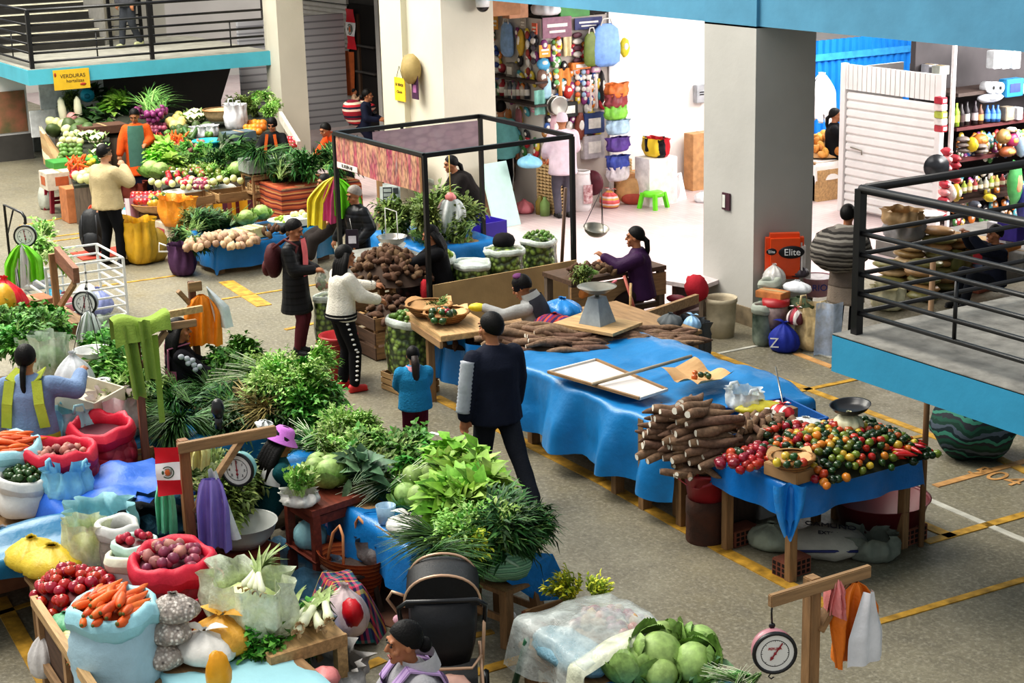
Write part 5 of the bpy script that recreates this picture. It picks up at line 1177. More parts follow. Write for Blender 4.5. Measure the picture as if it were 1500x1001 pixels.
for i in range(16):put(YUCA[i%4],'cassava_root',YP,'cassava',P(1018+U(-22,22),682+U(-12,10),.66),(U(0,6),U(-.2,.2),U(0,3)),.85,'cassava stacked over the red bucket')
b=MB();b.box((0,0,.36),(.5,.4,.72));one('stand_box',b,aW('wood_stand','#4a3a30',.8,'Z'),'dark wooden stand behind the red bucket holding the cassava stack','stand',(c0.x-.22,c0.y+.42,-.0))
dl=P(1035,790,0);b=MB();b.lathe([(.165,0),(.17,.02),(.165,.1),(.17,.12),(.165,.22),(.17,.24),(.168,.36),(.001,.36)],24,cap=False);one('rusty_drum',b,mat('rust','#6a3f2c',.85,.35,7,.5,20,col2='#3d2a22'),'rusty brown drum under the red bucket of cassava','drum',dl)
aL('red plastic bucket of cassava on the rusty drum',(dl.x,dl.y,.36),.19,.24,mat('plastic_red2','#9b2a33',.4),.8)
for px,py,h_ in((905,722,.75),(945,745,.8),(958,735,.8),(1000,770,.7)):b=MB();b.box((0,0,h_/2),(.07,.09,h_));one('timber_prop',b,WOODZ,{905:'short timber prop under the blue tarpaulin, farthest left',945:'tall timber prop under the right end of the blue tarpaulin',958:'timber prop touching the tall one under the tarpaulin end',1000:'timber prop beside the rusty drum'}[px],'prop',P(px,py,0))
tr=aB('tray','blue lined tray of cut cassava pieces right of the cassava stack','tray',P(1108,640,.72),1.45)
b=MB();b.box((0,0,.01),(.95,.62,.02));aA('tray_base',b,WOOD,tr)
for s in(-1,1):b=MB();b.box((0,s*.31,.09),(.95,.02,.18));aA('tray_side',b,aC('tray_blue','#1d5fa5',.4),tr);b=MB();b.box((s*.475,0,.09),(.02,.62,.18));aA('tray_side',b,aC('tray_blue','#1d5fa5'),tr)
for x in(-.42,.42):
 for y in(-.26,.26):b=MB();b.box((x,y,-.36),(.06,.06,.72));aA('leg',b,WOODZ,tr)
def cutmesh():
 b=MB();b.tube([(-.06,0,0),(0,.003,0),(.06,0,0)],[.03,.033,.026],9);b.mat(1).lathe([(.001,.0),(.027,0)],9,(-.0605,0,0),eul(0,-PI/2,0),cap=False);return b.mesh('cassava_piece',[mat('veg_yuca','#6d5440'),mat('veg_yuca_flesh','#ece5d5')])
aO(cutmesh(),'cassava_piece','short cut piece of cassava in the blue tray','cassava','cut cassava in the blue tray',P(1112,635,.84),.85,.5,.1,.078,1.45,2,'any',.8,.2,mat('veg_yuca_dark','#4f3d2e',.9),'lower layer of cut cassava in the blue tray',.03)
aQ('plastic_bag','clear white plastic bag at the back of the blue tray',P(1090,598,.92),.16,.16,bA('film_white','#dfe4e6',.75),0,1,knot=0)
aQ('plastic_bag','yellow plastic bag lying in the blue tray',P(1112,603,.92),.2,.1,aC('bag_yellow2','#c9bd3a',.4),1.2,2,ears=0,sq=.5)
aQ('plastic_bag','red and white plastic bag at the right end of the blue tray',P(1145,608,.93),.1,.1,aJ('bag_redwhite',['#c23a3f','#e8dcd8','#c23a3f'],12,'X',.4),.2,3)
aG('pepper_table','timber table on bricks under blue plastic heaped with peppers',(-9.78,-8.92,7.74,8.98),.80,WOOD,WOODZ,.03,.07,.05)
aP('blue_sheet','shiny blue plastic sheet over the pepper table',(-9.8,-8.9,7.72,9.0),.81,(.15,.27,.27,.15),aC('tarp_pepper','#1878c4',.3,.35,5),seed=5,rip=.035,res=.045)
b=MB();b.sheet(lambda u,v:V((.05*sin(u*9)*(1-v*.5)-.02,(u-.5)*(.24-.18*v*v),-.42*v+.03*sin(u*7)*v)),12,10);one('blue_plastic',b,aC('tarp_pepper2','#2a8fdc',.25,.6,8),'bright blue plastic corner knotted and hanging at the front of the pepper table','plastic',P(1157,712,.82),fa(-2))
for i,(px,py,lab)in enumerate(((1085,797,'left'),(1161,842,'front'),(1332,795,'right'))):
 hbk=aB('hollow_brick','red hollow clay brick under the %s leg of the pepper table'%lab,'brick',(P(px,py,0)if i!=1 else P(1160,843,0))+V((-.03,.02,0)),.05)
 b=MB();b.box((0,0,.07),(.16,.26,.14),None,.006);aA('block',b,mat('clay','#7d4a38',.9,.2,8,.3),hbk)
 b=MB()
 for r_ in range(3):
  for c_ in range(5):b.box((.081,(c_-2)*.048,.03+r_*.04),(.004,.03,.026))
  for c_ in range(3):b.box(((c_-1)*.05,-.131,.03+r_*.04),(.03,.004,.026))
 aA('holes',b,mat('hole_dark','#22140f',.9),hbk,kind='stuff')
PL='small round rocoto pepper on the pepper table, dark green to red'
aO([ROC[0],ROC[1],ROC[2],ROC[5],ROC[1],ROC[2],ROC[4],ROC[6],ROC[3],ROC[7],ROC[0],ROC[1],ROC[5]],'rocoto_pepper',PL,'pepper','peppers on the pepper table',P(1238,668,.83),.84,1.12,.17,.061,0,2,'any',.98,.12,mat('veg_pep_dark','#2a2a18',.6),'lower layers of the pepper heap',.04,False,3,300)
aO(ROCR,'rocoto_pepper','dark red rocoto pepper at the near left edge of the pepper table','pepper','red peppers at the near edge',P(1096,676,.85),.3,.62,.06,.075,.2,2,'any',1.15,.12,None,'',.03,True,9)
aO(ROCR,'rocoto_pepper','red rocoto pepper in the row behind the paper lined basket','pepper','red peppers behind the basket',P(1152,640,.86),.25,.5,.08,.08,-.5,2,'any',1.1)
aD('small cardboard box under the paper lined pepper basket',P(1160,705,.81)+V((-.08,.06,0)),(.34,.24,.1),.1)
aK('paper lined basket of glossy peppers on the pepper table',P(1160,690,.92)+V((-.06,.05,0)),.16,.07,0,paper=PAPERL)
aO([ROC[0],ROC[4],ROC[5],ROC[1],ROC[7]],'rocoto_pepper','glossy pepper inside the paper lined basket','pepper','peppers in the paper basket',P(1158,682,.99),.22,.2,.06,.07,0,1,'any',1.0)
for i in range(14):put(CHILI,'chili_pepper','long bright red chilli at the right back corner of the pepper table','chilli',P(1318+U(-22,24),660+U(-12,12),.88+.04*(i%2)),(0,U(-.2,.2),U(.2,1.4)),1.0,'long red chillies')
pan('black enamel pan on a white bag behind the pepper heap',P(1246,604,1.12),.15,.06,mat('enamel_black','#1d1d20',.3),name='pan',tilt=(.1,0));aQ('plastic_bag','pale cream plastic bag under the black pan',P(1243,628,1.0),.12,.14,aC('bag_cream','#d9d3b0',.4),0,3,ears=0)
aQ('plastic_bag','white plastic bag tucked behind the left of the pepper heap',P(1180,628,.86),.16,.1,aC('bag_white3','#d9dcd8',.4),.7,5,ears=0,sq=.6)
b=MB();b.lathe([(.024,0),(.022,2.3)],10);one('wooden_pole',b,aW('pole_brown','#8a6a4a',.7,'Z'),'round wooden pole standing at the right corner of the pepper table','pole',P(1346,803,0)+V((-.02,.04,0)))
bs=P(1290,790,0);b=MB();b.lathe([(.001,0),(.3,0),(.38,.3),(.4,.31),(.37,.29),(.29,.03),(.001,.03)],30,cap=False);one('basin',b,RED2,'large maroon plastic basin under the pepper table','basin',bs+V((-.12,.1,0)))
ss=aB('rice_sack','white printed sack lying under the pepper table','sack',P(1212,812,0),.9)
b=MB();b.ball((0,0,.1),(.3,.24,.12),18,10,None,.12,3,2);aA('sack_body',b,mat('sack_white','#a9a79d',.8,.1,8,.3,30),ss)
text('CAMUNO',.09,mat('ink_navy','#2b2b38',.7),ss,(.02,.02,.23),(.12,.1,0));text('EXTRA',.055,mat('ink_navy','#2b2b38'),ss,(.0,-.09,.21),(.3,.1,0))
b=MB();b.tube([(-.25,-.2,.1),(0,-.235,.12),(.25,-.17,.1)],.012,6);aA('blue_stripe',b,mat('stripe_blue','#2b3468',.6),ss)
aQ('sack_bundle','grey green sack bundle right of the printed sack under the table',P(1275,815,0),.22,.2,mat('sack_greygreen','#6f766c',.8,.2,6,.3),.5,2,ears=0,knot=0)
aQ('sack_bundle','pale green sack bundle left of the printed sack under the table',P(1130,800,0),.2,.2,mat('sack_palegreen','#98a090',.8,.2,6,.3),.2,5,ears=0)
aD('white box under the left end of the pepper table',P(1105,778,.0)+V((-.3,.3,0)),(.3,.25,.3),0,mat('carton_white','#c9c9c6',.7))
gb=aB('cloth_bundle','large dark green striped cloth bundle on the floor under the right landing','bundle',P(1425,668,0),.4)
b=MB();b.ball((0,0,.3),(.4,.36,.32),24,16,None,.16,2,4);aA('wrap',b,aJ('cloth_green',['#1f4a3c','#2c2f35','#3c7a68','#1b2b30','#4a5560','#18382e'],6,'Z',.8,1.6),gb)
be=aB('bench','low bench with a pale top beside the grey pillar','bench',P(1018,460,0)+V((0,.1,0)),.35)
b=MB();b.box((0,0,.42),(.5,.8,.05));aA('seat',b,mat('bench_pale','#c9bcbc',.5),be);b=MB();b.box((.2,-.3,.2),(.06,.06,.4));aA('leg',b,WOODG,be);b=MB();b.box((.2,.3,.2),(.06,.06,.4));aA('leg',b,WOODG,be);b=MB();b.box((-.2,0,.2),(.06,.6,.4));aA('leg',b,aW('wood_redbrown','#54302a'),be)
one('red_bundle',(lambda b:(b.ball((0,0,.12),(.15,.13,.16),14,9,None,.2),b)[1])(MB()),C('red_cloth','#a82a36'),'red cloth bundle on the pale bench against the grey pillar','bundle',P(1028,440,.44)+V((-.1,0,0)))
one('maroon_slipper',(lambda b:(b.ball((0,0,.04),(.13,.05,.05),12,7,None,.1),b)[1])(MB()),mat('slipper','#7a1f30',.5),'maroon slipper on the near edge of the pale bench','slipper',P(992,443,.44),.6)
bn_=P(1056,492,0);t=aB('waste_bin','stained cream plastic bin at the foot of the grey pillar','bin',bn_)
b=MB();b.lathe([(.001,0),(.15,0),(.165,.2),(.175,.40),(.185,.41),(.185,.46),(.178,.46),(.165,.42),(.14,.03),(.001,.03)],30,cap=False);aA('bin_body',b,mat('bin_cream','#b9ad94',.7,.25,5,.2),t)
b=MB();b.ball((0,0,.36),(.15,.15,.05),16,8,None,.3);aA('rubbish',b,mat('rubbish','#5d4c38',.9,.4,12),t,kind='stuff')
aQ('rubbish_bag','dark grey plastic bag with a pale green stripe beside the cassava table',P(1010,538,0),.24,.52,aC('bag_darkgrey','#3f4347',.35),0,3,ears=0,knot=0)
b=MB();b.sheet(lambda u,v:V(((u-.5)*.07,-.255-.02*sin(v*3),.06+.42*v)),3,8);aA('pale_stripe',b,aC('strip_mint','#7fb59b'),bpy.data.objects['rubbish_bag'],rot=(0,0,fa(0)+.25))
aQ('plastic_bag','pale blue bag top above the dark grey bag',P(1014,482,.5),.1,.16,aC('bag_skyblue','#8fb7d8',.4),0,2)
aQ('cloth_bundle','grey crumpled cloth on the cassava table end',P(982,478,.8),.13,.14,mat('cloth_grey4','#555a5c',.8),0,8,ears=0)
b=MB();b.box((0,0,.38),(.05,.9,.1));one('timber_beam',b,WOOD,'pale timber board along the right end of the cassava table','board',P(985,500,.3)*1,.3)
ef=aB('paper_pack','orange pack of paper towels with dark brand mark standing on the pile by the pillar','pack',P(1148,408,.58),fa(270)+PI)
b=MB();b.box((0,0,.27),(.44,.18,.54),None,.05);aA('pack_film',b,mat('pack_orange','#d8501f',.35,.1,5),ef);b=MB();b.box((.19,0,.22),(.1,.185,.42),None,.04);aA('pack_side',b,mat('pack_white','#dcd6d2',.4),ef)
b=MB();b.ball((.07,-.095,.33),(.15,.012,.075),20,10);aA('brand_oval',b,mat('brand_black','#17171c',.4),ef);text('Elite',.11,mat('brand_white','#efefef',.4),ef,(.075,-.112,.33),(PI/2,0,0),ext=.004)
b=MB();b.ball((-.16,-.092,.34),(.06,.008,.04),14,8);aA('brand_oval',b,mat('brand_black','#17171c'),ef);text('Elite',.045,mat('brand_white','#efefef'),ef,(-.16,-.104,.34),(PI/2,0,0),ext=.003)
gx=P(1150,505,0)
def pile_at(px,py,z):return P(px,py,z)
aN('rice_sack','dark green and white printed sack standing left in the pillar pile',P(1118,505,0),.13,.42,mat('sack_dkgreen','#23382b',.6,.3,4,col2='#8a9486'),mat('sack_rimgrey','#9aa094',.7),seed=3)
aN('goods_sack','green and grey sack at the back left of the pillar pile',P(1112,490,0)+V((.12,.05,0)),.13,.62,mat('sack_green5','#2f4a38',.7,.3,5),mat('sack_rimgrey','#9aa094'),seed=6)
tb_=aB('plastic_tub','clear plastic tub with a red lid in the middle of the pillar pile','tub',P(1136,478,.22),.3)
b=MB();b.lathe([(.001,0),(.12,0),(.14,.26),(.001,.26)],24,cap=False);aA('tub_body',b,mat('tub_clear','#8a7672',.3,.4,9),tb_);b=MB();b.lathe([(.15,.25),(.155,.31),(.001,.32)],24,cap=False);aA('lid',b,RED,tb_)
aQ('backpack','royal blue backpack with white lettering at the front of the pillar pile',P(1148,514,0),.17,.34,C('blue_pack','#26348c',.6),.2,4,cat='backpack')
lt_=text('Z',.16,GW,[o for o in bpy.data.objects if o.get('label','').startswith('royal blue')][0],(.0,-.17,.12),(PI/2,0,0));lt_.rotation_euler=(PI/2,0,.6)
aQ('plastic_bag','tall clear plastic bag of straw coloured goods at the right of the pillar pile',P(1190,512,0),.2,.5,bA('film_straw','#c9b48a',.8),0,7,knot=0,lump=mat('straw','#b0935c',.8,.2,14))
aQ('plastic_bag','round clear plastic bag on top of the pillar pile',P(1134,416,.56),.14,.24,bA('film_clear2','#d3d3cf',.85),0,9,ears=0)
aD('orange printed packet under the round clear bag',P(1132,436,.52),(.34,.2,.08),.3,mat('packet_orange','#b87a48',.6,.3,9))
aQ('plastic_bag','white plastic sack with a dark tip lying right on the pillar pile',P(1168,428,.56),.17,.14,aC('bag_white5','#d3d6da',.4),.4,2,ears=0,sq=.5)
aQ('plastic_bag','dark packet of goods beside the paper pack',P(1170,405,.6),.12,.15,mat('packet_dark','#4a4148',.5),.1,2,ears=0)
aQ('cloth_bundle','dark olive bag beneath the white plastic sack of the pile',P(1170,452,.4),.18,.14,mat('bag_olive','#3b4a30',.7,.3,6),.1,3,ears=0)
aQ('plastic_bag','red and white patterned bag in the pillar pile above the straw goods',P(1165,475,.3),.1,.2,aJ('bag_rw2',['#a83a48','#d9d0cc','#5d3038'],9,'X',.5),.1,3)
one('laundry_tub',(lambda b:(b.lathe([(.001,0),(.14,0),(.19,.22),(.2,.23)],24,cap=False),b.mat(1).lathe([(.001,.2),(.18,.22)],24,cap=False),b)[2])(MB()),[mat('pink_tub','#d9a7b5',.4),mat('white_tub','#e6e0e0',.4)],'pale pink tub with blue lettering behind the pillar pile','tub',P(1196,432,.25))
lt_=text('RIO',.11,mat('ink_blue','#3a4a9a',.5),None,P(1203,411,.45)+V((.08,-.14,0)),(PI/2,0,fa(270)+PI));lt_.parent=bpy.data.objects['laundry_tub'];lt_.location=(.172,-.104,.13)
b=MB();b.sheet(lambda u,v:V(((u-.5)*.3,.04*sin(u*8)+.1*v,.62*(1-v))),10,10);one('plastic_sheet',b,bA('film_bluewhite','#c3d4ee',.85),'pale blue white plastic sheet hanging at the right of the pillar pile','plastic',P(1214,525,0),fa(90))
q=EYE+ray(1190,845)*9.0;gp=gibbet('scale_post','timber post with cross arm at the front right holding a hanging dial scale',(q.x,q.y,0),q.z,-.34,.36,.075,brace=1,rz=PI/2,ah=.07,aw=.035,bl=.22)
rzp=PI/2
def onarm(x,dz=0):return V((q.x,q.y,q.z-.05+dz))+rotz(rzp)@V((x,-.055,0))
bB('round hanging dial scale with a pink case on the front right timber post',onarm(-.32,.02),.118,fa(270)-PI*2+.1,None,.15,col='#b9828a',needle=-.6+PI*0,word='PERUKA')
aR('plastic_bags','white plastic bag over an orange one hanging from the front right post',onarm(.25,-.02),.3,.56,[aC('bag_orange2','#dd7a22',.4)],rzp,2,depth=.05,names=['orange_bag'],pinch=.12)
w_=[o for o in bpy.data.objects if o.get('label','').startswith('white plastic bag over an orange')][0]
b=MB();b.sheet(lambda u,v:V(((u-.5)*.26*(.25+.75*min(1,v*1.6))+.02,-.085-.03*sin(u*PI)+.012*sin(u*14),-.03-.42*v)),14,10);aA('white_bag',b,aC('bag_whiteclean','#dddde0',.45,.3),w_)
aR('plastic_bag','small crumpled pink plastic bag tied on the arm of the front right post',onarm(.12,.03),.09,.24,[aC('bag_coral','#e08a88')],rzp,4,depth=.03)
SX,SY=-22.3,14.08
b=MB();b.box((-23.4,SY+.02,1.5),(2.25,.04,3.0));aV('wall_kiosk_near',b,mat('panel_pale','#d6d0ca',.7,.05,2))
b=MB();b.box((SX,14.72,1.5),(.04,1.24,3.0));aV('wall_kiosk_front',b,mat('panel_pale2','#b9aea6',.7,.1,2))
b=MB();b.box((SX+.03,15.36,1.53),(.06,.07,3.06));aV('trim_post_kiosk',b,mat('post_white','#d9d6d6',.5))
b=MB();b.box((-23.5,14.75,3.04),(2.4,1.3,.05));aV('trim_roof_kiosk',b,DARK)
b=MB();b.box((-25.0,14.6,3.3),(5.0,.1,.9));aV('wall_dark_above',b,DARK)
for i,(px,py,w_,h_,c_,l)in enumerate(((735,8,.5,.5,'#a97b5a','brown cardboard box on the kiosk roof, left'),(755,12,.35,.45,'#b5876a','brown cardboard box on the kiosk roof, middle'),(712,6,.3,.3,'#7a5a48','dark brown box on the kiosk roof beside the lamp'))):
 aD(l,PX(px,py+14,-22.5)*1,(w_*.6,w_,h_),0,mat('card%d'%i,c_,.8))
aD('green plastic crate on the kiosk roof',PX(835,24,-22.4),(.3,.55,.3),0,mat('crate_green','#3f8a3a',.5),name='storage_crate')
aQ('plastic_bag','white stuffed bag on the kiosk roof',PX(800,22,-22.4),.25,.3,aC('bag_whiteclean','#dddde0'),0,2,ears=0)
b=MB();b.ball((0,0,0),(.1,.1,.1),14,9);b.mat(1).lathe([(.1,-.02),(.11,.08),(.09,.16)],16);one('dome_camera',b,[mat('dome_black','#15151a',.15),mat('dome_white','#e6e6e6',.4)],'small white dome camera at the top of the tall white pillar','camera',PX(707,8,-22.0))
def it(face,kind,px,py,w,h,col,name,label,cat,off=.06,col2=None,n=5):
 """goods hung on the kiosk walls: w and h in photograph pixels"""
 p_=PY(px,py,SY-off)if face=='N' else PX(px,py,SX+off)
 W=msz(w,p_)*(1.35 if face=='N' else 1.2);H=msz(h,p_);rz=0 if face=='N' else PI/2
 m=mat('goods'+col,col,.5,.18,12);m2=mat('goods'+(col2 or '#e8e2da'),col2 or '#e8e2da',.5,.15,12)
 t=aB(name,label,cat,p_,rz)
 if kind=='card':
  b=MB();b.box((0,0,0),(W,.012,H));aA('card',b,m,t)
  b=MB();b.box((0,-.009,H*.1),(W*.7,.004,H*.16));aA('print',b,m2,t);b=MB();b.box((0,-.009,-H*.2),(W*.55,.004,H*.12));aA('print',b,m2,t)
 elif kind=='bag':
  b=MB();b.lathe([(W*.2,H*.5),(W*.42,H*.36),(W*.5,-.1*H),(W*.46,-.4*H),(W*.25,-.5*H),(.001,-.5*H)],18,sy=.28,wob=.1,cap=False);aA('bag_body',b,m,t)
  b=MB();b.tube([(-W*.2,-.02,H*.46),(-W*.12,-.02,H*.62),(W*.12,-.02,H*.62),(W*.2,-.02,H*.46)],.012,5);aA('handle',b,m2,t)
 elif kind=='strip':
  for i in range(n):b=MB();b.ball((0,0,H*.5-H*(i+.5)/n),(W*.5,.03,H*.46/n),8,6);aA('packet',b,m if i%2==0 else m2,t)
 elif kind=='pouch':
  b=MB();b.ball((0,0,0),(W*.5,.06,H*.5),12,8,None,.22,3,px);aA('pouch',b,m,t);b=MB();b.ball((0,-.045,.02),(W*.26,.02,H*.2),8,6);aA('print',b,m2,t)
 elif kind=='cloth':
  b=MB();b.sheet(lambda u,v:V(((u-.5)*W,-.03*sin(u*11)*(1-v*.5),(v-.5)*H)),12,8);aA('cloth',b,m,t)
 elif kind=='box':b=MB();b.box((0,0,0),(W,.12,H),None,.01);aA('box',b,m,t);b=MB();b.box((0,-.063,0),(W*.6,.004,H*.5));aA('print',b,m2,t)
 elif kind=='bottle':
  b=MB();b.lathe([(.001,-H/2),(W/2,-H/2),(W/2,H*.15),(W*.2,H*.35),(W*.2,H/2),(.001,H/2)],12);aA('bottle',b,m,t);b=MB();b.lathe([(W*.52,-H*.3),(W*.52,H*.05)],12,cap=False);aA('label_band',b,m2,t)
 return t
for a in(('N','pouch',709,38,12,26,'#2a2527','black_bag','black bag at the top left of the kiosk near wall'),('N','pouch',712,66,13,40,'#1f1d22','black_bag','long black bag hanging below the topmost black bag'),('N','card',725,33,12,20,'#dfa02e','price_card','yellow card beside the black bags on the near kiosk wall'),('N','strip',722,58,7,34,'#d07a4a','sachet_strip','orange sachet strip left of the big blue bag'),('N','bag',743,58,27,50,'#8fb2de','blue_bag','big pale blue bag hanging on the near kiosk wall'),('N','pouch',763,62,12,40,'#c9a83a','snack_bag','shiny yellow snack bag right of the pale blue bag'),('N','card',766,34,10,14,'#b5aba0','packet','pale packet above the shiny yellow snack bag'),('N','strip',773,78,7,66,'#9a4038','sachet_strip','dark red sachet strip near the kiosk corner',),('N','strip',781,70,10,50,'#5c5660','sachet_strip','grey sachet strip at the kiosk corner'),('N','card',783,42,10,16,'#d9684a','packet','orange packet at the top of the kiosk corner'),('N','strip',727,95,13,44,'#2a3f8a','bead_strings','bundle of blue beads hanging under the pale blue bag'),('N','strip',714,100,10,40,'#2d2a2e','belt_bundle','bundle of dark belts hanging at the left of the kiosk'),('N','box',751,103,16,22,'#8f8880','folded_cloth','grey folded cloth on the kiosk shelf'),('N','pouch',736,100,9,14,'#b5414a','packet','red packet beside the grey folded cloth'),('N','pouch',718,118,10,14,'#d27f8a','packet','pink packet below the dark belts'),('N','bottle',737,128,9,24,'#a8323a','jar','red jar on the left of the kiosk shelf'),('N','box',720,137,19,16,'#dcd6d0','carton','white carton at the left end of the kiosk shelf'),('N','bag',745,172,14,26,'#b8742f','bread_bag','orange brown bread bag on the lower kiosk shelf'),('N','bag',760,172,14,28,'#9f6a72','striped_bag','pinkish striped bag on the lower kiosk shelf'),('N','card',783,160,13,10,'#e39ab4','packet','pink packet hanging at the kiosk corner below the shelf'),('F','card',816,40,42,30,'#8b5c70','sign','mauve sign board at the top of the kiosk front'),('F','card',862,34,40,17,'#2c2f6a','sign','dark blue sign board beside the mauve sign'),('F','card',798,75,16,18,'#e29a2c','price_card','yellow orange card on the kiosk front near the corner'),('F','pouch',796,94,18,18,'#57a8d4','packet','bright blue packet under the yellow orange card'),('F','strip',811,78,6,40,'#5f8a4a','sachet_strip','thin green sachet strip below the mauve sign'),('F','strip',818,68,7,30,'#c94a4a','sachet_strip','red and white sachet strip below the mauve sign'),('F','strip',815,104,8,42,'#7fc27a','sachet_strip','pale green sachet strip in the middle of the kiosk front'),('F','cloth',832,68,13,28,'#e3d3a8','cream_cloth','cream cloth panel below the mauve sign'),('F','strip',846,70,15,46,'#6a4450','scalloped_strip','maroon scalloped sachet strip below the dark blue sign'),('F','pouch',794,115,16,28,'#7a5a4a','snack_bag','brown snack bag by the kiosk corner'),('F','cloth',828,120,20,40,'#e09045','net_bag','orange net bag hanging in the kiosk front'),('F','pouch',832,134,14,20,'#c23a32','packet','red packet under the orange net bag'),('F','box',849,96,28,10,'#e88a3a','carton','long orange carton across the kiosk front'),('F','strip',846,122,8,42,'#e07440','sachet_strip','orange sachet strip below the long orange carton'),('F','strip',855,122,7,42,'#a8c4e0','sachet_strip','pale blue sachet strip below the long orange carton'),('F','strip',861,122,6,42,'#d4788a','sachet_strip','rose sachet strip next to the pale blue strip'),('F','box',871,101,12,9,'#d9a8c4','carton','small pink carton right of the long orange carton'),('F','cloth',870,134,15,50,'#e9dcd8','patterned_dress','white patterned garment hanging near the kiosk post'),('F','pouch',882,128,8,50,'#2d2626','black_bag','narrow black bag beside the kiosk post'),('F','bag',802,128,12,34,'#a9cfe0','blue_bag','pale blue apron bag at the kiosk corner'),('F','cloth',792,150,18,36,'#7fb5a8','teal_cloth','teal flowered cloth at the kiosk corner'),('F','box',832,160,24,22,'#22211f','black_box','black box display in the lower kiosk front'),('F','box',868,180,30,30,'#3a4a7a','packet_stack','stack of blue packets low on the kiosk front'),('F','box',868,215,30,34,'#b9b2b5','packet_stack','stack of grey white packets low on the kiosk front'),('F','pouch',850,185,16,40,'#8a4a3a','snack_bag','rust snack bags above the scale table'),('F','bag',888,66,44,62,'#7fa8e6','shopping_bag','large blue white striped shopping bag at the kiosk post',),('F','bag',866,72,22,50,'#6f7f3a','shopping_bag','olive green shopping bag behind the blue white one'),('F','pouch',915,70,14,28,'#e3d23a','balloon','yellow red balloon beside the large shopping bag'),('F','pouch',822,172,18,36,'#c98a5a','snack_bag','tan snack bag beside the lilac hooded customer'),('F','pouch',812,190,14,60,'#d9b0b8','packet','long pink packet hanging above the egg trays')):
 it(*a[:8],a[8],a[7].replace('_',' ').split()[-1],off=.08 if a[7]!='shopping_bag' else.22)
for x,c_ in((742,'#b0a8a0'),(748,'#6a6f7a'),(754,'#8a9098'),(760,'#a05058'),(766,'#c9b8a8'),(772,'#4a4a52')):it('N','bottle',x,132,6,26,c_,'bottle','small bottle in the row on the kiosk shelf','bottle')
for q in list(bpy.data.objects):
 if q.get('label')=='small bottle in the row on the kiosk shelf':q['group']='bottles on the kiosk shelf'
b=MB();b.box((-22.9,SY-.12,PY(750,147,SY-.12).z),(1.6,.24,.03));b.box((-22.9,SY-.12,PY(750,114,SY-.12).z),(1.6,.24,.03));one('kiosk_shelf',b,aW('wood_darkshelf','#3a2a24',.6),'dark wooden shelves on the near wall of the white kiosk','shelf')
for i,(px,py)in enumerate(((812,154),(818,155))):b=MB();b.lathe([(.001,0),(.15,0),(.16,.03),(.14,.03),(.001,.012)],22,rot=eul(0,PI/2,0));one('frying_pan',b,STEEL,'round steel pan hung on the kiosk front, %s of two'%('nearer the corner' if i==0 else 'nearer the post'),'pan',PX(px,py,SX+.1+.08*i))
def bC(label,loc,n,w=.30,rz=0.0,brown=True,group=None,name='egg_trays'):
 t=aB(name,label,'egg trays',loc,rz);th=.052
 for i in range(n):
  b=MB();b.box((0,0,th*(i+.5)),(w,w,th*.5))
  for s in range(5):
   for q in(-1,1):b.box(((s-2)*w/5,q*w/2,th*(i+.5)),(w/9,.02,th*.8));b.box((q*w/2,(s-2)*w/5,th*(i+.5)),(.02,w/9,th*.8))
  aA('tray',b,mat('egg_tray','#c9ad80',.9,.15,14,.2),t)
 b=MB()
 for x in range(5):
  for y in range(5):b.ball(((x-2)*w/5.4,(y-2)*w/5.4,th*n+.012),(.024,.024,.03),7,6)
 aA('eggs',b,mat('egg','#c97a58',.5,.1),t);return t
egl=P(814,310,0);bC('tall stack of egg trays topped with brown eggs on the tiles before the kiosk',egl,15,.42,.15)
one('oil_bottle',(lambda b:(b.lathe([(.001,0),(.08,0),(.08,.2),(.03,.27),(.03,.3),(.001,.3)],14),b)[1])(MB()),mat('oil_amber','#8a7a3a',.2,.1),'amber oil bottle left of the egg tray stack','bottle',P(792,314,0))
one('oil_bottle',(lambda b:(b.lathe([(.001,0),(.08,0),(.08,.2),(.03,.27),(.03,.3),(.001,.3)],14),b)[1])(MB()),mat('oil_green','#7f9a5a',.2,.1),'greenish oil bottle touching the egg tray stack','bottle',P(800,316,0)+V((.0,-.02,0)))
aN('rice_sack','white rice sack with red print right of the egg tray stack',P(848,309,0),.22,.62,aC('rice_white','#e6dfdf',.6,.2),mat('sack_rimwhite','#e0dcdc',.7),seed=2,sq=.6,rim_r=.02,rz=.6)
b=MB();sk=bpy.data.objects['rice_sack.002']if 'rice_sack.002' in bpy.data.objects else bpy.data.objects['rice_sack']
b.sheet(lambda u,v:V((cos(-1.0+.9*u)*.245,sin(-1.0+.9*u)*.15,.14+.3*v)),6,3);aA('red_print',b,mat('print_red','#b5505a',.6,.4,18,col2='#e0c8c8'),sk)
aD('tall orange packet standing behind the egg trays',P(787,290,0),(.24,.3,.75),.2,mat('packet_orange3','#e5572e',.5),name='packet')
aQ('plastic_bag','blue plastic package above the tall orange packet',PX(776,245,-22.0+.4),.2,.2,aC('pack_blue','#7fb5d0',.4),0,3,ears=0)
aQ('snack_display','heap of bagged sweets and snacks on the floor before the kiosk',P(757,290,0),.3,.5,mat('snack_mix','#a8754a',.5,.5,9,col2='#c9b04a'),0,5,ears=0,knot=0)
aQ('snack_display','tall stack of tan snack pouches beside the teal customer',P(745,300,.0)+V((-.4,.2,.3)),.3,.75,aU('pouches_tan',['#b08a5a','#8a6a44','#c9a874'],9,'#3a2a20',.06,.5),0,6,ears=0,knot=0)
aQ('plastic_bag','pink bag of produce on the floor left of the oil bottles',P(768,312,0),.17,.22,aC('bag_pinkred','#d9808a',.4),0,8,ears=0)
one('steel_pot',(lambda b:(b.lathe([(.001,0),(.16,0),(.17,.22),(.17,.24),(.001,.24)],20),b)[1])(MB()),ALU,'aluminium pot on the floor behind the teal board','pot',P(730,300,0))
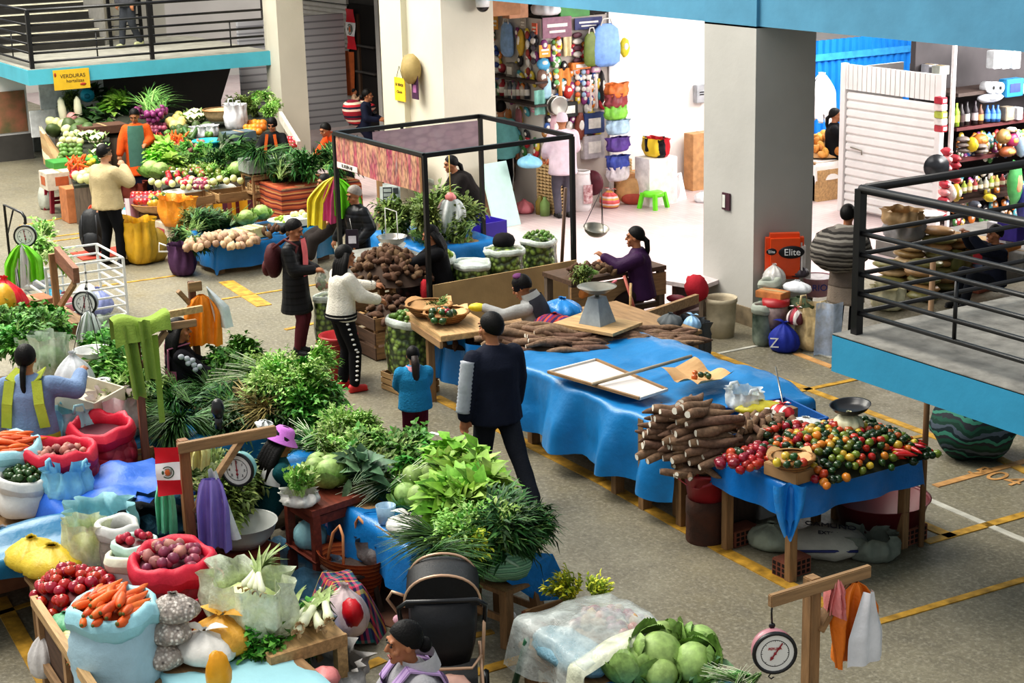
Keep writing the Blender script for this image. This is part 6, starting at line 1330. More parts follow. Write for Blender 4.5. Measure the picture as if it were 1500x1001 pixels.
pg=aB('plush_toy','black and orange penguin toy before the kiosk','toy',P(738,290,.0))
b=MB();b.ball((0,0,.22),(.13,.12,.22),14,10);aA('toy_body',b,mat('toy_black','#1a1a1c',.8),pg);b=MB();b.ball((-.05,-.1,.36),.05);b.ball((.05,-.1,.36),.05);aA('eyes',b,GW,pg);b=MB();b.ball((0,-.12,.08),(.1,.06,.06));aA('feet',b,mat('toy_orange','#d9663a',.7),pg)
stl=aB('plastic_stool','bright lime green plastic stool on the tiles','stool',P(957,305,0),.3);LG=mat('plastic_lime','#6fd62a',.35,.05)
b=MB();b.lathe([(.001,.27),(.15,.27),(.17,.25),(.18,.2),(.16,.2),(.14,.25),(.001,.255)],20,cap=False);aA('seat',b,LG,stl)
for sx in(-1,1):
 for sy in(-1,1):b=MB();b.bar((sx*.16,sy*.16,0),(sx*.12,sy*.12,.25),.06,.05,(0,1,0));aA('leg',b,LG,stl)
aQ('plastic_bag','orange and pink checked plastic bag left of the brown cushion',P(893,304,0),.17,.3,aJ('bag_checked',['#e0707a','#e8b060','#e9d0d0','#d9605a'],9,'Z',.4),0,3,knot=True)
aD('large tan cardboard box under a loose egg tray',P(940,292,0)+V((-.35,0,0)),(.5,.75,.42),0,mat('card_tan2','#c99a6c',.8))
bC('short stack of egg trays on the large tan cardboard box',P(918,292,0)+V((-.35,0,.42)),4,.42,0)
b=MB();b.ball((0,0,.2),(.28,.1,.22),18,10,None,.06);b.mat(1).ball((0,-.08,.1),(.2,.04,.1),14,8);one('cushion',b,[mat('cushion_tan','#c49a6a',.8),mat('cushion_red','#a84a3a',.7)],'tan and dark red cushion leaning on the large cardboard box','cushion',P(928,299,0),fa(270)+PI)
for i,(px,py,c_,l)in enumerate(((904,132,'#d9783a','orange and purple topmost bag of the column by the kiosk post'),(902,147,'#8a3a3f','small dark red bag under the topmost one by the kiosk post'),(902,164,'#7fc04a','lime green bag in the column by the kiosk post'),(905,186,'#a9c4d8','pale blue white bag in the column by the kiosk post'),(905,211,'#5a3f8a','purple and red bag in the column by the kiosk post'),(905,238,'#3a4a9a','deep blue bag low in the column by the kiosk post'),(905,254,'#c9c0c4','pale bag at the foot of the column by the kiosk post'))):
 p_=PX(px,py,-21.75);aQ('detergent_bag',l,(p_.x,p_.y,p_.z-.12),.2,.23,mat('detergent'+c_,c_,.4,.35,7),PI/2,i,ears=0,knot=0,sq=.5)
p_=PX(961,220,-21.6);aD('white box with a red and black printed bag on top',(p_.x,p_.y,0),(.4,.55,p_.z-.1),0,mat('carton_clean','#e6e2e0',.6));aQ('printed_bag','red, yellow and black printed bag on the white box',(p_.x,p_.y,p_.z-.1),.25,.3,aJ('bag_ryb',['#c22a35','#c22a35','#1c1a20','#e3c23a','#1c1a20'],2.2,'Y',.4),0,3,ears=0,knot=0,sq=.7)
aQ('plastic_bag','white and maroon sack on the tiles right of the lime stool',P(978,294,0),.2,.4,aC('sack_whitemar','#ddd0d0',.5),0,6,ears=0,knot=0)
b=MB();b.box((0,0,.22),(.03,.34,.44));o_=one('white_board',b,mat('board_clean','#eceae8',.5),'white board leaning at the white wall right of the sacks','board',P(996,294,0));o_.rotation_euler=(0,-.25,.3)
p_=P(1022,275,0);aD('tall tan cardboard box standing against the white wall',(p_.x+.1,p_.y,0),(.25,.55,.95),0,mat('card_tan2','#c99a6c'))
ht=aB('hand_truck','dark steel hand truck standing before the tall tan box','hand truck',P(1029,276,0)+V((.45,0,0)),PI/2)
b=MB();b.tube([(0,0,.1),(0,0,1.15),(-.05,.0,1.25),(-.15,.03,1.27)],.016,6);aA('handle',b,BLK,ht);b=MB();b.tube([(-.15,0,.92),(.12,0,.92)],.012,6);aA('crossbar',b,BLK,ht);b=MB();b.lathe([(.001,-.03),(.1,-.03),(.1,.03),(.001,.03)],18,(-.05,0,.1),eul(PI/2,0,0));aA('wheel',b,BLK,ht);b=MB();b.box((0,-.1,.03),(.25,.18,.015));aA('toe_plate',b,BLK,ht)
em=aB('electric_box','grey electric meter box on the bright white wall','box',PX(1027,137,-22.4),PI/2)
b=MB();b.box((0,0,0),(.26,.1,.30),None,.01);aA('case',b,mat('box_grey','#b5b8bd',.4),em);b=MB();b.box((-.02,-.055,.03),(.09,.006,.015));b.box((-.02,-.055,-.01),(.09,.006,.015));aA('switches',b,BLK,em,kind='stuff')
aQ('plastic_bag','white bag on the tiles beside the grey pillar',P(1028,296,0),.13,.18,aC('bag_whiteclean','#dddde0'),0,4,ears=0)
gs=aB('scale_table','dark table with a grey scale plate before the kiosk','table',P(862,288,0),.3)
b=MB();b.box((0,0,.7),(.6,.5,.04));aA('table_top',b,aW('wood_dark2','#5a4434'),gs)
for sx in(-1,1):
 for sy in(-1,1):b=MB();b.box((sx*.26,sy*.2,.34),(.05,.05,.68));aA('leg',b,WOODG,gs)
one('scale_plate',(lambda b:(b.lathe([(.001,0),(.24,.0),(.25,.03),(.001,.03)],22),b)[1])(MB()),ALU,'steel plate lying on the dark table before the kiosk','plate',P(862,288,0)+V((0,0,.72)))
b=MB();b.lathe([(.001,-.02),(.2,-.02),(.2,.02),(.001,.02)],24,rot=eul(PI/2,0,0));b.mat(1).lathe([(.001,.021),(.16,.021)],24,rot=eul(PI/2,0,0),cap=False);one('round_sign',b,[mat('sign_maroon','#5d2430',.4),mat('sign_clean','#ece6e4',.4)],'oval maroon and white disc leaning below the dark scale table','disc',P(868,268,.45),fa(230))
aF('dark wooden stool right of the scale table',P(885,290,0),.3,.5,aW('wood_redbrown','#54302a'))
b=MB();b.box((0,0,.5),(.04,.5,1.0));o_=one('teal_board',b,mat('board_teal','#b5d4cc',.5,.05),'pale teal panel leaning behind the frame stall right back post','board',P(733,333,0)+V((.05,.1,0)));o_.rotation_euler=(0,-.32,.15)
aD('dark brown cardboard box behind the leaning teal panel',P(712,320,0)+V((.0,.1,0)),(.4,.4,.8),0,mat('card_brown','#7a5f4a',.8))
aN('flour_sack','white printed sack standing at the foot of the tall white pillar',P(637,322,0),.2,.62,aC('flour_white','#b9b9ae',.6,.2),mat('sack_rimgrey','#9aa094'),seed=6,sq=.6)
vb=P(707,366,.4);t=aB('plastic_crate','deep purple plastic crate behind the lime sacks','crate',(vb.x-.2,vb.y+.1,0),.1)
VI=mat('plastic_violet','#3a2a9a',.35,.06)
for s in(-1,1):b=MB();b.box((0,s*.2,.66),(.6,.02,.22));aA('side',b,VI,t);b=MB();b.box((s*.3,0,.66),(.02,.4,.22));aA('end',b,VI,t)
b=MB();b.box((0,0,.555),(.6,.4,.02));aA('base',b,VI,t);b=MB();b.box((0,0,.27),(.5,.35,.54));aA('stand',b,WOODG,t)
for px,py,w_,h_,c_,n_,l in((586,131,.34,.36,'#e8c22c','yellow_sign','yellow handwritten sign tied to the white pillar'),(608,128,.2,.36,'#4a2a48','purple_poster','dark purple poster on the white pillar beside a gourd')):
 t=aB(n_,l,'sign',PY(px,py,12.12),(PI/2,0,0));b=MB();b.box((0,0,0),(w_,h_,.015));aA('board',b,mat('sg'+c_,c_,.6),t)
 if n_=='yellow_sign':text('SE VENDE',.06,INK,t,(0,.07,.01),(0,0,0));text('Choclo',.06,INK,t,(0,-.04,.01),(0,0,0));b=MB();b.tube([(-.1,.18,0),(0,.36,0),(.1,.18,0)],.005,4);aA('string',b,INK,t)
 else:b=MB();b.box((0,-.02,.01),(.1,.12,.005));aA('print',b,mat('sg_pink','#a86a9a',.6),t)
b=MB();b.ball((0,0,0),(.19,.15,.23),16,12,None,.08);one('hanging_gourd',b,mat('gourd','#9f8a58',.7,.2,6,.2),'round tan gourd hung on the white pillar above the purple poster','gourd',PY(602,101,12.1))
aE('olive','herb_bunch','leafy bunch lying behind the far rail of the frame stall','herbs',[P(603,178,1.2),P(594,180,1.2)],'leaves behind the far rail',.9)
aG('herb_table','table with herbs and white bags at the foot of the white pillar',(-23.8,-22.4,11.2,12.0),1.1)
aQ('plastic_bag','white plastic bag beside the leafy bunch behind the far rail',P(575,180,1.15),.15,.22,aC('bag_whiteclean','#dddde0'),0,5,ears=0)
gt=aB('metal_gate','bright blue ribbed metal gate in the daylight behind the bread table','gate',V((-23.2,20.6,0)));BG=mat('gate_blue','#1f86d8',.5,.08,3)
b=MB()
for i in range(22):
 y=-1.3+i*.16;b.add([V((0,y,0)),V((0,y+.06,0)),V((.05,y+.08,0)),V((.05,y+.14,0)),V((0,y+.16,0)),V((0,y,2.15)),V((0,y+.06,2.15)),V((.05,y+.08,2.15)),V((.05,y+.14,2.15)),V((0,y+.16,2.15))],[(0,1,6,5),(1,2,7,6),(2,3,8,7),(3,4,9,8)],False)
aA('ribbed_sheet',b,BG,gt);b=MB();b.box((.06,.45,1.85),(.05,3.5,.12));aA('rail',b,mat('gate_blue2','#3fa2e8',.5),gt);b=MB();b.box((.06,2.2,1.1),(.08,.1,2.2));aA('post',b,mat('gate_blue2','#3fa2e8'),gt)
bt2=P(1213,285,0);aG('bread_table','low table under a white cloth piled with bread rolls',(bt2.x-.75,bt2.x+.35,bt2.y-.6,bt2.y+.9),.62)
aP('white_cloth','white cloth over the bread table with a corner hanging in front',(bt2.x-.75,bt2.x+.35,bt2.y-.6,bt2.y+.9),.63,(.1,.3,.2,.1),mat('cloth_white','#efebe6',.8,.04),cat='cloth',rip=.03)
ROLL=fruit('bread_roll',[aM('bread','#c98a44',.6,.25,.2,8)],(.08,.07,.04),1,0,None,.1)
aO(ROLL,'bread_roll','golden bread roll on the white cloth near the blue gate','bread','bread rolls by the blue gate',(bt2.x-.1,bt2.y+.1,.66),.95,1.2,.28,.13,0,2,'any',1,.15,mat('bread_under','#c9a070',.7),'lower layer of bread rolls by the blue gate',.04)
aD('pale wooden box under the front of the bread table',(bt2.x+.2,bt2.y-.35,0),(.4,.45,.5),0,WOODP,'wooden_box');aD('brown box under the bread table',(bt2.x+.1,bt2.y+.3,0),(.4,.35,.4),0,mat('card_brown','#7a5f4a'))
aR('plastic_bags','bunch of white plastic bags hung before the blue gate',PX(1204,106,-21.6),.7,.85,[aC('bag_whiteclean','#dddde0')]*3,PI/2+.2,4,depth=.14,names=['white_bag']*3)
KX0,KX1,KY=-19.4,-17.3,17.7
t=aB('shutter_kiosk','white kiosk with closed roller shutter right of the grey pillar','kiosk',(0,0,0))
shutter('slat_curtain',KX0+.12,KX1-.12,KY,.05,1.85,SHUTW,14,'',t)
b=MB()
for i in range(20):b.box((KX0+.1+i*.1,KY-.02,2.08),(.085,.04,.38))
aA('fascia',b,SHUTW,t)
for x in(KX0+.05,KX1-.05):b=MB();b.box((x,KY-.02,1.14),(.1,.08,2.28));aA('jamb',b,SHUTW,t)
b=MB();b.box((KX0+.02,KY+.6,1.1),(.04,1.2,2.2));aA('side_wall',b,SHUTW,t)
b=MB();b.tube([(KX0+.25,KY-.05,1.02),(KX0+.5,KY-.06,1.0),(KX0+.5,KY-.05,.93)],.012,5);aA('handle',b,TIN,t)
b=MB();b.box((KX1+.04,KY+.12,1.4),(.05,.05,2.8));aV('trim_post_shop',b,mat('post_white','#d9d6d6'))
for i,(px,c_)in enumerate(((1345,'#5a6575'),(1362,'#8a8a90'),(1378,'#8a8c84'))):p_=PY(px,98,KY+.3);aD('small box on the roof of the shutter kiosk, %s'%('grey blue','black and white','pale')[i],(p_.x,p_.y,2.22),(.16,.2,.13),0,mat('roofbox'+c_,c_,.6))
b=MB();b.box((-16.0,24.5,3.3),(5,.3,.6));aV('beam_back',b,mat('beam_brown','#6a5648',.9))
GX=-17.3
b=MB();b.box((GX-.75,20.4,1.6),(.1,5.2,3.2));aV('wall_grocery',b,mat('wall_dark4','#3a3638',.9,.2,2))
SHW=aW('wood_maroonshelf','#5a2a2c',.6,'Y')
for i,(py,l)in enumerate(((190,'upper dark red shelf of bottles in the right grocery'),(236,'middle dark red shelf of bananas and packets in the right grocery'),(297,'lower dark shelf of jars in the right grocery'),(140,'top dark shelf of paper rolls in the right grocery'))):
 z=PX(1400,py,GX).z;b=MB();b.box((GX-.25,19.9,z),(.55,3.9,.05));one('grocery_shelf',b,SHW if i<2 else aW('wood_darkshelf','#3a2a24'),l,'shelf')
def gi(kind,px,py,w,h,c_,name,label,cat,group=None,c2=None,dx=0.0):
 p_=PX(px,py,GX+dx);W=msz(w,p_)*1.2;H=msz(h,p_);t=aB(name,label,cat,p_,PI/2,group);m=mat('goods'+c_,c_,.45,.18,12);m2=mat('goods'+(c2 or '#e8e2da'),c2 or '#e8e2da',.5,.15,12)
 if kind=='roll':b=MB();b.lathe([(W*.18,-.1),(W*.5,-.1),(W*.5,.1),(W*.18,.1)],20,rot=eul(PI/2,0,0),cap=False);b.mat(1).lathe([(.001,-.08),(W*.2,-.08)],14,rot=eul(PI/2,0,0),cap=False);b.lathe([(.001,.099),(W*.2,.099)],14,rot=eul(PI/2,0,0),cap=False);aA('roll',b,[m,BLK],t)
 elif kind=='bottle':b=MB();b.lathe([(.001,-H/2),(W/2,-H/2),(W/2,H*.12),(W*.18,H*.34),(W*.18,H/2),(.001,H/2)],12);aA('bottle',b,m,t);b=MB();b.lathe([(W*.53,-H*.32),(W*.53,0)],12,cap=False);aA('label_band',b,m2,t)
 elif kind=='box':b=MB();b.box((0,0,0),(W,.16,H),None,.01);aA('box',b,m,t);b=MB();b.box((0,-.083,0),(W*.6,.004,H*.5));aA('print',b,m2,t)
 else:b=MB();b.ball((0,0,0),(W*.5,.1,H*.5),12,8,None,.2,3,px);aA('pouch',b,m,t);b=MB();b.ball((0,-.08,0),(W*.25,.03,H*.22),8,6);aA('print',b,m2,t)
 return t
for px in(1448,1458):gi('roll',px,128,14,16,'#d3d6da','paper_roll','white paper roll lying on the top grocery shelf','paper roll','paper rolls on the grocery shelf')
for px in(1456,1469,1484):gi('box',px,87,13,26,'#c9ccd0','paper_pack','white pack of paper rolls hanging under the blue beam','pack','paper packs under the beam','#8a8f98')
gi('pouch',1450,143,44,15,'#bfc4cf','paper_pack','long white pack of paper rolls below the loose rolls','pack',None,'#aab0bc');gi('box',1481,128,30,26,'#1f6f9a','paper_pack','blue pack of paper with white brand lettering on the top shelf','pack',None,'#2a3a6a');gi('roll',1498,130,12,16,'#d3d6da','paper_roll','paper roll at the right edge of the picture','paper roll')
for px,h,c_,c2,l in((1394,32,'#3a4038','#8a8a7a','dark green bottle at the left end of the upper shelf'),(1401,34,'#8fae3a','#b5c95a','tall lime yellow bottle on the upper shelf'),(1408,32,'#2a2226','#4a3a3a','dark bottle without bright label on the upper shelf'),(1416,34,'#241f24','#c9c6c0','dark bottle with a white label on the upper shelf'),(1428,34,'#2a2028','#b0a4a8','dark wine bottle with a pale pink label on the upper shelf'),(1436,28,'#5a3a2a','#c9925a','amber bottle with an orange label on the upper shelf')):gi('bottle',px,186-h/2-(px-1394)*.12,8,h,c_,'bottle',l,'bottle',None,c2)
for px in(1446,1454,1461):gi('bottle',px,166,8,24,'#2a5a9a','water_bottle','blue capped water bottle on the upper grocery shelf','bottle','blue water bottles','#5a8ac9')
gi('box',1474,166,15,20,'#8a7f70','carton','grey brown carton right of the water bottles','carton',None,'#a59a8a');gi('box',1489,166,9,18,'#c9ccd4','carton','white carton right of the grey brown carton','carton')
for i,(px,py)in enumerate(((1378,147),(1378,157),(1378,168),(1378,178),(1378,188))):gi('box',px,py,10,10,('#a8283a','#d9c4c0','#a8b04a','#d6cfca','#b03a44')[i],'packet','small packet hanging on the white shop post, %s'%('topmost red','second, pale pink','third, olive yellow','fourth, white','lowest red')[i],'packet',None,'#e0d6d0',.1)
gi('pouch',1424,212,12,22,'#c9b52a','bananas','yellow bunch of bananas on the middle grocery shelf','bananas',None,'#d9c53a',.15);gi('pouch',1436,205,24,18,'#a8662a','bread_pack','orange brown bread pack behind the bananas','bread',None,'#c98a4a')
for px,py in((1411,204),(1411,212),(1412,220),(1436,214),(1438,221)):gi('pouch',px,py,18,8,'#6f6560','pouch','flat grey pouch on the middle grocery shelf','pouch','grey pouches on the middle shelf','#8a8078',.05)
for i in range(9):gi('pouch',1387-i*.8,222+i*12,11,12,('#b5303f','#d98a8a')[i%2],'sachet','red and pink sachet of the long strip beside the shutter kiosk','sachet','sachet strip by the shutter','#d9b0b0',.25)
for i in range(4):gi('pouch',1399,232+i*10,12,11,'#8c2030','sachet','dark red sachet of the second strip beside the shutter kiosk','sachet','second sachet strip','#c95a5a',.22)
b=MB();b.lathe([(.001,0),(.16,0),(.18,.04),(.001,.04)],24,rot=eul(0,PI/2,-.6));one('frying_pan',b,mat('pan_dark','#2a2c30',.3),'dark round pan hung beside the sachet strips at the shutter kiosk','pan',PX(1371,244,GX+.45))
for px,py,w,h,c_,l in((1470,200,22,22,'#8a6a3a','olive gold candy bag on the middle right shelf'),(1482,205,18,20,'#9a2a5a','magenta candy bag on the middle right shelf'),(1476,222,26,16,'#8a4a2a','rust brown candy bag on the middle right shelf'),(1496,215,14,30,'#8aa0b5','pale blue bag at the right edge of the middle shelf'),(1482,190,10,8,'#d9d6d0','small white price tag on the middle right shelf')):gi('pouch',px,py,w,h,c_,'candy_bag' if 'bag' in l else 'price_tag',l,'bag' if 'bag' in l else 'tag',None,'#c9a85a',.15)
gi('pouch',1487,268,22,66,'#4f9a5a','snack_bag','large green and pink bag hanging in the right grocery','bag',None,'#e0a07a',.35);gi('pouch',1498,300,14,60,'#2a2f6a','snack_bag','deep blue bag hanging at the right edge of the grocery','bag',None,'#4a4a8a',.35)
for i in range(9):gi('bottle',1412+i*8,274-i*1.4,7,18,('#8a9a3a','#b5a25a','#8a3a3a','#5a5a4a','#a8a49a')[i%5],'jar','small jar in the row on the lower grocery shelf','jar','jars on the lower grocery shelf','#c9c0a8',.1)
for px,py,c_,l in((1400,282,'#b0a03a','yellow packet standing below the jars'),(1392,283,'#c9b0a8','patterned packet left of the yellow packet'),(1450,290,'#c9b83a','round yellow packet on the grey counter'),(1428,300,'#3a3f4a','dark machine on the grocery counter')):gi('pouch',px,py,12,26 if px<1410 else 12,c_,'packet',l,'packet',None,None,.3)
pan('wide tin tray of the grocery scale before the shutter kiosk',PX(1360,318,GX+.7),.22,.05,ALU,name='scale_tray')
GB=[mat('grain_bag%d'%i,c_,.4,.2,9,.2,20)for i,c_ in enumerate(('#a8845a','#8f7448','#b59a74','#7f7a4a'))]
def pillow(seed):b=MB();b.ball((0,0,0),(.2,.13,.055),14,8,None,.12,3,seed);return b.mesh('grain_bag',GB[seed%4])
PLW=[pillow(i)for i in range(4)]
stk=[((1345,430),4,'tan'),((1330,424),6,'tan'),((1305,428),4,'tan'),((1372,425),8,'olive'),((1392,422),7,'olive'),((1412,420),4,'olive'),((1432,404),5,'tan'),((1352,440),5,'olive')]
for i,((px,py),n,c_)in enumerate(stk):
 g0=P(px,py,0)
 for j in range(n):put(PLW[(i+(j%2))%4],'grain_bag',['flat bag of grain in the stack before the shutter, '+w for w in('third from the left','second from the left','leftmost')][i]if i<3 else['flat bag of grain in the tall stack under the right rail','flat bag of grain in the stack right of the tall one','flat bag of grain in the low stack behind the rail','flat bag of grain in the rightmost stack','flat bag of grain in the front stack under the rail'][i-3],'grain bag',g0+V((U(-.03,.03),U(-.03,.03),.06+j*.1)),(0,0,.3+U(-.25,.25)),1.1,'grain bag stack %s'%('a'*(i+1)))
for px,py,z,c_,r,h,l in((1325,350,.62,'#8f8f93',.28,.3,'grey white printed sack on the grain bags'),(1322,330,.9,'#a88a62',.26,.2,'round tan sack on top of the grain bags'),(1300,452,.0,'#cfc9a8',.22,.28,'cream bag on the floor behind the landing corner'),(1400,395,.25,'#6a6a3a',.2,.3,'olive bag of dried goods beside the rail')):aQ('goods_bag',l,P(px,py,z),r,h,mat('gbag'+c_,c_,.6,.2,8),0,px,ears=0,knot=0)
for px,py,z,c_,l in((1470,375,.45,'#c9823a','orange carton at the grocery front'),(1450,385,.4,'#b02a38','red carton at the grocery front'),(1445,405,.15,'#7f94b5','pale blue box with white lettering at the grocery front'),(1485,350,.7,'#4a3a9a','violet box at the grocery front'),(1470,352,.66,'#d9d6d9','white box left of the violet box'),(1494,395,.3,'#a8a6a0','grey carton near the right edge'),(1430,425,.0,'#9a5a44','rust red crate on the floor by the landing')):aD(l,P(px,py,z)-V((0,0,0)),(.28,.34,.24),.2,mat('gcart'+c_,c_,.6,.2,8))
b=MB();b.box((-15.7,17.3,.1),(2.2,2.6,.18));aV('trim_platform',b,mat('platform_grey','#6d6a66',.9))
rr_=random.Random(21);PKC=['#c23a42','#e08a3a','#e3c94a','#4a8a4a','#3a5fa0','#8a3f7a','#d9d3cc','#2c2a30','#a87a4a','#58a8b5']
PKM=[]
for c_ in PKC:
 b=MB();b.ball((0,0,0),(.055,.03,.075),8,6,None,.15);b.mat(1).ball((0,-.024,.01),(.03,.01,.03),6,4);PKM.append(b.mesh('packet',[mat('goods'+c_,c_,.45,.18,12),mat('goods#e8e2da','#e8e2da',.5,.15,12)]))
def crowd(n,face,xr,yr,label,group,s=1.0):
 for i in range(n):
  px,py=rr_.uniform(*xr),rr_.uniform(*yr);p_=PY(px,py,SY-.05)if face=='N' else PX(px,py,(SX+.06)if face=='F' else(GX-.1))
  put(PKM[rr_.randrange(10)],'packet',label,'packet',p_,(rr_.uniform(-.2,.2),rr_.uniform(-.3,.3),0 if face=='N' else PI/2),s*rr_.uniform(.8,1.4),group)
crowd(70,'N',(706,788),(45,225),'small packet among the crowded goods on the near wall of the white kiosk','packets on the near kiosk wall')
crowd(110,'F',(793,884),(62,235),'small packet among the crowded goods on the front of the white kiosk','packets on the kiosk front')
crowd(70,'G',(1400,1500),(196,232),'small packet crowded on the middle shelf of the right grocery','packets on the middle grocery shelf',.8)
crowd(60,'G',(1395,1500),(250,330),'small packet crowded low in the right grocery','packets low in the grocery',.9)
def zt(py):return.55+(300-py)/150*.55
def B7(px,py,dz=0.0):return P(px,py,zt(py)+dz)+V((0,0,0))
def board4(name,label,pts,m,skirt=True):
 t=aB(name,label,'display stand',P(*pts[0],0));o=t.location
 c=[P(x,y,zt(y))-o-V((0,0,.05))for x,y in pts]
 b=MB();b.add(c+[q-V((0,0,.04))for q in c],[(0,1,2,3),(7,6,5,4),(0,4,5,1),(1,5,6,2),(2,6,7,3),(3,7,4,0)],False);aA('sloping_top',b,m,t)
 for i in range(4):
  a,d=c[i],c[(i+1)%4];b=MB();a=a-V((0,0,.04));d=d-V((0,0,.04));b.add([a,d,V((d.x,d.y,0)),V((a.x,a.y,0))],[(0,1,2,3)],False);aA('skirt',b,WOODG,t)
STC=mat('stand_cloth','#34382c',.9,.3,6)
board4('display_stand','left wing of the stepped vegetable stand beside the striped panel',[(108,268),(158,264),(160,197),(84,197)],STC)
board4('display_stand','back tier of the stepped vegetable stand under the blue landing',[(80,196),(405,190),(400,158),(88,166)],STC)
board4('display_stand','right wing of the stepped vegetable stand before the orange jacket vendor',[(238,272),(440,245),(415,191),(216,195)],STC)
def G7(k,name,l,cat,lst,grp,s=1.0,tilt=.3,dz=0.06):aE(k,name,l,cat,[B7(x,y,dz-.08)for x,y in lst],grp,s*.62,tilt)
def I7(me,name,l,cat,lst,grp,s=1.0,dz=.04,lay='any'):
 for i,(x,y)in enumerate(lst):put(me,name,l,cat,B7(x,y,dz),(U(0,6),U(0,6),U(0,6))if lay=='any' else(0,0,U(0,6)),s*U(.9,1.1),grp)
G7('olive','herb_bunch','olive green herb bunch at the back left corner of the stepped stall','herbs',[(103,152),(113,149),(120,158),(110,160)],'olive herbs back left',1.5,.6,.12)
G7('chard','chard_bunch','dark chard bunch along the back tier left of the orange jacket vendor','chard',[(128,152),(138,165),(146,156),(152,172),(160,165),(135,178),(166,178)],'chard along the back tier',1.3,.5,.1)
G7('lettuce','lettuce','bright lettuce at the back beside the dark chard','lettuce',[(168,152),(176,158),(171,163)],'lettuce at the back',1.7,.4,.1)
G7('celery','celery_bunch','pale celery bunch behind the orange jacket vendor','celery',[(184,150),(192,152),(204,152)],'celery behind the vendor',1.4,.5,.1)
for i,(x,y)in enumerate(((214,172),(224,166),(232,172),(226,178))):put(PONION,'purple_onion_bunch','bunch of purple onions with long green stalks right of the orange jacket vendor','onions',B7(x,y,.1),(0,-.5,1.9+i*.4),1.6,'purple onion bunches')
for i,(x,y)in enumerate(((94,178),(116,176))):put(RADISH,'white_radish','large white radish standing at the back left, %s of the pair'%('left' if i==0 else 'right'),'radish',B7(x,y,.0),(.05,.1*(i*2-1),0),1.5)
put(fruit('pink_squash',[aM('pink_squash','#c98a8a',.5)],.08),'pink_squash','round pink vegetable between the two large white radishes','vegetable',B7(105,172,.06),(0,0,0),1.2)
I7(PALE,'pale_squash','pale yellow green squash at the left end of the back tier','squash',[(74,178),(83,179),(92,183),(104,184),(97,190)],'pale squash left',1.4)
I7(SQUASH,'squash','dark green squash on the left wing of the stepped stall','squash',[(78,191),(101,186),(119,183),(128,192),(112,190)],'dark squash left',1.25)
I7(PALE,'pale_vegetable','small pale green vegetable in the middle of the left wing','vegetable',[(97,197),(106,198),(113,195),(92,205),(101,206),(110,205),(88,213),(118,208)],'pale vegetables on the left wing',1.05)
I7(CAULI,'cauliflower','white cauliflower on the left wing near the beige sweater man','cauliflower',[(122,206),(132,204),(148,206),(140,212)],'cauliflower on the left wing',1.2,.0,'up')
I7(AVOC,'avocado','dark avocado heaped on the left wing','avocado',[(90+7*(i%5)+U(-2,2),214+6*(i//5))for i in range(16)],'avocados on the left wing',1.7)
aD('low brown tray on the back tier beside the chard',B7(150,194,.0),(.5,.8,.14),0,mat('tray_brown','#5d4030',.8),'produce_tray')
aD('green plastic tray of carrots on the left wing',B7(113,243,-.03),(.5,.9,.12),0,mat('crate_green','#3f8a3a'),'produce_tray')
I7(CARROT[1],'carrot','small carrot in the green tray on the left wing','carrot',[(101+4.5*(i%6),233+5*(i//6))for i in range(18)],'carrots in the green tray',1.0,.12)
REDR=fruit('radish',[aM('radish_red','#b5303f',.35,.15,.2),STEM],.035,1,0,True)
I7(REDR,'red_radish','small red radish below the green tray of carrots','radish',[(106+5*(i%5),248+5*(i//5))for i in range(14)],'red radishes below the tray',1.3)
I7(PALE,'pale_squash','pale squash at the front of the left wing','squash',[(112,258),(122,257),(130,252),(118,262),(128,262)],'pale squash front left',1.2)
I7(fruit('lemon',[aM('lemon','#d8c03a',.4),STEM],.04),'lemon','yellow lemon beside the beige sweater man','lemon',[(132,230),(136,236),(131,240)],'lemons left wing',1.3)
I7(ONION[0],'onion','dark purple onion heaped behind the red chillies','onion',[(217+6*(i%5),183+5*(i//5))for i in range(13)],'onions behind the chillies',1.5)
I7(fruit('yellow_squash',[aM('yellow_squash','#dcc87a',.5)],.07,.9),'yellow_squash','cream yellow squash piled left of the white cauliflower','squash',[(250,180),(259,175),(267,178),(256,184),(265,184),(262,170)],'cream squash pile',1.5)
I7(CAULI,'cauliflower','white cauliflower in the centre of the back tier','cauliflower',[(277,178),(286,174),(293,179),(283,182)],'cauliflower in the centre',1.4,.0,'up')
I7(SQUASH,'squash','small green squash in front of the cream yellow pile','squash',[(255,190),(264,190),(273,189),(259,196),(272,195)],'green squash centre',.75)
I7(SQUASH,'broccoli','dark green broccoli head in front of the centre cauliflower','broccoli',[(288,187),(302,186)],'broccoli centre',.95)
I7(CHILI,'chili_pepper','red chilli heaped right of the orange jacket vendor','chilli',[(229+5*(i%5),201+5*(i//5))for i in range(18)],'red chillies on the right wing',1.1)
I7(CARROT[0],'carrot','thin orange carrot heaped right of the red chillies','carrot',[(252+6*(i%4),201+5*(i//4))for i in range(14)],'carrots on the right wing',1.2)
I7(ROC[7],'yellow_pepper','yellow pepper in front of the thin carrots','pepper',[(262+5*(i%4),209+5*(i//4))for i in range(9)],'yellow peppers on the right wing',1.5)
I7(ZUCC,'zucchini','dark zucchini behind the teal basin','zucchini',[(268,199),(275,197),(282,199),(278,204)],'zucchini by the teal basin',1.5)
for i,(x,y)in enumerate(((293,202),(308,200))):aQ('white_bag','white bag of limes behind the teal basin, %s'%('left' if i==0 else 'right'),B7(x,y,-.02),.17,.2,aC('bag_whiteclean','#dddde0'),0,i,knot=0,ears=0)
aL('bright teal plastic basin in the middle of the right wing',B7(306,217,-.02),.26,.14,mat('plastic_teal','#2aa5b0',.4,.05),.8,'basin',False)
G7('lettuce','lettuce','bright green lettuce heaped in front of the orange jacket vendor','lettuce',[(218,221),(226,226),(236,222),(243,229),(232,233),(246,238),(238,246),(248,247),(228,243)],'lettuce in front of the vendor',1.35,.3)
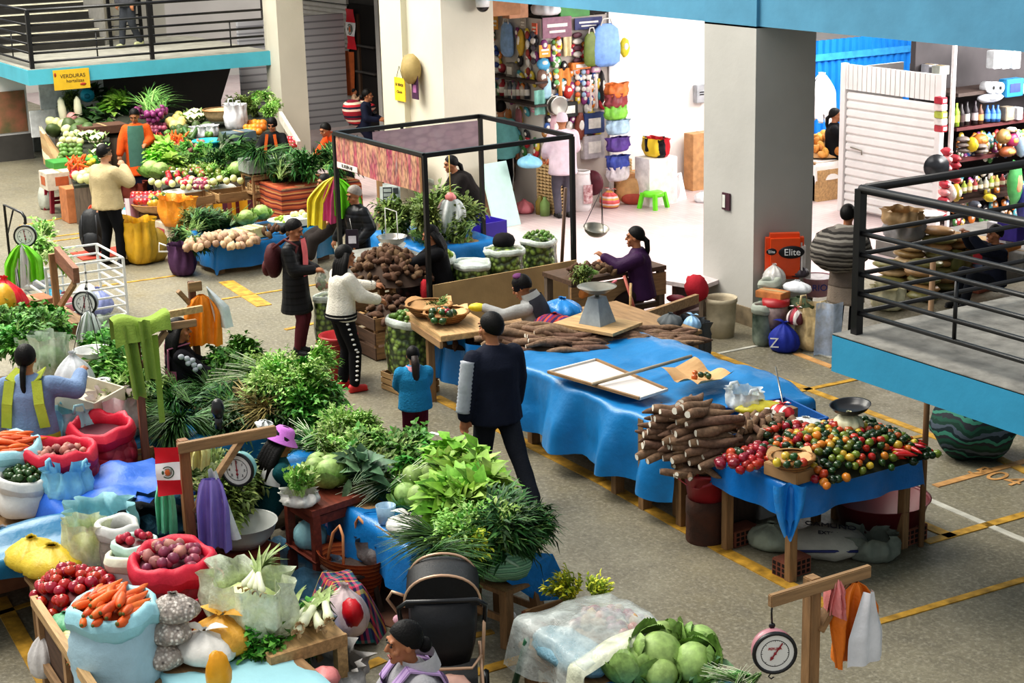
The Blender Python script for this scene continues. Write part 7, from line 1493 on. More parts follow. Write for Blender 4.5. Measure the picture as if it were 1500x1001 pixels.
G7('parsley','herb_bunch','mid green herb bunch in the middle of the right wing','herbs',[(270,230),(280,226),(288,236),(276,240),(298,230)],'herbs mid right wing',1.4,.4)
G7('dark','herb_bunch','dark feathery herb bunch below the teal basin','herbs',[(300,243),(310,238),(318,244),(330,238),(338,246)],'dark herbs below the basin',1.2,.4)
G7('chard','chard_bunch','large chard leaves right of the teal basin','chard',[(325,210),(330,218),(336,222),(322,222)],'chard by the teal basin',1.2,.4)
G7('spear','herb_bunch','long leafed herb bunch before the seated vendor in black','herbs',[(348,226),(358,222),(368,226),(378,224),(352,234),(372,234)],'herbs before the seated vendor',1.1,.3)
aK('beige wicker basket on the back tier',B7(323,176,.05),.3,.18,0,mat('wicker_beige','#c9ae86',.8,.15,20))
aQ('white_bag','white plastic bag hanging over the beige basket',B7(346,190,-.02),.22,.45,aC('bag_whiteclean','#dddde0'),0,5,knot=0)
G7('olive','herb_bunch','tall olive herb bunch at the back right corner of the stepped stall','herbs',[(352,158),(362,154),(358,165),(368,162),(348,166)],'olive herbs back right',1.6,.6,.15)
G7('celery','white_flower_bunch','pale flowering bunch at the back right by the pillar','herbs',[(374,148),(384,150),(380,142)],'flowering herbs back right',1.3,.6,.15)
G7('bright','herb_bunch','bright green herb bunch behind the seated vendor in black','herbs',[(388,162),(398,160),(394,168),(382,166),(404,164)],'bright herbs back right',1.3,.6,.1)
ORF=fruit('orange',[aM('orange','#dd8a2a',.4),STEM],.045)
I7(ORF,'orange','orange fruit stacked left of the seated vendor in black','orange',[(361+6*(i%5),181+6*(i//5))for i in range(14)],'oranges left of the seated vendor',1.6)
I7(TOMATO,'tomato','red tomato at the right end of the stepped stall','tomato',[(422+4*(i%3),205+5*(i//3))for i in range(9)],'tomatoes at the right end',1.5)
aD('grey blue scale with a flat top among the right wing vegetables',B7(350,206,.0),(.35,.5,.16),.1,mat('scale_slate','#5f7078',.5),'counter_scale')
b=MB();a,d=P(411,170,1.15),P(438,214,.9);b.bar((0,0,0),d-a,.06,.16);one('white_plank',b,mat('plank_white','#d6d0c2',.6),'white plank edging the right end of the stepped stall','plank',a)
I7(CAB[0],'cabbage','round cabbage on the white lined front row','cabbage',[(236,260),(222,258),(348,258)],'cabbages front row',1.5,-.05,'up')
for i,(x,y)in enumerate(((248,262),(262,261),(275,262))):aL('small white tub on the front row, %s of three'%('left','middle','right')[i],B7(x,y,-.06),.13,.14,mat('tub_white','#d8dccb',.5),.8,'tub',False)
I7(PALE,'garlic_bulb','pale bulb on the front row of the right wing','bulb',[(268+9*(i%5),268+6*(i//5))for i in range(10)],'pale bulbs front row',.7)
I7(ONION[0],'onion','purple onion clustered on the front row of the right wing','onion',[(286+5*(i%4),264+5*(i//4))for i in range(11)],'purple onions front row',1.4)
G7('celery','celery_bunch','pale green celery on the front row beside the purple onions','celery',[(308,258),(318,254),(325,262),(312,266),(300,256)],'celery front row',1.2,.4)
aP('white_cloth','grey white lace cloth edge along the front row of the right wing',(P(290,275,.6).x-.15,P(290,275,.6).x+.1,P(245,283,.6).y,P(340,268,.6).y),.60,(.0,.14,.05,.05),mat('cloth_lace','#b5b5ae',.8,.15,14),cat='cloth',rip=.03)
I7(REDR,'red_radish','small red radish scattered at the centre front of the right wing','radish',[(240+U(0,60),248+U(0,22))for i in range(26)],'radishes centre front',1.3)
I7(PALE,'pale_vegetable','pale green vegetable along the front of the right wing','vegetable',[(222+10*i,266+4*(i%2)-i*.4)for i in range(14)],'pale vegetables front of the right wing',.9)
I7(ROC[6],'green_pepper','olive green pepper between the lettuce and the purple onions','pepper',[(250+U(0,70),242+U(0,16))for i in range(26)],'olive peppers right wing',1.6)
I7(ONION[1],'onion','tan onion piled left of the teal basin','onion',[(262+U(0,40),206+U(0,16))for i in range(24)],'tan onions by the basin',1.4)
I7(TOMATO,'tomato','red tomato between the onions and the lettuce','tomato',[(240+U(0,34),208+U(0,12))for i in range(16)],'tomatoes right wing',1.3)
I7(AVOC,'avocado','dark avocado on the back tier before the cream squash','avocado',[(240+U(0,70),190+U(0,8))for i in range(22)],'avocados back tier',1.6)
I7(CAULI,'cauliflower','white cauliflower low on the left wing behind the beige sweater man','cauliflower',[(150,222),(142,230),(152,238)],'cauliflower low left wing',1.0,.0,'up')
I7(ROC[4],'red_pepper','small red pepper heaped left of the wide yellow basket','pepper',[(196+6*(i%7),285+5*(i//7))for i in range(20)],'red peppers by the basket',1.7,.02)
bk=P(234,308,.42);aK('wide shallow basket of yellow green peppers at the front of the stall',bk,.42,.12,0,mat('wicker_beige','#c9ae86'))
aO([ROC[7],ROC[6],ROC[7],ROC[1]],'pepper','yellow green pepper in the wide shallow basket','pepper','peppers in the wide basket',bk+V((0,0,.1)),.75,.7,.1,.11,0,1,'any',1.6)
aD('low support box under the wide shallow basket',(bk.x,bk.y,0),(.5,.6,.41),0,mat('card_brown','#7a5f4a'))
for i,y_ in enumerate((8.95,9.6)):aH('pale wooden crate under the lace cloth, %s of two'%('left' if i==0 else 'right'),V((-24.25,y_,.12)),(.45,.6,.46),0,WOODP)
b=MB();b.sheet(lambda u,v:V((.03*sin(u*16),(u-.5)*1.1,.42*(1-v))),20,6);one('patterned_cloth',b,aJ('cloth_yellowmaroon',['#d9a02a','#6a2a30','#d9a02a','#d9a02a','#5a2a3a','#8a4a3a'],2.4,'Y',.8),'yellow and maroon patterned cloth hanging below the wooden crates','cloth',V((-23.93,9.45,.02)))
sh=aB('wooden_rack','small wooden rack with egg trays in front of the right wing','rack',V((-24.0,10.02,0)),.05)
for s in(-1,1):
 for q in(-1,1):b=MB();b.box((q*.18,s*.24,.42),(.04,.04,.84));aA('post',b,WOODZ,sh)
for z in(.3,.55,.82):b=MB();b.box((0,0,z),(.42,.52,.03));aA('shelf',b,WOOD,sh);b=MB();b.box((.2,0,z-.03),(.02,.5,.07));aA('rail',b,WOOD,sh)
bC('egg trays of brown eggs inside the small wooden rack',sh.location+V((.0,0,.57)),2,.36,.05)
bC('egg trays of green tinted eggs low in the small wooden rack',sh.location+V((.0,0,.32)),2,.36,.05)
cr=P(374,240,zt(240));aD('grey plastic crate topped with herbs above the wooden rack',(sh.location.x,sh.location.y,.86),(.42,.6,.2),0,mat('crate_grey','#8d948e',.5,.2,14),'storage_crate')
aE('spear','herb_bunch','feathery herb bunch on the grey crate above the wooden rack','herbs',[V((sh.location.x+U(-.1,.1),sh.location.y+U(-.2,.2),1.08))for _ in range(4)],'herbs on the grey crate',1.0,.4)
aQ('plastic_bag','large orange plastic bag bulging at the stall front',P(262,330,.30),.3,.42,aC('bag_orange5','#e0922c',.4,.6),0,4,knot=0,ears=0)
aD('white and red fruit box under the large orange bag',P(257,357,0)+V((-.05,.05,0)),(.5,.5,.34),.1,mat('carton_fruit','#c4b8a4',.7),deco=mat('print_redfruit','#a84048',.6,.3,8))
aQ('plastic_bag','big crumpled yellow bag on the floor beside the beige sweater man',P(206,384,0),.32,.62,aC('bag_yellow5','#d9a92c',.35,.6),0,6,knot=0,ears=0,sq=.7)
one('yellow_tote',(lambda b:(b.ball((0,0,.22),(.2,.2,.26),14,9,None,.15),b)[1])(MB()),aC('bag_ochre','#b5923a',.4),'ochre plastic tote touching the big yellow bag','bag',P(228,382,0))
b=MB();b.sheet(lambda u,v:V((.05*sin(u*12)+.05*v,(u-.5)*.62,.5*(1-v))),16,6);one('hanging_towel',b,aJ('towel_pink',['#b58a98','#c9a5ae','#d9d2d4','#a87a88'],5,'Y',.9),'dusty pink and white towel hanging under the red peppers','towel',P(215,335,.15))
aQ('plastic_bag','blue and white bag beside the dusty pink towel',P(190,330,.1),.14,.34,aJ('bag_bluewhite',['#3aa0d0','#e3e6e8','#e3e6e8'],4,'Z',.4),0,3)
aQ('red_sack','rust brown sack on the floor below the orange jacket vendor',P(195,300,.0),.28,.4,mat('sack_rust','#7a3528',.8),0,4,ears=0,knot=0)
ps=aB('plastic_stool','maroon red plastic stool at the left end of the stall holding a carton','stool',P(89,308,0),0);PR=mat('plastic_maroonred','#8c2436',.4,.06)
b=MB();b.box((0,0,.44),(.4,.4,.04),None,.02);b.box((0,0,.4),(.38,.38,.06));aA('seat',b,PR,ps)
for sx in(-1,1):
 for sy in(-1,1):b=MB();b.bar((sx*.2,sy*.2,0),(sx*.16,sy*.16,.42),.08,.06,(0,1,0));aA('leg',b,PR,ps)
for s in(-1,1):b=MB();b.box((s*.18,0,.17),(.02,.34,.05));aA('stretcher',b,PR,ps)
aD('white and orange carton on the maroon stool',P(86,275,.47),(.45,.48,.28),0,mat('carton_white7','#c9bfae',.7),deco=mat('print_orange7','#b5603a',.6))
aQ('plastic_bag','white plastic bag on the floor left of the maroon stool',P(69,306,0),.15,.5,aC('bag_greywhite','#b5b8ac',.4),0,6,knot=True,ears=0)
aQ('plastic_bag','bright blue bag hanging right of the maroon stool',P(117,314,.02),.16,.42,aC('bag_blue','#1f7fc4'),0,1,knot=0,ears=0,sq=.6)
aD('orange brown box between the stool and the beige sweater man',P(120,300,.3)+V((-.3,0,-.3)),(.4,.4,.55),0,mat('card_orange','#b5744a',.8))
aR('plastic_bag','orange red bag hanging left of the black backpack',P(134,300,.55),.18,.42,[aC('bag_redorange','#d9583a')],fa(90),2)
bpk=aB('backpack','tall black backpack standing on a red mat behind the beige sweater man','backpack',P(142,374,.02)+V((-.1,.0,0)),fa(90))
b=MB();b.ball((0,0,.33),(.2,.15,.34),16,12,None,.06);aA('bag_body',b,mat('nylon_black','#17181b',.6,.2,9,.2),bpk);b=MB();b.ball((0,-.12,.2),(.15,.07,.16),14,8);aA('front_pocket',b,mat('nylon_grey','#24262a',.6),bpk)
for s in(-1,1):b=MB();b.tube([(s*.1,-.14,.6),(s*.11,-.17,.4),(s*.1,-.16,.12)],.012,5);aA('strap',b,mat('nylon_grey','#24262a'),bpk)
b=MB();b.box((0,0,.008),(.6,.7,.014));one('red_mat',b,mat('mat_red','#a8402f',.9),'red mat under the black backpack','mat',P(150,374,0)+V((-.1,0,0)))
pa,pb_,pc,pd=P(57,184,1.05),P(107,254,.75),P(100,258,.6),P(64,240,.5)
b=MB();b.add([q-pa for q in(pa,pb_,pc+V((0,-.1,0)),pd)],[(0,1,2,3)],False);b.add([q-pa+V((0,.03,0))for q in(pa,pb_,pc+V((0,-.1,0)),pd)],[(3,2,1,0)],False)
one('striped_sheet',b,aJ('panel_striped',['#d9d0b4','#a98a62','#b59a70','#a98a62'],2.6,'Z',.7,.35),'tan and cream striped sheet covering the left end of the stepped stall','panel',pa)
aD('white board box at the left back corner of the stepped stall',P(66,200,.62),(.05,.5,.5),0,mat('board_white','#d9dadb'),'white_board');aD('grey metal box on the floor left of the stepped stall',P(56,220,0),(.35,.35,.5),.2,mat('box_greymetal','#8a8d8c',.5),'metal_box')
hang_=aB('water_can','turquoise plastic can hanging above the olive herbs','can',P(128,140,1.35),fa(90))
b=MB();b.ball((0,0,0),(.14,.12,.13),14,9);aA('can_body',b,mat('plastic_turq','#2fa8c4',.4,.05),hang_);b=MB();b.ball((.02,-.1,0),(.06,.04,.05));aA('cap',b,mat('plastic_turq2','#157f9c',.4),hang_)
wk=aB('baby_walker','blue and white baby walker standing at the far left','walker',P(16,198,0),.6)
b=MB();b.lathe([(.42,.0),(.48,.08),(.48,.14),(.42,.16)],26,cap=False);aA('base_ring',b,mat('plastic_navy','#2b3d8a',.4),wk)
b=MB();b.lathe([(.2,.42),(.34,.44),(.35,.5),(.2,.5)],22,cap=False);aA('seat_tray',b,mat('plastic_tealgrey','#6aa5a0',.4),wk)
for a in(0,1.6,3.1,4.7):b=MB();b.tube([(cos(a)*.44,sin(a)*.44,.12),(cos(a+.3)*.42,sin(a+.3)*.42,.32),(cos(a)*.3,sin(a)*.3,.46)],.016,6);aA('strut',b,GW,wk)
b=MB();b.tube([(.3,0,.5),(.44,.05,.65),(.3,.1,.8),(0,.1,.84)],.018,6);aA('toy_bar',b,mat('plastic_white','#d9dcdf',.4),wk)
aP('blue_sheet','blue plastic sheet over the low table in front of the stepped stall',(-22.4,-21.25,8.15,9.45),.42,(.1,.36,.36,.3),aC('tarp_low','#1f6fa8',.35,.45,4),seed=9,rip=.05)
aG('low_table','low table under the blue sheet in front of the stepped stall',(-22.4,-21.25,8.15,9.45),.41)
def L7(px,py,dz=.05):return P(px,py,.42)+V((0,0,dz))
aE('dark','herb_bunch','dark green leafy bunch at the left of the low blue table','herbs',[L7(280,352),L7(292,345),L7(284,343),L7(300,340),L7(276,360)],'dark herbs on the low table',.85,.4)
aE('olive','herb_bunch','olive leafy bunch at the back of the low blue table','herbs',[L7(298,334),L7(308,332),L7(290,336)],'olive herbs on the low table',1.0,.4)
aE('spear','herb_bunch','dark pointed leaf bunch behind the pale roots on the low table','herbs',[L7(325,336),L7(335,333),L7(342,338),L7(318,340),L7(350,332)],'pointed herbs on the low table',.8,.3)
aO(ROOTS[1:],'pale_root','pale brown mushroom like root at the front of the low blue table','root','pale roots on the low table',L7(325,358,.0),.6,1.1,.12,.09,0,2,'any',1.3)
for o in bpy.data.objects:
 if o.name.startswith('pale_root'):o.data=(bpy.data.meshes.get('pale_root')or fruit('pale_root',[aM('pale_root','#b5977a',.7,.25,.25,16)],(.05,.035,.04),1,0,None,.3))
for i,(px,py)in enumerate(((356,350),(374,346))):aD('cream plastic tub on the low blue table, %s'%('left' if i==0 else 'right'),L7(px,py,.0),(.3,.2,.14),.2,mat('tub_cream','#d0cc9c',.5),'tub')
I=[put(CAB[1],'cabbage','pale cabbage on white plastic on the low blue table','cabbage',L7(x,y,.08),(0,0,x),1.3,'cabbages on the low table')for x,y in((384,328),(362,336))]
pan('white basin of peas at the back right of the low blue table',L7(418,334,.0),.24,.12,mat('basin_white','#d3d5c4',.5),name='basin')
aO(LIME,'pea_pod','green pod in the white basin on the low table','pods','pods in the white basin',L7(418,334,.1),.34,.3,.05,.06,0,1)
aO(ROOTS[:1],'root','dark root at the right front of the low blue table','root','dark roots on the low table',L7(402,345,.02),.4,.5,.08,.1,0,1,'any',1.2)
pb=aQ('handbag','purple cloth bag with white handles at the left of the low blue table',P(268,402,0),.22,.42,C('purple_bag','#4f3350',.8),0,3,ears=0,knot=0,sq=.75)
b=MB();b.tube([(-.15,-.05,.40),(-.27,-.08,.46),(-.29,-.06,.34),(-.12,-.08,.34)],.014,6);aA('handle',b,GW,pb,rot=(0,0,fa(90)))
ot=(P(415,300,0).x-.1,P(415,300,0).x+.9,P(418,300,0).y,P(475,290,0).y)
ot=(-23.9,-23.0,9.9,11.2)
aG('textile_table','table behind the coloured bags covered with an orange woven cloth',ot,.72)
aP('woven_cloth','orange and rust striped woven cloth hanging from the herb table',ot,.73,(.05,.55,.5,.05),aJ('cloth_andean',['#8f4228','#a85a38','#6a2a22','#a8754a','#8f4228','#4f2624'],7,'Z',.9,.15),cat='cloth',seed=4,rip=.05)
aE('dark','herb_bunch','green herb bunch heaped on the orange woven cloth','herbs',grid((-23.5,10.5,.82),.8,1.3,3,4,0,.1),'herbs on the orange cloth',1.0,.4)
aE('scallion','scallion_bunch','scallion bunch lying on the orange woven cloth','scallions',grid((-23.4,10.4,.92),.6,1.0,2,2),'scallions on the orange cloth',1.0,.2)
aQ('plastic_bag','teal and grey bag on the floor before the orange woven cloth',P(410,305,0),.25,.3,aC('bag_tealgrey','#4f8f8c',.5),0,2)
aQ('cloth_bundle','dark maroon cloth bundle on the floor beside the wooden rack',P(385,315,0)+V((.0,.3,0)),.3,.22,C('maroon_dark','#3f2228'),0,3,ears=0)
ts=P(462,384,0);aP('teal_sheet','teal plastic sheet over the narrow stand before the orange cloth',(ts.x-.5,ts.x,ts.y-.25,ts.y+.3),.5,(.1,.44,.44,.2),TARPD,seed=6,rip=.05)
aD('white polystyrene tray of vegetables on the narrow teal stand',(ts.x-.25,ts.y+.0,.52),(.4,.5,.1),0,mat('foam_white','#d3d6cc',.7),'tray');aD('support box under the narrow teal stand',(ts.x-.25,ts.y+.02,0),(.4,.45,.48),0,mat('card_brown','#7a5f4a'))
one('white_canister',(lambda b:(b.lathe([(.001,0),(.09,0),(.09,.34),(.06,.38),(.001,.38)],18),b.mat(1).lathe([(.0915,.2),(.0915,.22)],18,cap=False),b)[2])(MB()),[mat('canister','#cfcfcc',.4),BLK],'white plastic canister on the floor by the teal stand','canister',P(456,386,0))
I7(PALE,'pale_vegetable','pale vegetable in the white tray on the teal stand','vegetable',[],'x')
for q in range(6):put(PALE,'pale_vegetable','pale vegetable in the polystyrene tray on the teal stand','vegetable',(ts.x-.25+U(-.12,.12),ts.y+U(-.18,.18),.65),(0,0,q),.7,'pale vegetables in the foam tray')
def aI(k,name,l,cat,box,n,z,grp,s=1.0,tilt=.4,h=.12,rz=None):
 x0,x1,y0,y1=box;pts=[]
 for i in range(n):
  u,v=U(-1,1),U(-1,1)
  pts.append(P((x0+x1)/2+u*(x1-x0)/2,(y0+y1)/2+v*(y1-y0)/2,z+h*(1-u*u)*(1-v*v)))
 aE(k,name,l,cat,pts,grp,s,tilt,rz)
TD=aC('tarp_sheet_teal','#1f6f96')
aP('teal_sheet','teal blue plastic sheet over the table of tall green herbs',(-14.4,-12.75,4.55,5.75),.66,(.1,.5,.25,.25),TD,seed=12,rip=.06)
aG('herb_table','table under the teal sheet heaped with tall green herbs',(-14.4,-12.75,4.55,5.75),.65)
aI('bright','herb_bunch','bright green herb bunch at the right of the tall herb heap','herbs',(385,460,545,605),30,.74,'bright herbs on the teal table',.95,.5,.12)
aI('parsley','herb_bunch','green herb bunch overhanging the aisle end of the teal table','herbs',(425,475,570,618),14,.7,'herbs at the aisle end',1.0,.5,.1)
aI('dry','dry_bunch','brown dry rooted herb bunch in front of the bright heap','herbs',(360,410,585,612),8,.74,'dry herbs on the teal table',.9,.3,.05)
aI('scallion','scallion_bunch','long scallion bunch sticking up behind the bright heap','scallions',(370,410,545,565),6,.78,'scallions behind the bright heap',.9,.5,.05)
aI('parsley','herb_bunch','herb bunch at the back of the teal table beside the orange bag','herbs',(325,365,515,560),12,.7,'herbs behind the orange bag',.85,.5,.1)
aI('dark','herb_bunch','dark herb bunch at the front right of the teal table','herbs',(340,460,605,625),10,.66,'dark herbs front of the teal table',.8,.4,.02)
aG('herb_table','table buried under the dark feathery herb heap',(-14.4,-13.3,3.5,4.5),.6)
aP('teal_sheet','teal sheet hanging below the dark feathery herb heap',(-14.4,-13.3,3.5,4.5),.61,(.05,.45,.3,.1),TD,seed=3,rip=.06)
aI('spear','herb_bunch','dark feathery herb bunch in the big heap behind the timber post','herbs',(222,322,572,634),34,.62,'dark feathery herb heap',.72,.5,.16)
aI('olive','flowering_bunch','pale flowering herb bunch left of the dark feathery heap','herbs',(160,212,535,610),18,.74,'pale flowering herbs',.8,.4,.06)
aG('herb_table','table under the pale flowering herbs',(-15.6,-14.1,3.2,4.6),.72)
aI('parsley','herb_bunch','bright parsley bunch between the white pan and the green rag post','parsley',(128,200,518,560),16,.85,'parsley by the green rag post',.95,.5,.1)
aI('celery','white_flower_bunch','cream tipped herb bunch beside the paper roll','herbs',(165,190,545,572),5,.88,'cream tipped herbs',.7,.5,.05)
aG('herb_table','table under the parsley heap at the left edge',(-17.9,-16.9,3.5,5.0),.78)
aI('parsley','herb_bunch','leafy parsley bunch in the heap at the left edge','parsley',(-5,84,474,525),34,.86,'parsley heap at the left edge',.85,.5,.1)
FILM=bA('film_greenish','#cfdcc8',.55)
aQ('plastic_bag','clear plastic bag of greens before the lime apron woman, right',P(76,555,.75),.2,.42,FILM,0,2,knot=0,ears=0,lump=aM('leaf_parsley1','#3a7028'))
aQ('plastic_bag','clear plastic bag of greens before the lime apron woman, left',P(50,545,.75),.17,.36,FILM,0,5,knot=0,ears=0,lump=aM('leaf_parsley1','#3a7028'))
aQ('plastic_bag','clear plastic bag of greens beside the red net bag',P(164,500,.75),.2,.24,FILM,0,7,knot=0,ears=0,lump=aM('leaf_dark0','#2f5a28'))
pan('white enamel pan of the hanging scale beside the red net bag',P(122,520,1.02)+V((.2,.03,0)),.17,.09,mat('enamel_white','#d3d3d0',.35),.55)
aQ('net_bag','bright red net bag behind the white enamel pan',P(145,524,.85),.12,.2,mat('net_red','#d8392c',.6,.2,20,.4),0,2,ears=0)
def postz(px,py,z):q_=P(px,py,z);return q_
q=P(214,672,.6);q.z=ZH(q.x,q.y,478);gibbet('scale_post','timber post draped with a light green rag among the herbs',(q.x,q.y,0),q.z,-.12,.5,.06,aW('wood_redpost','#7d4f38',.7,'Z'),1,PI/2-.08,ah=.06,bl=.25)
rg=aB('green_rag','light green cloth draped over the arm of the left timber post','rag',(q.x,q.y,q.z+.02),PI/2-.08)
GRN=C('green_rag','#8ea64c',.85,.1,.4)
def rag(u,v):
 L=.22+.05*sin(u*5+1);q_=(2*v-1)*L;y=max(-.07,min(.07,q_))+.02*sin(u*12+v*2)+q_*.25;return V((-.18+.46*u+.06*q_,y,.05+.03*sin(u*8)-max(0,abs(q_)-.06)))
b=MB();b.sheet(rag,18,18);aA('cloth',b,GRN,rg)
b=MB();b.sheet(lambda u,v:V((-.13+.1*u+.05*v,-.09-.05*sin(u*8),.02-.62*v)),6,10);aA('cloth_tail',b,GRN,rg);b=MB();b.sheet(lambda u,v:V((.0+.09*u+.02*v,-.13-.03*sin(u*8),.05-.5*v)),6,10);aA('cloth_tail',b,GRN,rg)
b=MB();b.sheet(lambda u,v:V((.12+.05*u,-.06,-.1-.75*v)),3,8);aA('cloth_strip',b,C('lime_strip','#93ac4a'),rg)
q2=postz(280,412,1.62);gibbet('scale_post','dark timber post behind the hanging orange bag',(q2.x,q2.y,0),1.62,-.05,.08,.06,aW('wood_darkpost','#6a4a38',.7,'Z'),-1,PI/2,bl=.14)
aR('plastic_bags','large orange plastic bag tied in two lobes on the dark timber post',(q2.x+.09,q2.y+.05,1.5),.36,.6,[aC('bag_orange7','#e8891e',.4)],fa(96),2,depth=.09,names=['upper_lobe'])
og=[o for o in bpy.data.objects if o.get('label','').startswith('large orange plastic bag tied')][0]
b=MB();b.ball((.16,0,-.82),(.15,.07,.27),16,12,eul(0,-.25,0),.12);aA('lower_lobe',b,aC('bag_amber','#e8a21e',.4),og);b=MB();b.sheet(lambda u,v:V((.06+.16*u*min(1,v*2)+.06*v,-.03+.03*sin(u*8),.08-.4*v)),8,8);aA('white_bag',b,aC('bag_white','#d8dcda'),og)
q3=P(240,462,1.45);b=MB();b.bar((0,0,0),P(296,452,1.45)-q3,.04,.06);one('timber_crosspiece',b,WOODP,'pale timber arm between the green rag and the orange bag','timber',q3)
q4=P(76,372,1.42);ps4=aB('scale_post','timber frame with a thick arm carrying the dial scale by the white cage','post',(q4.x,q4.y,0),0)
b=MB();b.box((0,0,.71),(.05,.07,1.42));aA('upright',b,WOODZ,ps4);a_=P(84,372,1.42)-V((q4.x,q4.y,0));d_=P(112,404,1.36)-V((q4.x,q4.y,0));b=MB();b.bar(a_,d_,.06,.16);aA('cross_arm',b,aW('wood_brownarm','#8a5f48',.7,'X'),ps4)
b=MB();b.bar(d_-V((.1,0,.1)),V((.0,0,.8)),.04,.06);aA('brace',b,WOOD,ps4)
bB('white dial scale with black rim hung by the white cage',P(111,412,1.36)+V((.22,.03,0)),.125,fa(262),None,.04,col='#a9b0b0',needle=-.05)
q5=P(6,300,1.75);b=MB();e_=P(32,312,1.75)-q5;b.tube([(0,0,-1.75),(0,0,0),e_,e_+V((.03,.02,-.05)),e_+V((.03,.02,-.12))],.016,6);b.tube([(0,0,-.35),e_*.5+V((0,0,-.02))],.01,5);one('metal_stand',b,BLK,'thin black metal stand at the left edge carrying a dial scale','stand',q5)
bB('white dial scale hung on the thin black stand at the left edge',P(36,322,1.62),.125,fa(275),None,.04,col='#9aa3a5',needle=.15)
aS('metal_pole','thin black slanted pole at the left edge beside the red bag',P(35,470,.75),P(24,395,1.25),.014,BLK)
aR('plastic_bags','white and green plastic bags hanging under the left dial scale',P(30,358,1.4),.36,.52,[aC('bag_lime','#78cf2a'),aC('bag_white','#d8dcda'),aC('bag_lime','#78cf2a')],fa(92),6,depth=.08,names=['lime_bag','white_bag','lime_bag'])
aQ('plastic_bag','red plastic bag with a yellow bag on it at the left edge',P(12,468,.85),.24,.46,aC('bag_red','#cf1f2c',.35),0,3,ears=0)
b=MB();b.ball((0,0,0),(.15,.12,.19),16,12,None,.08);one('yellow_bag',b,aC('bag_yolk','#dfa525',.35),'round yellow bag lying on the red bag at the left edge','bag',P(6,442,1.1))
aR('plastic_bags','long white plastic bags hanging below the dial scale of the timber frame',P(108,448,1.2)+V((.3,.04,0)),.3,.5,[aC('bag_white','#d8dcda')]*2,fa(95),3,depth=.08,names=['white_bag']*2)
aQ('plastic_bag','tall white carrier bag with a black line beside the paper roll',P(112,582,.8),.2,.42,aC('bag_palegrey','#c4c6c8',.4),0,4,ears=0)
aQ('plastic_bag','white and clear bag of goods behind the white cage',P(50,420,.4),.25,.25,aC('bag_palegrey','#c4c6c8'),0,6,ears=0)
aD('brown printed cardboard box left of the white cage',P(50,462,.55),(.35,.4,.2),.1,mat('card_brown2','#a06a4a',.8))
aQ('plastic_bag','blue bag under the hanging white and green bags',P(38,412,.7),.15,.2,aC('bag_skyblue2','#5f95c9',.4),0,6,ears=0)
aI('celery','flower_bunch','pale flowering plant behind the dial scales','plant',(55,70,352,385),5,1.0,'plants behind the dial scales',.9,.6,.1)
cg=aB('wire_cage','white metal wire cage standing on the floor at the left','cage',P(141,478,0)+V((-.4,-.1,0)));WM=mat('metal_white','#dfe0dc',.4,.04)
cx,cy_,cz=1.0,.95,.72
for sx in(-1,1):
 for sy in(-1,1):b=MB();b.box((sx*cx/2,sy*cy_/2,cz/2+.1),(.03,.03,cz));aA('post',b,WM,cg)
for i in range(7):
 z=.12+cz*i/6*.97
 for s in(-1,1):b=MB();b.bar((s*cx/2,-cy_/2,z),(s*cx/2,cy_/2,z),.02,.022);aA('bar',b,WM,cg);b=MB();b.bar((-cx/2,s*cy_/2,z),(cx/2,s*cy_/2,z),.02,.022);aA('bar',b,WM,cg)
for s in(-1,1):b=MB();b.box((s*cx/2,0,cz/2+.1),(.02,.02,cz));aA('post',b,WM,cg)
for i,(c_,l)in enumerate((('#4aa5c4','turquoise bag inside the white wire cage'),('#b56a72','rose bag inside the white wire cage'),('#d8d5d2','white bag inside the white wire cage'),('#8a94c4','lilac blue bag inside the white wire cage'))):aQ('plastic_bag',l,cg.location+V(((i%2-.5)*.45,(i//2-.5)*.42,.1)),.19,.34,aC('cage'+c_,c_,.4),0,i,ears=0)
pr=aB('paper_roll','white paper roll standing between the carton and the parsley','paper roll',P(152,575,.9))
b=MB();b.lathe([(.025,.12),(.07,.12),(.072,.1),(.072,.0),(.001,.0)],22,cap=False);b.mat(1).lathe([(.001,.1),(.025,.12)],14,cap=False);aA('roll',b,[GW,BLK],pr)
wt=aB('produce_tray','white printed cardboard tray tilted beside the lime apron woman','tray',P(130,590,.9),(.12,.1,.5));CT=mat('carton_cream','#cfc7b2',.75,.08)
b=MB();b.box((0,0,.01),(.5,.36,.02));aA('tray_base',b,CT,wt)
for s in(-1,1):b=MB();b.box((0,s*.18,.07),(.5,.015,.13));aA('tray_side',b,CT,wt);b=MB();b.box((s*.25,0,.07),(.015,.36,.13));aA('tray_side',b,CT,wt)
aQ('plastic_bag','crimson bag beside the lime apron woman',P(90,620,.62),.2,.4,aC('bag_crimson','#a8202c',.4),0,3,ears=0)
aQ('cloth_bundle','deep purple cloth under the white printed tray',P(125,622,.62),.22,.28,C('purple_deep','#3b2450'),0,4,ears=0)
aQ('plastic_bag','pinkish white bag behind the upper red onion sack',P(172,640,.6),.24,.4,aC('bag_pinkwhite','#d3c2c0',.5),0,8,ears=0,knot=0)
aQ('plastic_bag','pale turquoise plastic bag behind the upper red onion sack',P(112,648,.62),.22,.32,aC('bag_paleturq','#a5d5dc',.4),0,2,knot=0)
aQ('plastic_bag','black bag behind the two red onion sacks',P(86,650,.5),.2,.36,aC('bag_black','#191a1c',.4),0,2,ears=0)
aG('stall_table','table holding bags and the white tray beside the lime apron woman',(-13.9,-12.9,2.8,3.9),.6)
qa=P(268,652,1.42);ra=PI/2-.05
gibbet('scale_post','timber post with long arm carrying a flag and the turquoise dial scale',(qa.x,qa.y,0),1.46,-.06,.66,.075,aW('wood_postA','#8f6440',.65,'Z'),1,ra,ah=.075,aw=.05,bl=.42)
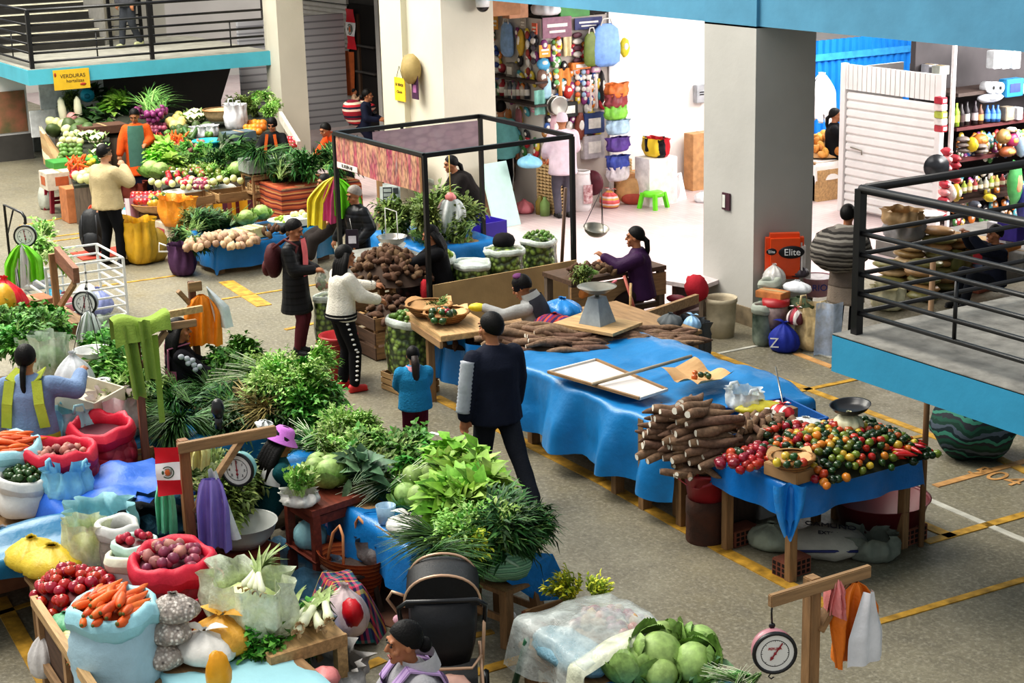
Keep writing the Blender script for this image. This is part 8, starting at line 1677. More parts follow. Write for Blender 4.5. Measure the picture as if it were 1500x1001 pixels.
peru_flag('flag',P(243,655,1.44),.165,.36,fa(90)+.1,'red and white flag with a crest hanging on the foreground timber post')
o_=bB('dial scale with a turquoise case hung on the long arm of the foreground post',P(334,622,1.42)+V((.2,.0,0)),.125,fa(255),None,.13,col='#8fc4c4',needle=0.05)
b=MB();b.tube([(0,0,0),(0,0,-.08)],.03,8);b.lathe([(.03,.0),(.05,.05),(.04,.12),(.02,.14)],12,(0,0,.0));one('black_clip',b,BLK,'black clip standing on the arm of the foreground post','clip',P(320,612,1.46))
aR('plastic_bag','white carrier bag wrapped at the end of the long arm',P(386,616,1.46),.12,.05,[aC('bag_white','#d8dcda')],ra,2)
aR('plastic_bags','tall lilac plastic bag with a white one hanging on the foreground post',P(308,702,1.18),.24,.66,[aC('bag_lilac','#8f7fc9',.5,.2)],fa(92),2,depth=.05,pinch=.5,names=['lilac_bag'])
o_=[o for o in bpy.data.objects if o.get('label','').startswith('tall lilac')][0]
b=MB();b.sheet(lambda u,v:V((-.02+.2*u*(.3+.7*v),.05+.04*sin(u*6),.05-.52*v)),8,8);aA('white_bag',b,aC('bag_white','#d8dcda'),o_)
aR('plastic_bag','mint green plastic bag hanging left of the foreground post',P(267,712,1.15)+V((-.25,-.05,0)),.14,.42,[aC('bag_mint2','#7fd8b0',.4)],fa(92),3)
aR('plastic_bag','yellow and clear plastic bag tied under the arm of the foreground post',P(290,652,1.34),.16,.2,[aC('bag_yellowclear','#d3cf8a',.4)],fa(92),5)
aI('olive','herb_bunch','small leafed herb bunch behind the lilac bag','herbs',(305,365,700,755),20,.6,'small leafed herbs by the lilac bag',.85,.5,.12)
aG('herb_table','low table under the small leafed herbs',(-12.4,-11.4,3.7,4.6),.5)
REDN=aU('net_red_onions',['#a3283c','#8a1f33','#c4485a','#7d2232'],11,'#4a0c1c',.06,.5,'#b81f36',1.0);REDR_=aC('net_red_rim','#cf1f3c',.55,.3,9)
z0=.55
def aT(px,py,z=z0):return P(px,py,z)
aG('stall_table','long table under the foreground sacks and tomatoes',(-11.2,-9.1,2.68,3.4),.52);aG('stall_table','table under the upper red onion sacks and carrot sack',(-13.2,-11.8,2.0,4.1),.45)
aP('blue_sheet','mid blue crumpled tarpaulin under the flag',(-12.6,-11.6,3.15,4.15),.62,(.2,.35,.2,.2),aC('tarp_mid','#2a66c4',.5,.5,4),seed=8,rip=.1,hill=lambda x,y:.16*abs(fbm(x*1.8,y*1.8,3))+.06)
aP('teal_sheet','dark teal plastic sheet folded at the left edge above the yellow bags',(-11.9,-11.3,1.9,3.2),.60,(.15,.14,.1,.15),TD,seed=15,rip=.08,hill=lambda x,y:.12*abs(fbm(x*2,y*1.2,5)))
aN('onion_sack','lower red net sack of onions with a wide rolled rim at the left',aT(96,738,.45),.30,.42,REDN,REDR_,seed=2,rim_r=.06,bulge=.12,fill=mat('onion_dark','#5a1a2a',.7),fillz=-.02)
aN('onion_sack','upper red net sack of onions slumped behind the lower one',aT(152,695,.45),.34,.38,REDN,REDR_,seed=5,rim_r=.065,bulge=.14,sq=.8,fill=mat('onion_dark','#5a1a2a'),fillz=-.02)
aO(ONION[1],'onion','pale onion skin piece inside the lower red net sack','onion','onions in the lower red net sack',aT(96,738,.45)+V((0,0,.41)),.4,.36,.03,.08,0,1,'any',1)
aH('black plastic crate under the upper red net sack',aT(180,705,.45)+V((0,.1,0)),(.5,.6,.16),.1,BLK,name='plastic_crate')
LB=aC('sack_paleblue','#a9c6d2',.6,.35,9,.08);LBR=aC('sack_paleblue_rim','#9fd2dc',.5,.35,9,.08)
cs2=aT(15,738,.45);aN('carrot_sack','pale blue sack of carrots at the left edge',cs2,.30,.46,LB,LBR,seed=7,rim_r=.05,fill=mat('carrot_dark','#a84a1f',.6),fillz=.04,fold=.5)
aO(CARROT,'carrot','carrot in the pale blue sack at the left edge','carrot','carrots in the left edge sack',cs2+V((0,0,.48)),.48,.46,.07,.07,0,1,1.2,1.0)
ws=aT(42,750,.5);aN('pepper_sack','white sack of dark green peppers at the left',ws,.23,.26,aC('sack_white9','#cfcfca',.6,.3),aC('sack_white9','#cfcfca'),seed=4,rim_r=.05,fill=mat('pep_dk','#22331a',.6),fillz=.02)
aO(ROC[1],'green_pepper','dark green pepper in the white sack at the left','pepper','peppers in the white sack',ws+V((0,0,.29)),.36,.34,.05,.055,0,1,'any',.95)
aQ('plastic_bag','pale blue carrier bag with raised handles in front of the lower onion sack',aT(104,738,.6),.18,.30,aC('bag_paleblue','#86c4dd',.4),.9,2,knot=0)
aQ('plastic_bag','large pale turquoise bag standing right of the teal sheet',aT(150,790,.6),.27,.26,aC('bag_paleturq','#a5d5dc'),.3,6,knot=0,ears=0)
aQ('plastic_bag','tall clear plastic bag of limes in front of the turquoise bag',aT(132,832,.55),.17,.36,bA('film_lime','#dfe6c0',.7),.5,3,knot=0,ears=0,lump=aM('lime_lump','#a5b04a'))
YB=aC('bag_yellowfull','#d8bb3a',.4,.45,8)
aQ('plastic_bag','full yellow plastic bag at the left behind another yellow bag',aT(50,828,.55),.22,.22,YB,0,2,ears=0);aQ('plastic_bag','full yellow plastic bag in front beside the clear bag of limes',aT(80,838,.55),.24,.21,YB,.7,5,ears=0)
aP('blue_sheet','dark blue plastic sheet hanging under the two yellow bags',(-11.0,-10.5,2.72,3.1),.55,(.1,.25,.2,.1),aC('tarp_dkblue','#23549a',.4,.45),seed=6,rip=.05)
aD('brown printed carton on the floor at the left edge',P(12,872,0)+V((-.3,0,0)),(.5,.5,.42),.1,mat('card_brown2','#a06a4a'));aQ('plastic_bag','grey plastic bag on the brown carton at the left edge',P(8,818,.42),.2,.25,aC('bag_grey9','#a39c9c',.4),0,3,ears=0)
aN('mesh_sack','grey brown mesh sack tied open beside the clear bag of limes',aT(178,835,.55),.15,.3,mat('mesh_grey','#8f867c',.8,.2,9,.4),aC('sack_white9','#cfcfca'),seed=3,rim_r=.05)
bs_=aT(205,862,.55);aN('bean_sack','mint rimmed sack of dark red beans behind the big onion sack',bs_,.155,.32,aC('sack_mint','#b9d6c9',.6),aC('sack_mint','#b9d6c9'),seed=1,rim_r=.035,fill=mat('beans_dk','#5a161c',.5),fillz=.02)
aO(REDR,'red_potato','dark red root in the mint rimmed sack','root','roots in the mint sack',bs_+V((0,0,.34)),.22,.22,.04,.06,0,1,'any',.9)
aN('grain_sack','white sack between the tomatoes and the big onion sack',aT(192,880,.5),.15,.3,aC('sack_white9','#cfcfca'),aC('sack_cream','#dcdcc4',.6),seed=8,rim_r=.05)
TL='shiny red tomato in the heap at the near left corner'
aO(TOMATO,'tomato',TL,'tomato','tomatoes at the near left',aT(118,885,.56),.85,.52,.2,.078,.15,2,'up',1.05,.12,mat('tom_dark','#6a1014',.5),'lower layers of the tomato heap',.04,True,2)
fr_=[P(50,880,.62),P(138,1012,.62)]
wf=aB('wooden_stall_side','pale timber side frame of the stall at the lower left corner','stall side',(fr_[0].x,fr_[0].y,0));dd=fr_[1]-fr_[0]
b=MB();b.bar((0,0,.62),V((dd.x,dd.y,.62)),.05,.07);aA('top_rail',b,WOODP,wf)
for f in(.03,.5,.97):b=MB();b.box((dd.x*f,dd.y*f+.02,.3),(.06,.05,.6));aA('post',b,mat('wood_postpale','#a88560',.7),wf)
b=MB();b.bar((0,0,.2),V((dd.x,dd.y,.2)),.04,.06);aA('rail',b,WOOD,wf)
b=MB();b.add([V((0,.03,.58)),V((dd.x,dd.y+.03,.58)),V((dd.x,dd.y+.03,.05)),V((0,.03,.05))],[(0,1,2,3)],False);aA('inner_panel',b,aW('wood_darkbin','#5d4636'),wf)
aQ('plastic_bag','crumpled white bag in the timber side frame at the lower left',P(78,985,.1)+V((.0,-.05,0)),.12,.3,aC('bag_whitecreased','#c9c4c0',.5),0,4,ears=0)
aQ('plastic_bag','small green packet in front of the tomatoes',aT(97,922,.55),.12,.12,aC('pack_green','#6fb58a',.4),.3,2,ears=0)
CORN=fruit('corn',[aM('corn','#d9cf9a',.5,.15,.1,30)],(.1,.035,.035),1,-.3,None,.08)
for i in range(5):put(CORN,'corn_cob','pale corn cob between the green packet and the carrot sack','corn',aT(106+i*2.5,936+i*4,.56),(i,.1,.3+i*.2),1.0,'corn cobs')
for i in range(5):put(CARROT[1],'carrot','small carrot lying below the corn cobs','carrot',aT(114+i,955+i*6,.54),(0,0,1+i*.4),.9,'loose carrots below the corn')
ck=aT(178,1028,.32);aN('carrot_sack','big pale blue woven sack full of carrots in the foreground',ck,.285,.6,LB,LBR,seed=3,rim_r=.06,bulge=.1,fold=.6,fill=mat('carrot_dark','#a84a1f'),fillz=.06,n=40)
aO(CARROT,'carrot','large orange carrot in the big foreground sack','carrot','carrots in the foreground sack',ck+V((0,-.01,.62)),.44,.4,.08,.08,0,2,2.4,1.15,.15,half=.03)
ok_=aT(262,948,.32);aN('onion_sack','big red net sack of purple onions in the foreground',ok_,.29,.58,REDN,REDR_,seed=9,rim_r=.07,bulge=.12,n=40,fill=mat('onion_dark','#5a1a2a'),fillz=.05)
b=MB();b.tube([(cos(a)*.325,sin(a)*.325,.40+.08*sin(a+.5))for a in[2*PI*q_/30 for q_ in range(31)]],.008,5,False);aA('drawstring',b,aC('net_pinkcord','#d8506a',.5),[o for o in bpy.data.objects if o.get('label','').startswith('big red net')][0])
aO(ONION,'onion','purple onion with papery skin in the big foreground net sack','onion','onions in the foreground sack',ok_+V((0,-.01,.60)),.44,.42,.08,.075,0,2,'any',1.1,.2,half=.03)
ca,cb_=aT(215,1000,.55),aT(340,930,.55)
aP('blue_cloth','pale blue cloth over the small table at the bottom edge',(-9.2,-8.2,2.95,3.75),.56,(.05,.5,.15,.35),SHP:=aC('cloth_paleblue','#9fd0d8',.7,.25,4,.06),cat='cloth',seed=4,rip=.05);aG('small_table','small table under the pale blue cloth',(-9.2,-8.2,2.95,3.75),.55)
SNK=aU('snack_speckle',['#4a423e','#e3dacf','#a89a8e','#f2eae0','#6a5f58'],48,'#9a8f86',.1,.35,None,.3)
for i,(px,py,dz)in enumerate(((240,972,0),(252,962,.14),(246,945,.27))):aQ('snack_bag','clear bag of black and white seeds beside the carrot sack, %s of three'%('lowest','middle','topmost')[i],aT(px,py,.57)*1+V((0,0,dz if False else 0))if i==0 else aT(240,972,.57)+V((-.02,.05*i,dz)),.15,.17,SNK,.4*i,i+2,ears=0)
aQ('plastic_bag','white knotted plastic bag on the pale blue cloth',aT(302,965,.57),.19,.2,aC('bag_milk','#d8d5ce',.45),.6,3);aQ('plastic_bag','amber yellow net bag behind the white knotted bag',aT(328,950,.57),.21,.24,aC('bag_amber2','#d8a23c',.45,.5,12),.2,6)
b=MB();b.ball((0,0,.1),(.06,.08,.14),10,8,None,.25);one('yellow_bag',b,aC('bag_amber','#e8a21e'),'tip of a yellow bag at the bottom edge on the pale blue cloth','bag',aT(322,1008,.57))
lt=(-9.45,-8.75,3.35,4.05)
lw_=aB('leek_table','pale plank table carrying leeks at the bottom centre left','table',P(505,945,.55)*1);LP=[P(395,965,.6),P(507,930,.6),P(470,895,.6),P(365,925,.6)];lw_.location=(LP[1].x,LP[1].y,0)
o_=V((LP[1].x,LP[1].y,0));c_=[p_-o_ for p_ in LP]
b=MB();b.add(c_+[q_-V((0,0,.05))for q_ in c_],[(0,1,2,3),(7,6,5,4),(0,4,5,1),(1,5,6,2),(2,6,7,3),(3,7,4,0)],False);aA('table_top',b,WOODP,lw_)
for q_ in(1,2,0):b=MB();b.box(c_[q_]*.93+c_[(q_+2)%4]*.07-V((0,0,.3))*1-V((0,0,0)),(.07,.07,.56));aA('leg',b,WOODP,lw_)
b=MB();b.bar(c_[0]-V((0,0,.03)),c_[1]-V((0,0,.03)),.03,.08);aA('rail',b,aW('wood_palerail','#b08c60',.7),lw_)
for i,(px,py,a)in enumerate(((462,912,2.6),(452,905,2.5),(442,915,2.4),(430,908,2.7),(470,920,2.9),(482,908,2.8),(425,918,2.3),(436,926,2.5))):put(LEEK,'leek','leek with root end toward the plank table edge','leek',P(px,py,.66+.03*(i%3)),(0,0,a),1.15,'leeks on the plank table')
lb=aQ('plastic_bag','milky plastic sheet bag full of leeks beside the big onion sack',P(368,925,.58),.32,.40,bA('film_milky','#dfe6cf',.85,.3,.7,12),.3,4,knot=0,ears=0,lump=aM('leek_lump','#c3d08c'),sq=.75)
for i in range(4):put(LEEK,'leek','leek end poking out of the milky plastic bag','leek',P(355+i*10,860+i*3,.95),(0,-.45,2.0+i*.3),.8,'leeks in the milky bag')
aI('parsley','parsley_bunch','dark parsley bunch below the leeks','parsley',(362,425,928,968),16,.46,'parsley below the leeks',.9,.5,.06)
aQ('plastic_bag','dark grey and blue plastic bag under the leek table',P(430,985,.0),.3,.4,aC('bag_slate','#5f6f78',.45),0,4,ears=0,knot=0);aQ('plastic_bag','bright blue plastic under the leek table right',P(470,985,.0)+V((-.15,.0,0)),.22,.4,aC('bag_blue','#1f7fc4'),0,6,ears=0)
aQ('cloth_bundle','grey and coral crumpled plastic at the bottom edge',P(465,1012,.25),.36,.22,aC('bag_greycoral','#a8a5a2',.5,.5),0,2,ears=0,knot=0);one('coral_bag',(lambda b:(b.ball((0,0,0),(.1,.08,.06),12,8,None,.3),b)[1])(MB()),aC('bag_coral','#e08a88'),'coral plastic lying on the grey plastic at the bottom edge','bag',P(478,992,.50))
aQ('plastic_bag','white and red plastic bag on the floor right of the leeks',P(508,925,.1),.17,.36,aC('bag_pinkwhite2','#dcc8c8',.45),0,3,ears=0);one('red_bag',(lambda b:(b.ball((0,0,0),(.09,.07,.1),12,8,None,.3),b)[1])(MB()),aC('bag_red','#cf1f2c'),'small red plastic on the white bag beside the leeks','bag',P(516,898,.4))
aQ('cloth_bundle','black jacket heaped behind the big onion sack',P(240,812,.5),.4,.28,mat('cloth_blackheap','#17181b',.8,.3,6,.4),0,3,ears=0,knot=0,sq=.7);aQ('cloth_bundle','dark teal and black cloth under the mint bag',P(235,775,.55),.3,.2,mat('cloth_tealheap','#23485a',.8,.3,6,.4),.4,7,ears=0,knot=0)
ap=P(356,800,.45);pan('large aluminium scoop pan on the small slatted stool',ap+V((0,0,.02)),.26,.17,ALU,name='aluminium_pan')
st_=aB('slatted_stool','small reddish wooden stool with slats under the aluminium pan','stool',(ap.x,ap.y,0),.3)
b=MB();b.box((0,0,.44),(.42,.36,.03));aA('seat',b,WOODR,st_)
for sx in(-1,1):
 for sy in(-1,1):b=MB();b.box((sx*.18,sy*.15,.215),(.05,.05,.43));aA('leg',b,WOODR,st_)
for q_ in range(3):b=MB();b.box((.19,(q_-1)*.1,.22),(.02,.07,.4));aA('slat',b,WOOD,st_)
b=MB();b.box((0,0,.32),(.16,.2,.14));one('white_paper',b,GW,'white paper tucked under the aluminium pan','paper',(ap.x+.05,ap.y,.0))
c4=[P(412,722,.72),P(457,750,.72),P(541,722,.72),P(500,700,.72)];rt=aB('small_table','red brown wooden table piled with cabbage leaves beside the pink hat','table',(c4[1].x,c4[1].y,0));o_=V((c4[1].x,c4[1].y,0));c_=[p_-o_ for p_ in c4]
b=MB();b.add(c_+[q_-V((0,0,.05))for q_ in c_],[(0,1,2,3),(7,6,5,4),(0,4,5,1),(1,5,6,2),(2,6,7,3),(3,7,4,0)],False);aA('table_top',b,WOODR,rt)
for q_ in range(4):a_=c_[q_]*.92+c_[(q_+2)%4]*.08;b=MB();b.box((a_.x,a_.y,.335),(.06,.06,.67));aA('leg',b,WOODR,rt)
for z in(.3,.62):
 for q_ in range(4):a_,d_=c_[q_]*.92+c_[(q_+2)%4]*.08,c_[(q_+1)%4]*.92+c_[(q_+3)%4]*.08;b=MB();b.bar((a_.x,a_.y,z),(d_.x,d_.y,z),.025,.07);aA('rail',b,WOODR,rt)
b=MB();m4=[V((q_.x,q_.y,.31))for q_ in c_];b.add(m4,[(0,1,2,3)],False);aA('lower_shelf',b,WOODR,rt)
for px,py,i,s in((462,705,0,1.1),(480,700,1,1.2),(497,702,0,1.1),(470,690,1,1.0),(505,690,1,1.1),(488,712,0,1.25)):put(CAB[i],'cabbage','pale green cabbage on the red brown table','cabbage',P(px,py,.74),(.3,.2,px),s,'cabbages on the red brown table')
for px,py in((528,698),(538,708),(522,712)):put(bun('blue'),'kale_bunch','blue green kale leaves at the right of the red brown table','kale',P(px,py,.8),(U(-.4,.4),U(-.6,0),U(0,6)),.62,'kale on the red brown table')
aQ('plastic_bag','white plastic wrapped around celery on the red brown table',P(440,738,.73),.15,.1,aC('bag_milk','#d8d5ce'),.4,2,knot=0,ears=0)
for i in range(3):put(bun('celery'),'celery_bunch','light green celery standing in white plastic on the red brown table','celery',P(438+i*2,725,.78),(0,-1.2,i*1.5),.6,'celery in white plastic')
for px,py,z,c_2,l in((455,800,.32,'#8fbcc4','pale blue cloth hanging from the lower shelf of the red brown table'),(473,770,.32,'#b9ced0','white blue bundle on the lower shelf of the red brown table'),(497,775,.32,'#b495c4','lilac bag on the lower shelf of the red brown table'),(515,778,.32,'#d0a03a','yellow bag on the lower shelf of the red brown table'),(447,812,.0,'#2a5fb5','deep blue bag on the floor under the red brown table')):aQ('plastic_bag',l,P(px,py,z),.14,.24,aC('shelf'+c_2,c_2,.6),0,px,ears=0)
aQ('plastic_bag','crumpled shiny clear blue plastic on the floor before the leeks',P(430,872,.0),.38,.34,bA('film_bluish','#6fa8c8',.85,.2,.8,9),.4,4,knot=0,ears=0,sq=.7)
hd=[o for o in bpy.data.objects if o.get('label','').startswith('seated woman in pink bucket')]
sl_=P(395,800,0);aF('small dark red wooden stool under the woman in the pink hat',P(403,790,0),.34,.34,aW('wood_darkred','#4f2224',.6,'Z'))
ob=aB('woven_basket','orange woven basket with tall handles behind the checked cloth','basket',P(517,868,.1),.35)
b=MB();b.lathe([(.001,0),(.2,0),(.25,.3),(.26,.31),(.24,.3),(.19,.02),(.001,.02)],28,sx=1.15,sy=.75,cap=False);aA('bowl',b,aJ('wicker_orange',['#b5582a','#8f4020','#c96f3a'],30,'Z',.7,.8,.5),ob)
for s in(-1,1):b=MB();b.tube([(-.08,s*.16,.3),(-.05,s*.12,.5),(.0,s*.1,.56),(.05,s*.12,.5),(.08,s*.16,.3)],.012,6);aA('handle',b,mat('handle_tan','#c98a5a',.6),ob)
def plaid(name):
 t=NT(name);v=t.coord((9,9,9));sp=t.n('SeparateXYZ');t.l(v,sp.inputs[0])
 def band(o,cols):
  f=t.n('Math',_operation='FRACT');t.l(o,f.inputs[0]);return t.ramp(f.outputs[0],[(i/len(cols),hexc(c))for i,c in enumerate(cols)],'CONSTANT')
 c=t.mix(.5,band(sp.outputs['X'],['#2a2a5a','#2f7a6a','#c93a5a','#22224a','#c9b04a','#3a2a6a']),band(sp.outputs['Y'],['#c93a3f','#2a2a4a','#d95a7a','#2f6a7a','#22223a']))
 return t.done(c,.9)
cl=P(512,862,.42);b=MB();b.sheet(lambda u,v:V(((u-.5)*.5,(v-.5)*.5,.02-max(0,abs(v-.5)-.2)*1.1-max(0,u-.6)*.9+.015*sin(u*12+v*8))),16,16);one('checked_cloth',b,plaid('cloth_plaid'),'multicoloured checked woven cloth over a stool in front of the orange basket','cloth',P(508,858,.38),-.1)
aF('low dark stool under the checked woven cloth',P(515,893,.0),.36,.33,aW('wood_darkstool','#4f4038',.8,'Z'));aS('knife','knife standing blade down beside the checked cloth',P(474,892,.3),P(470,862,.5),.014,STEEL)
aQ('cloth_bundle','grey mesh cloth behind the wooden crate on its side',P(562,822,.3),.22,.2,mat('mesh_greycloth','#6f6c6c',.8,.2,12,.4),0,3,ears=0,knot=0);aH('wooden crate lying on its side beside the blue herb bench',P(588,848,.0),(.34,.5,.32),.2,aW('wood_crate2','#8a6440',.7));one('cardboard_scrap',(lambda b:(b.box((0,0,.006),(.6,.5,.01)),b)[1])(MB()),mat('card_dirty','#6a4a3a',.9,.3,6),'dirty brown cardboard flat on the floor left of the pushchair','cardboard',P(566,888,0),.3)
aP('blue_sheet','blue plastic sheet over the long herb bench along the aisle',(-12.3,-9.75,5.0,5.6),.66,(.1,.3,.36,.12),aC('tarp_bench','#1d78b8',.33,.45,5),seed=21,rip=.05,res=.06);aG('herb_bench','long bench under the blue sheet and herbs along the aisle',(-12.3,-9.75,5.0,5.6),.65)
b=MB();b.add([V((0,0,0)),V((.25,.3,-.02)),V((.33,.42,-.36)),V((.1,.25,-.42)),V((.12,.0,-.2))],[(0,1,2,3,4)],False);one('blue_plastic',b,aC('tarp_pepper2','#2a8fdc'),'bright blue plastic corner hanging at the near end of the herb bench','plastic',P(728,805,.66))
def band(k,name,l,cat,pts,n,grp,s,tilt=.45,h=.08):
 for i in range(n):
  f=i/max(1,n-1)*(len(pts)-1);a=int(min(f,len(pts)-2));q_=V((*pts[a],0)).lerp(V((*pts[a+1],0)),f-a)
  p_=P(q_.x+U(-16,16),q_.y+U(-9,9),.72+U(0,h));put(bun(k),name,l,cat,p_,(U(-tilt,tilt),U(-tilt,tilt)-.15,U(0,6.28)),s*U(.85,1.15),grp)
band('scallion','scallion_bunch','scallions in front of the pink hat woman','scallions',[(445,655),(470,650)],6,'scallions by the pink hat',.8)
band('dry','red_chard_bunch','dark reddish bunch behind the scallions','herbs',[(478,645),(490,650)],6,'dark reddish herbs',.7)
band('bright','herb_bunch','bright green herb bunch at the far end of the herb bench','herbs',[(495,650),(515,642),(530,660),(540,668)],16,'bright herbs far end',.8)
band('olive','herb_bunch','mid green herb bunch behind the kale on the bench','herbs',[(500,668),(545,690),(560,680)],16,'mid herbs behind the kale',.8)
band('parsley','herb_bunch','parsley like bunch in the middle of the herb bench','herbs',[(575,665),(600,672),(615,660),(590,690)],18,'parsley mid bench',.9)
band('scallion','scallion_bunch','scallions at the middle of the herb bench','scallions',[(560,705),(580,712)],6,'scallions mid bench',.8)
for px,py,i,s,z in((612,722,0,1.15,.7),(598,735,1,1.05,.7),(622,742,0,1.05,.7),(640,728,1,1.1,.7),(605,708,1,1.0,.8),(630,705,0,1.0,.8)):put(CAB[i],'cabbage','pale green cabbage in the heap at the middle of the herb bench','cabbage',P(px,py,z),(.3,-.2,px),s,'cabbages on the herb bench')
band('lettuce','lettuce','frilly bright green lettuce along the herb bench','lettuce',[(650,695),(670,705),(655,720),(690,725),(705,745),(668,745),(695,755)],26,'lettuce along the herb bench',.95)
band('bright','herb_bunch','bright leafy herb bunch after the lettuce on the bench','herbs',[(700,770),(680,785),(715,790),(690,800)],14,'bright herbs near end',.85)
band('dark','herb_bunch','dark leafy herb bunch at the near end of the herb bench','herbs',[(735,775),(750,790),(725,800),(745,805)],16,'dark herbs near end',.75)
band('spear','herb_bunch','thin stalked herb bunch behind the pushchair hood','herbs',[(650,795),(665,805),(645,815)],9,'thin herbs behind the pushchair',.75)
band('yellow','flower_bunch','yellow flowering bunch above the pushchair hood','flowers',[(680,815),(685,805)],5,'yellow flowers above the pushchair',.7)
cu_=aB('plastic_cup','clear blue plastic tub on the blue herb bench','tub',P(566,765,.67));b=MB();b.lathe([(.001,0),(.06,0),(.075,.13),(.07,.13),(.055,.01),(.001,.01)],22,cap=False);aA('cup_body',b,bA('film_cup','#a9c9e0',.7,.2,.1),cu_)
aQ('plastic_bag','white knotted carrier bag on the blue herb bench',P(600,778,.67),.17,.13,aC('bag_milk','#d8d5ce'),.5,3)
aR('blue_plastic','blue plastic bag hanging at the left end of the herb bench',P(548,752,.66),.25,.4,[aC('tarp_bench','#1d78b8')],fa(92),4,depth=.06,pinch=.6)
wst=P(738,925,0);aF('rough wooden stool holding the green rope bag',(wst.x,wst.y,0),.42,.42,WOODZ,.25,leg=.07,th=.04);rb=P(736,892,.42);t=aB('rope_bag','pale green net bag bulging on the rough wooden stool','bag',(wst.x,wst.y,.43),.3)
b=MB();b.ball((0,0,.15),(.26,.24,.17),26,16,None,.08);aA('bag_body',b,aJ('net_green',['#8fc4a0','#7ab08e','#a9d6b5','#6fa084'],26,'Z',.7,1.2,.6),t)
b=MB();b.lathe([(.16,.28),(.1,.36),(.13,.42)],20,(-.1,.03,0),wob=.3,cap=False);aA('bag_mouth',b,mat('net_green2','#8fc4a0',.7,.15,14,.4),t);b=MB();b.tube([(.1,-.16,.25),(.22,-.14,.2),(.24,-.08,.16),(.14,-.14,.17)],.012,6);aA('handle',b,mat('net_green3','#b9dcc2',.7),t)
one('crumpled_tissue',(lambda b:(b.ball((0,0,.05),(.06,.05,.06),10,7,None,.4),b)[1])(MB()),GW,'crumpled white tissue on the floor under the rough wooden stool','tissue',P(746,915,0))
aS('green_pole','dark green pole leaning left of the plastic covered stall',P(752,1010,.05),P(772,938,.5),.022,mat('pole_green','#1f5a3a',.4))
sp_=P(655,1058,0);st=aB('pushchair','black pushchair with pale gold frame seen from behind','pushchair',sp_,fa(92));GOLD=mat('frame_gold','#c9a68a',.3,.08,4,metal=.4);NYL=mat('nylon_black2','#131418',.55,.3,8,.15,40)
def S(x,y,z):return V((x,y,z))
b=MB();b.loft([[S((u-.5)*w_*(1-.1*abs(2*u-1)),y_+.06*(1-(2*u-1)**2)*-1,z_)for u in[k_/12 for k_ in range(13)]]+[S((u-.5)*w_,y_+.1,z_)for u in[1-k_/12 for k_ in range(13)]]for w_,y_,z_ in((.40,.0,.48),(.46,-.04,.62),(.5,-.05,.8),(.5,-.02,.96))]);aA('seat_back',b,NYL,st)
b=MB();b.sheet(lambda u,v:S(.27*cos(PI*u),.02+.45*v-.06*sin(PI*u),.94+(.26-.05*v)*sin(PI*u)**.8),20,8);b.sheet(lambda u,v:S(.27*cos(PI*u)*(1-v),-.03-.05*sin(PI*u)*(1-v),.94+.26*sin(PI*u)**.8*(1-v)),20,6);aA('hood',b,NYL,st)
for y_,r_ in((-.02,.275),(.44,.25)):b=MB();b.tube([S(r_*cos(PI*q_/16),y_-.06*sin(PI*q_/16),.945+r_*.95*sin(PI*q_/16)**.8)for q_ in range(17)],.011,7);aA('hood_hoop',b,GOLD,st)
b=MB();b.tube([S(-.3,-.12,.86),S(-.31,-.2,1.02),S(-.25,-.24,1.08),S(.25,-.24,1.08),S(.31,-.2,1.02),S(.3,-.12,.86)],.017,8);aA('push_handle',b,BLK,st)
b=MB();b.tube([S(-.27,-.06,.56),S(-.2,-.14,.5),S(.2,-.14,.5),S(.27,-.06,.56)],.012,7);aA('lower_hoop',b,GOLD,st)
b=MB();b.tube([S(-.3,.1,.8),S(-.4,.05,.98),S(-.36,.0,1.06),S(-.26,.0,1.02)],.012,7);aA('side_hoop',b,GOLD,st)
for s in(-1,1):
 b=MB();b.tube([S(s*.3,-.14,.9),S(s*.28,0,.5),S(s*.26,.35,.12)],.013,7);aA('frame_leg',b,GOLD,st);b=MB();b.tube([S(s*.26,.05,.62),S(s*.29,-.3,.1)],.013,7);aA('frame_leg',b,GOLD,st)
 for y_ in(-.3,.36):b=MB();b.lathe([(.06,-.02),(.1,-.025),(.115,0),(.1,.025),(.06,.02),(.06,-.02)],20,S(s*.3,y_,.115),eul(0,PI/2,0),cap=False);b.lathe([(.001,0),(.06,0)],10,S(s*.3,y_,.115),eul(0,PI/2,0),cap=False);aA('wheel',b,BLK,st)
b=MB();b.loft([[S(-.22,-.16,.12),S(.22,-.16,.12),S(.22,.3,.12),S(-.22,.3,.12)],[S(-.24,-.18,.36),S(.24,-.18,.36),S(.24,.3,.36),S(-.24,.3,.36)]],True,False);aA('basket',b,NYL,st)
b=MB();b.ball(S(.02,-.18,.34),(.2,.1,.13),16,10,None,.12);aA('pink_bag',b,aC('bag_nude','#d3a898',.5),st);b=MB();b.tube([S(-.06,-.28,.45),S(-.05,-.3,.36),S(.0,-.28,.28)],.014,6);aA('strap',b,BLK,st)
for s,z in((0,.84),(1,.78),(2,.72)):b=MB();b.ball(S(-.33,.0-.02*s,z),(.035,.03,.035),8,6);aA('toy',b,mat('toy_pink','#dba8b4',.7),st)
b=MB();b.box(S(-.235,-.1,.62),(.035,.02,.15),eul(0,.25,0));aA('label_tag',b,GW,st);st.scale=(.86,)*3
aG('covered_stall','low stall table under the clear plastic and cabbages',(-8.5,-7.25,5.1,5.85),.42);aH('wooden crate under the left corner of the clear plastic',P(825,985,0)+V((-.1,.1,0)),(.5,.4,.36),.05,aW('wood_crate3','#7a4a34',.7));aD('brown flattened carton under the clear plastic stall',P(862,1015,.1),(.4,.45,.12),.2,mat('cardboard','#a9855c'))
CLR=bA('film_clearsheet','#dfe8e4',.42,.18,.9,6)
BX=aC('wrap_palebluegoods','#7ba3b3',.3,.7,16)
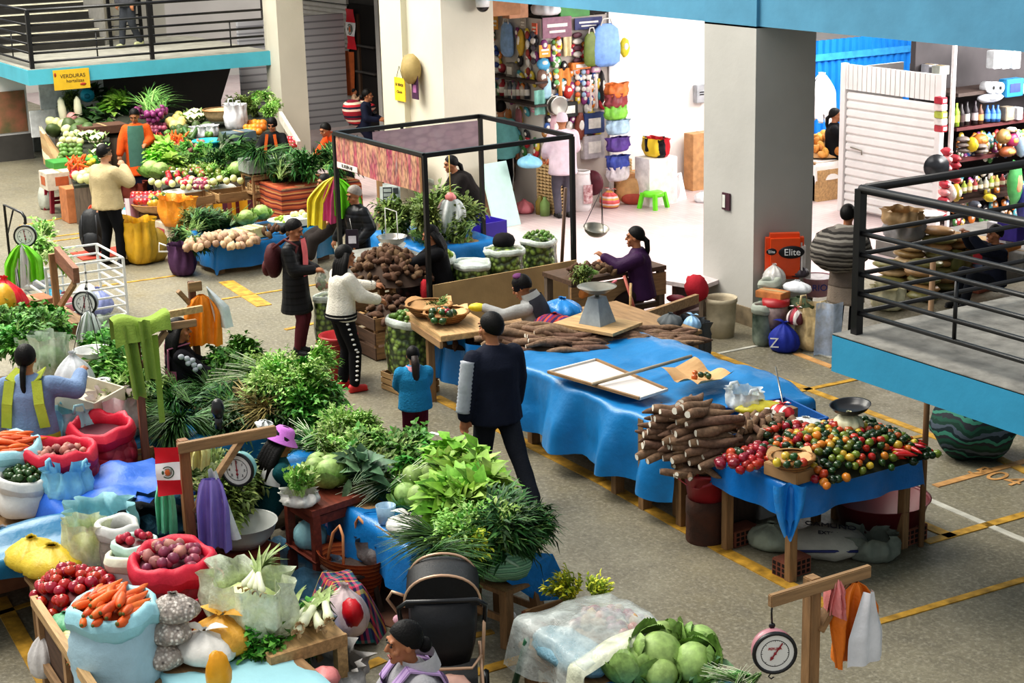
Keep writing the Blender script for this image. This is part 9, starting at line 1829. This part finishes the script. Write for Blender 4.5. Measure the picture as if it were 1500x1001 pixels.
b=MB();b.ball((0,0,.1),(.36,.18,.09),20,12,None,.12);one('wrapped_goods',b,BX,'pale blue wrapped goods under the clear plastic sheet','goods',(-8.1,5.24,.38))
aO(ONION+[TOMATO,POTATO],'onion','reddish onion seen under the clear plastic sheet','onion','onions under the clear plastic',(-8.15,5.6,.52),.55,.42,.08,.075,.3,1,'any',1.1)
aP('clear_plastic','clear crumpled plastic sheet covering onions and goods',(-8.5,-7.72,5.1,5.82),.58,(.08,.04,.34,.1),CLR,'plastic sheet',seed=7,rip=.07,res=.035,hill=lambda x,y:.09*math.exp(-((x+8.15)**2/.1+(y-5.5)**2/.12))+.03*fbm(x*4,y*4,2))
aP('clear_plastic','milky plastic sheet folded back beside the cabbages',(-7.84,-7.70,5.08,5.88),.60,(.05,.03,.25,.1),bA('film_milky2','#e3e6cc',.85,.3,.7,8),'plastic sheet',seed=3,rip=.05,res=.035,hill=lambda x,y:.06*sin(y*6))
for px,py,i,s_,z in((948,958,0,1.55,.5),(985,938,1,1.3,.52),(1012,945,0,1.2,.5),(1030,968,1,1.5,.48),(968,980,1,1.25,.46),(998,965,0,1.0,.46),(925,988,0,1.3,.46)):put(CAB[i],'cabbage','green cabbage at the front of the plastic covered stall','cabbage',P(px,py+14,z-.02),(.7*(i*2-1),.5,px),s_,'cabbages of the covered stall')
for px,py in((965,968),(995,985),(940,985),(1015,960),(1048,985)):put(bun('blue'),'cabbage_leaf','loose outer leaves among the cabbages of the covered stall','leaves',P(px,py,.46),(0,.1,px),.5,'loose leaves of the covered stall')
aP('blue_sheet','blue plastic under the cabbages of the covered stall',(-7.7,-7.2,5.1,5.9),.44,(.02,.3,.2,.12),aC('tarp_bench','#1d78b8'),seed=5)
for px,py in((828,872),(875,862)):put(bun('yellow'),'flower_bunch','yellow green flowering bunch behind the clear plastic, %s of two'%('left' if px<850 else 'right'),'flowers',P(px,py+14,.5),(0,-1.0,px),.9 if px<850 else.6)
band('scallion','scallion_bunch','scallion leaves at the bottom edge beside the cabbages','scallions',[(1085,1008),(1105,1002)],4,'scallions at the bottom edge',.5)
one('floor_litter',(lambda b:(b.box((0,0,.004),(.12,.05,.004)),b)[1])(MB()),GW,'scrap of white paper on the aisle floor left of the navy man','paper',P(637,636,0),.4)
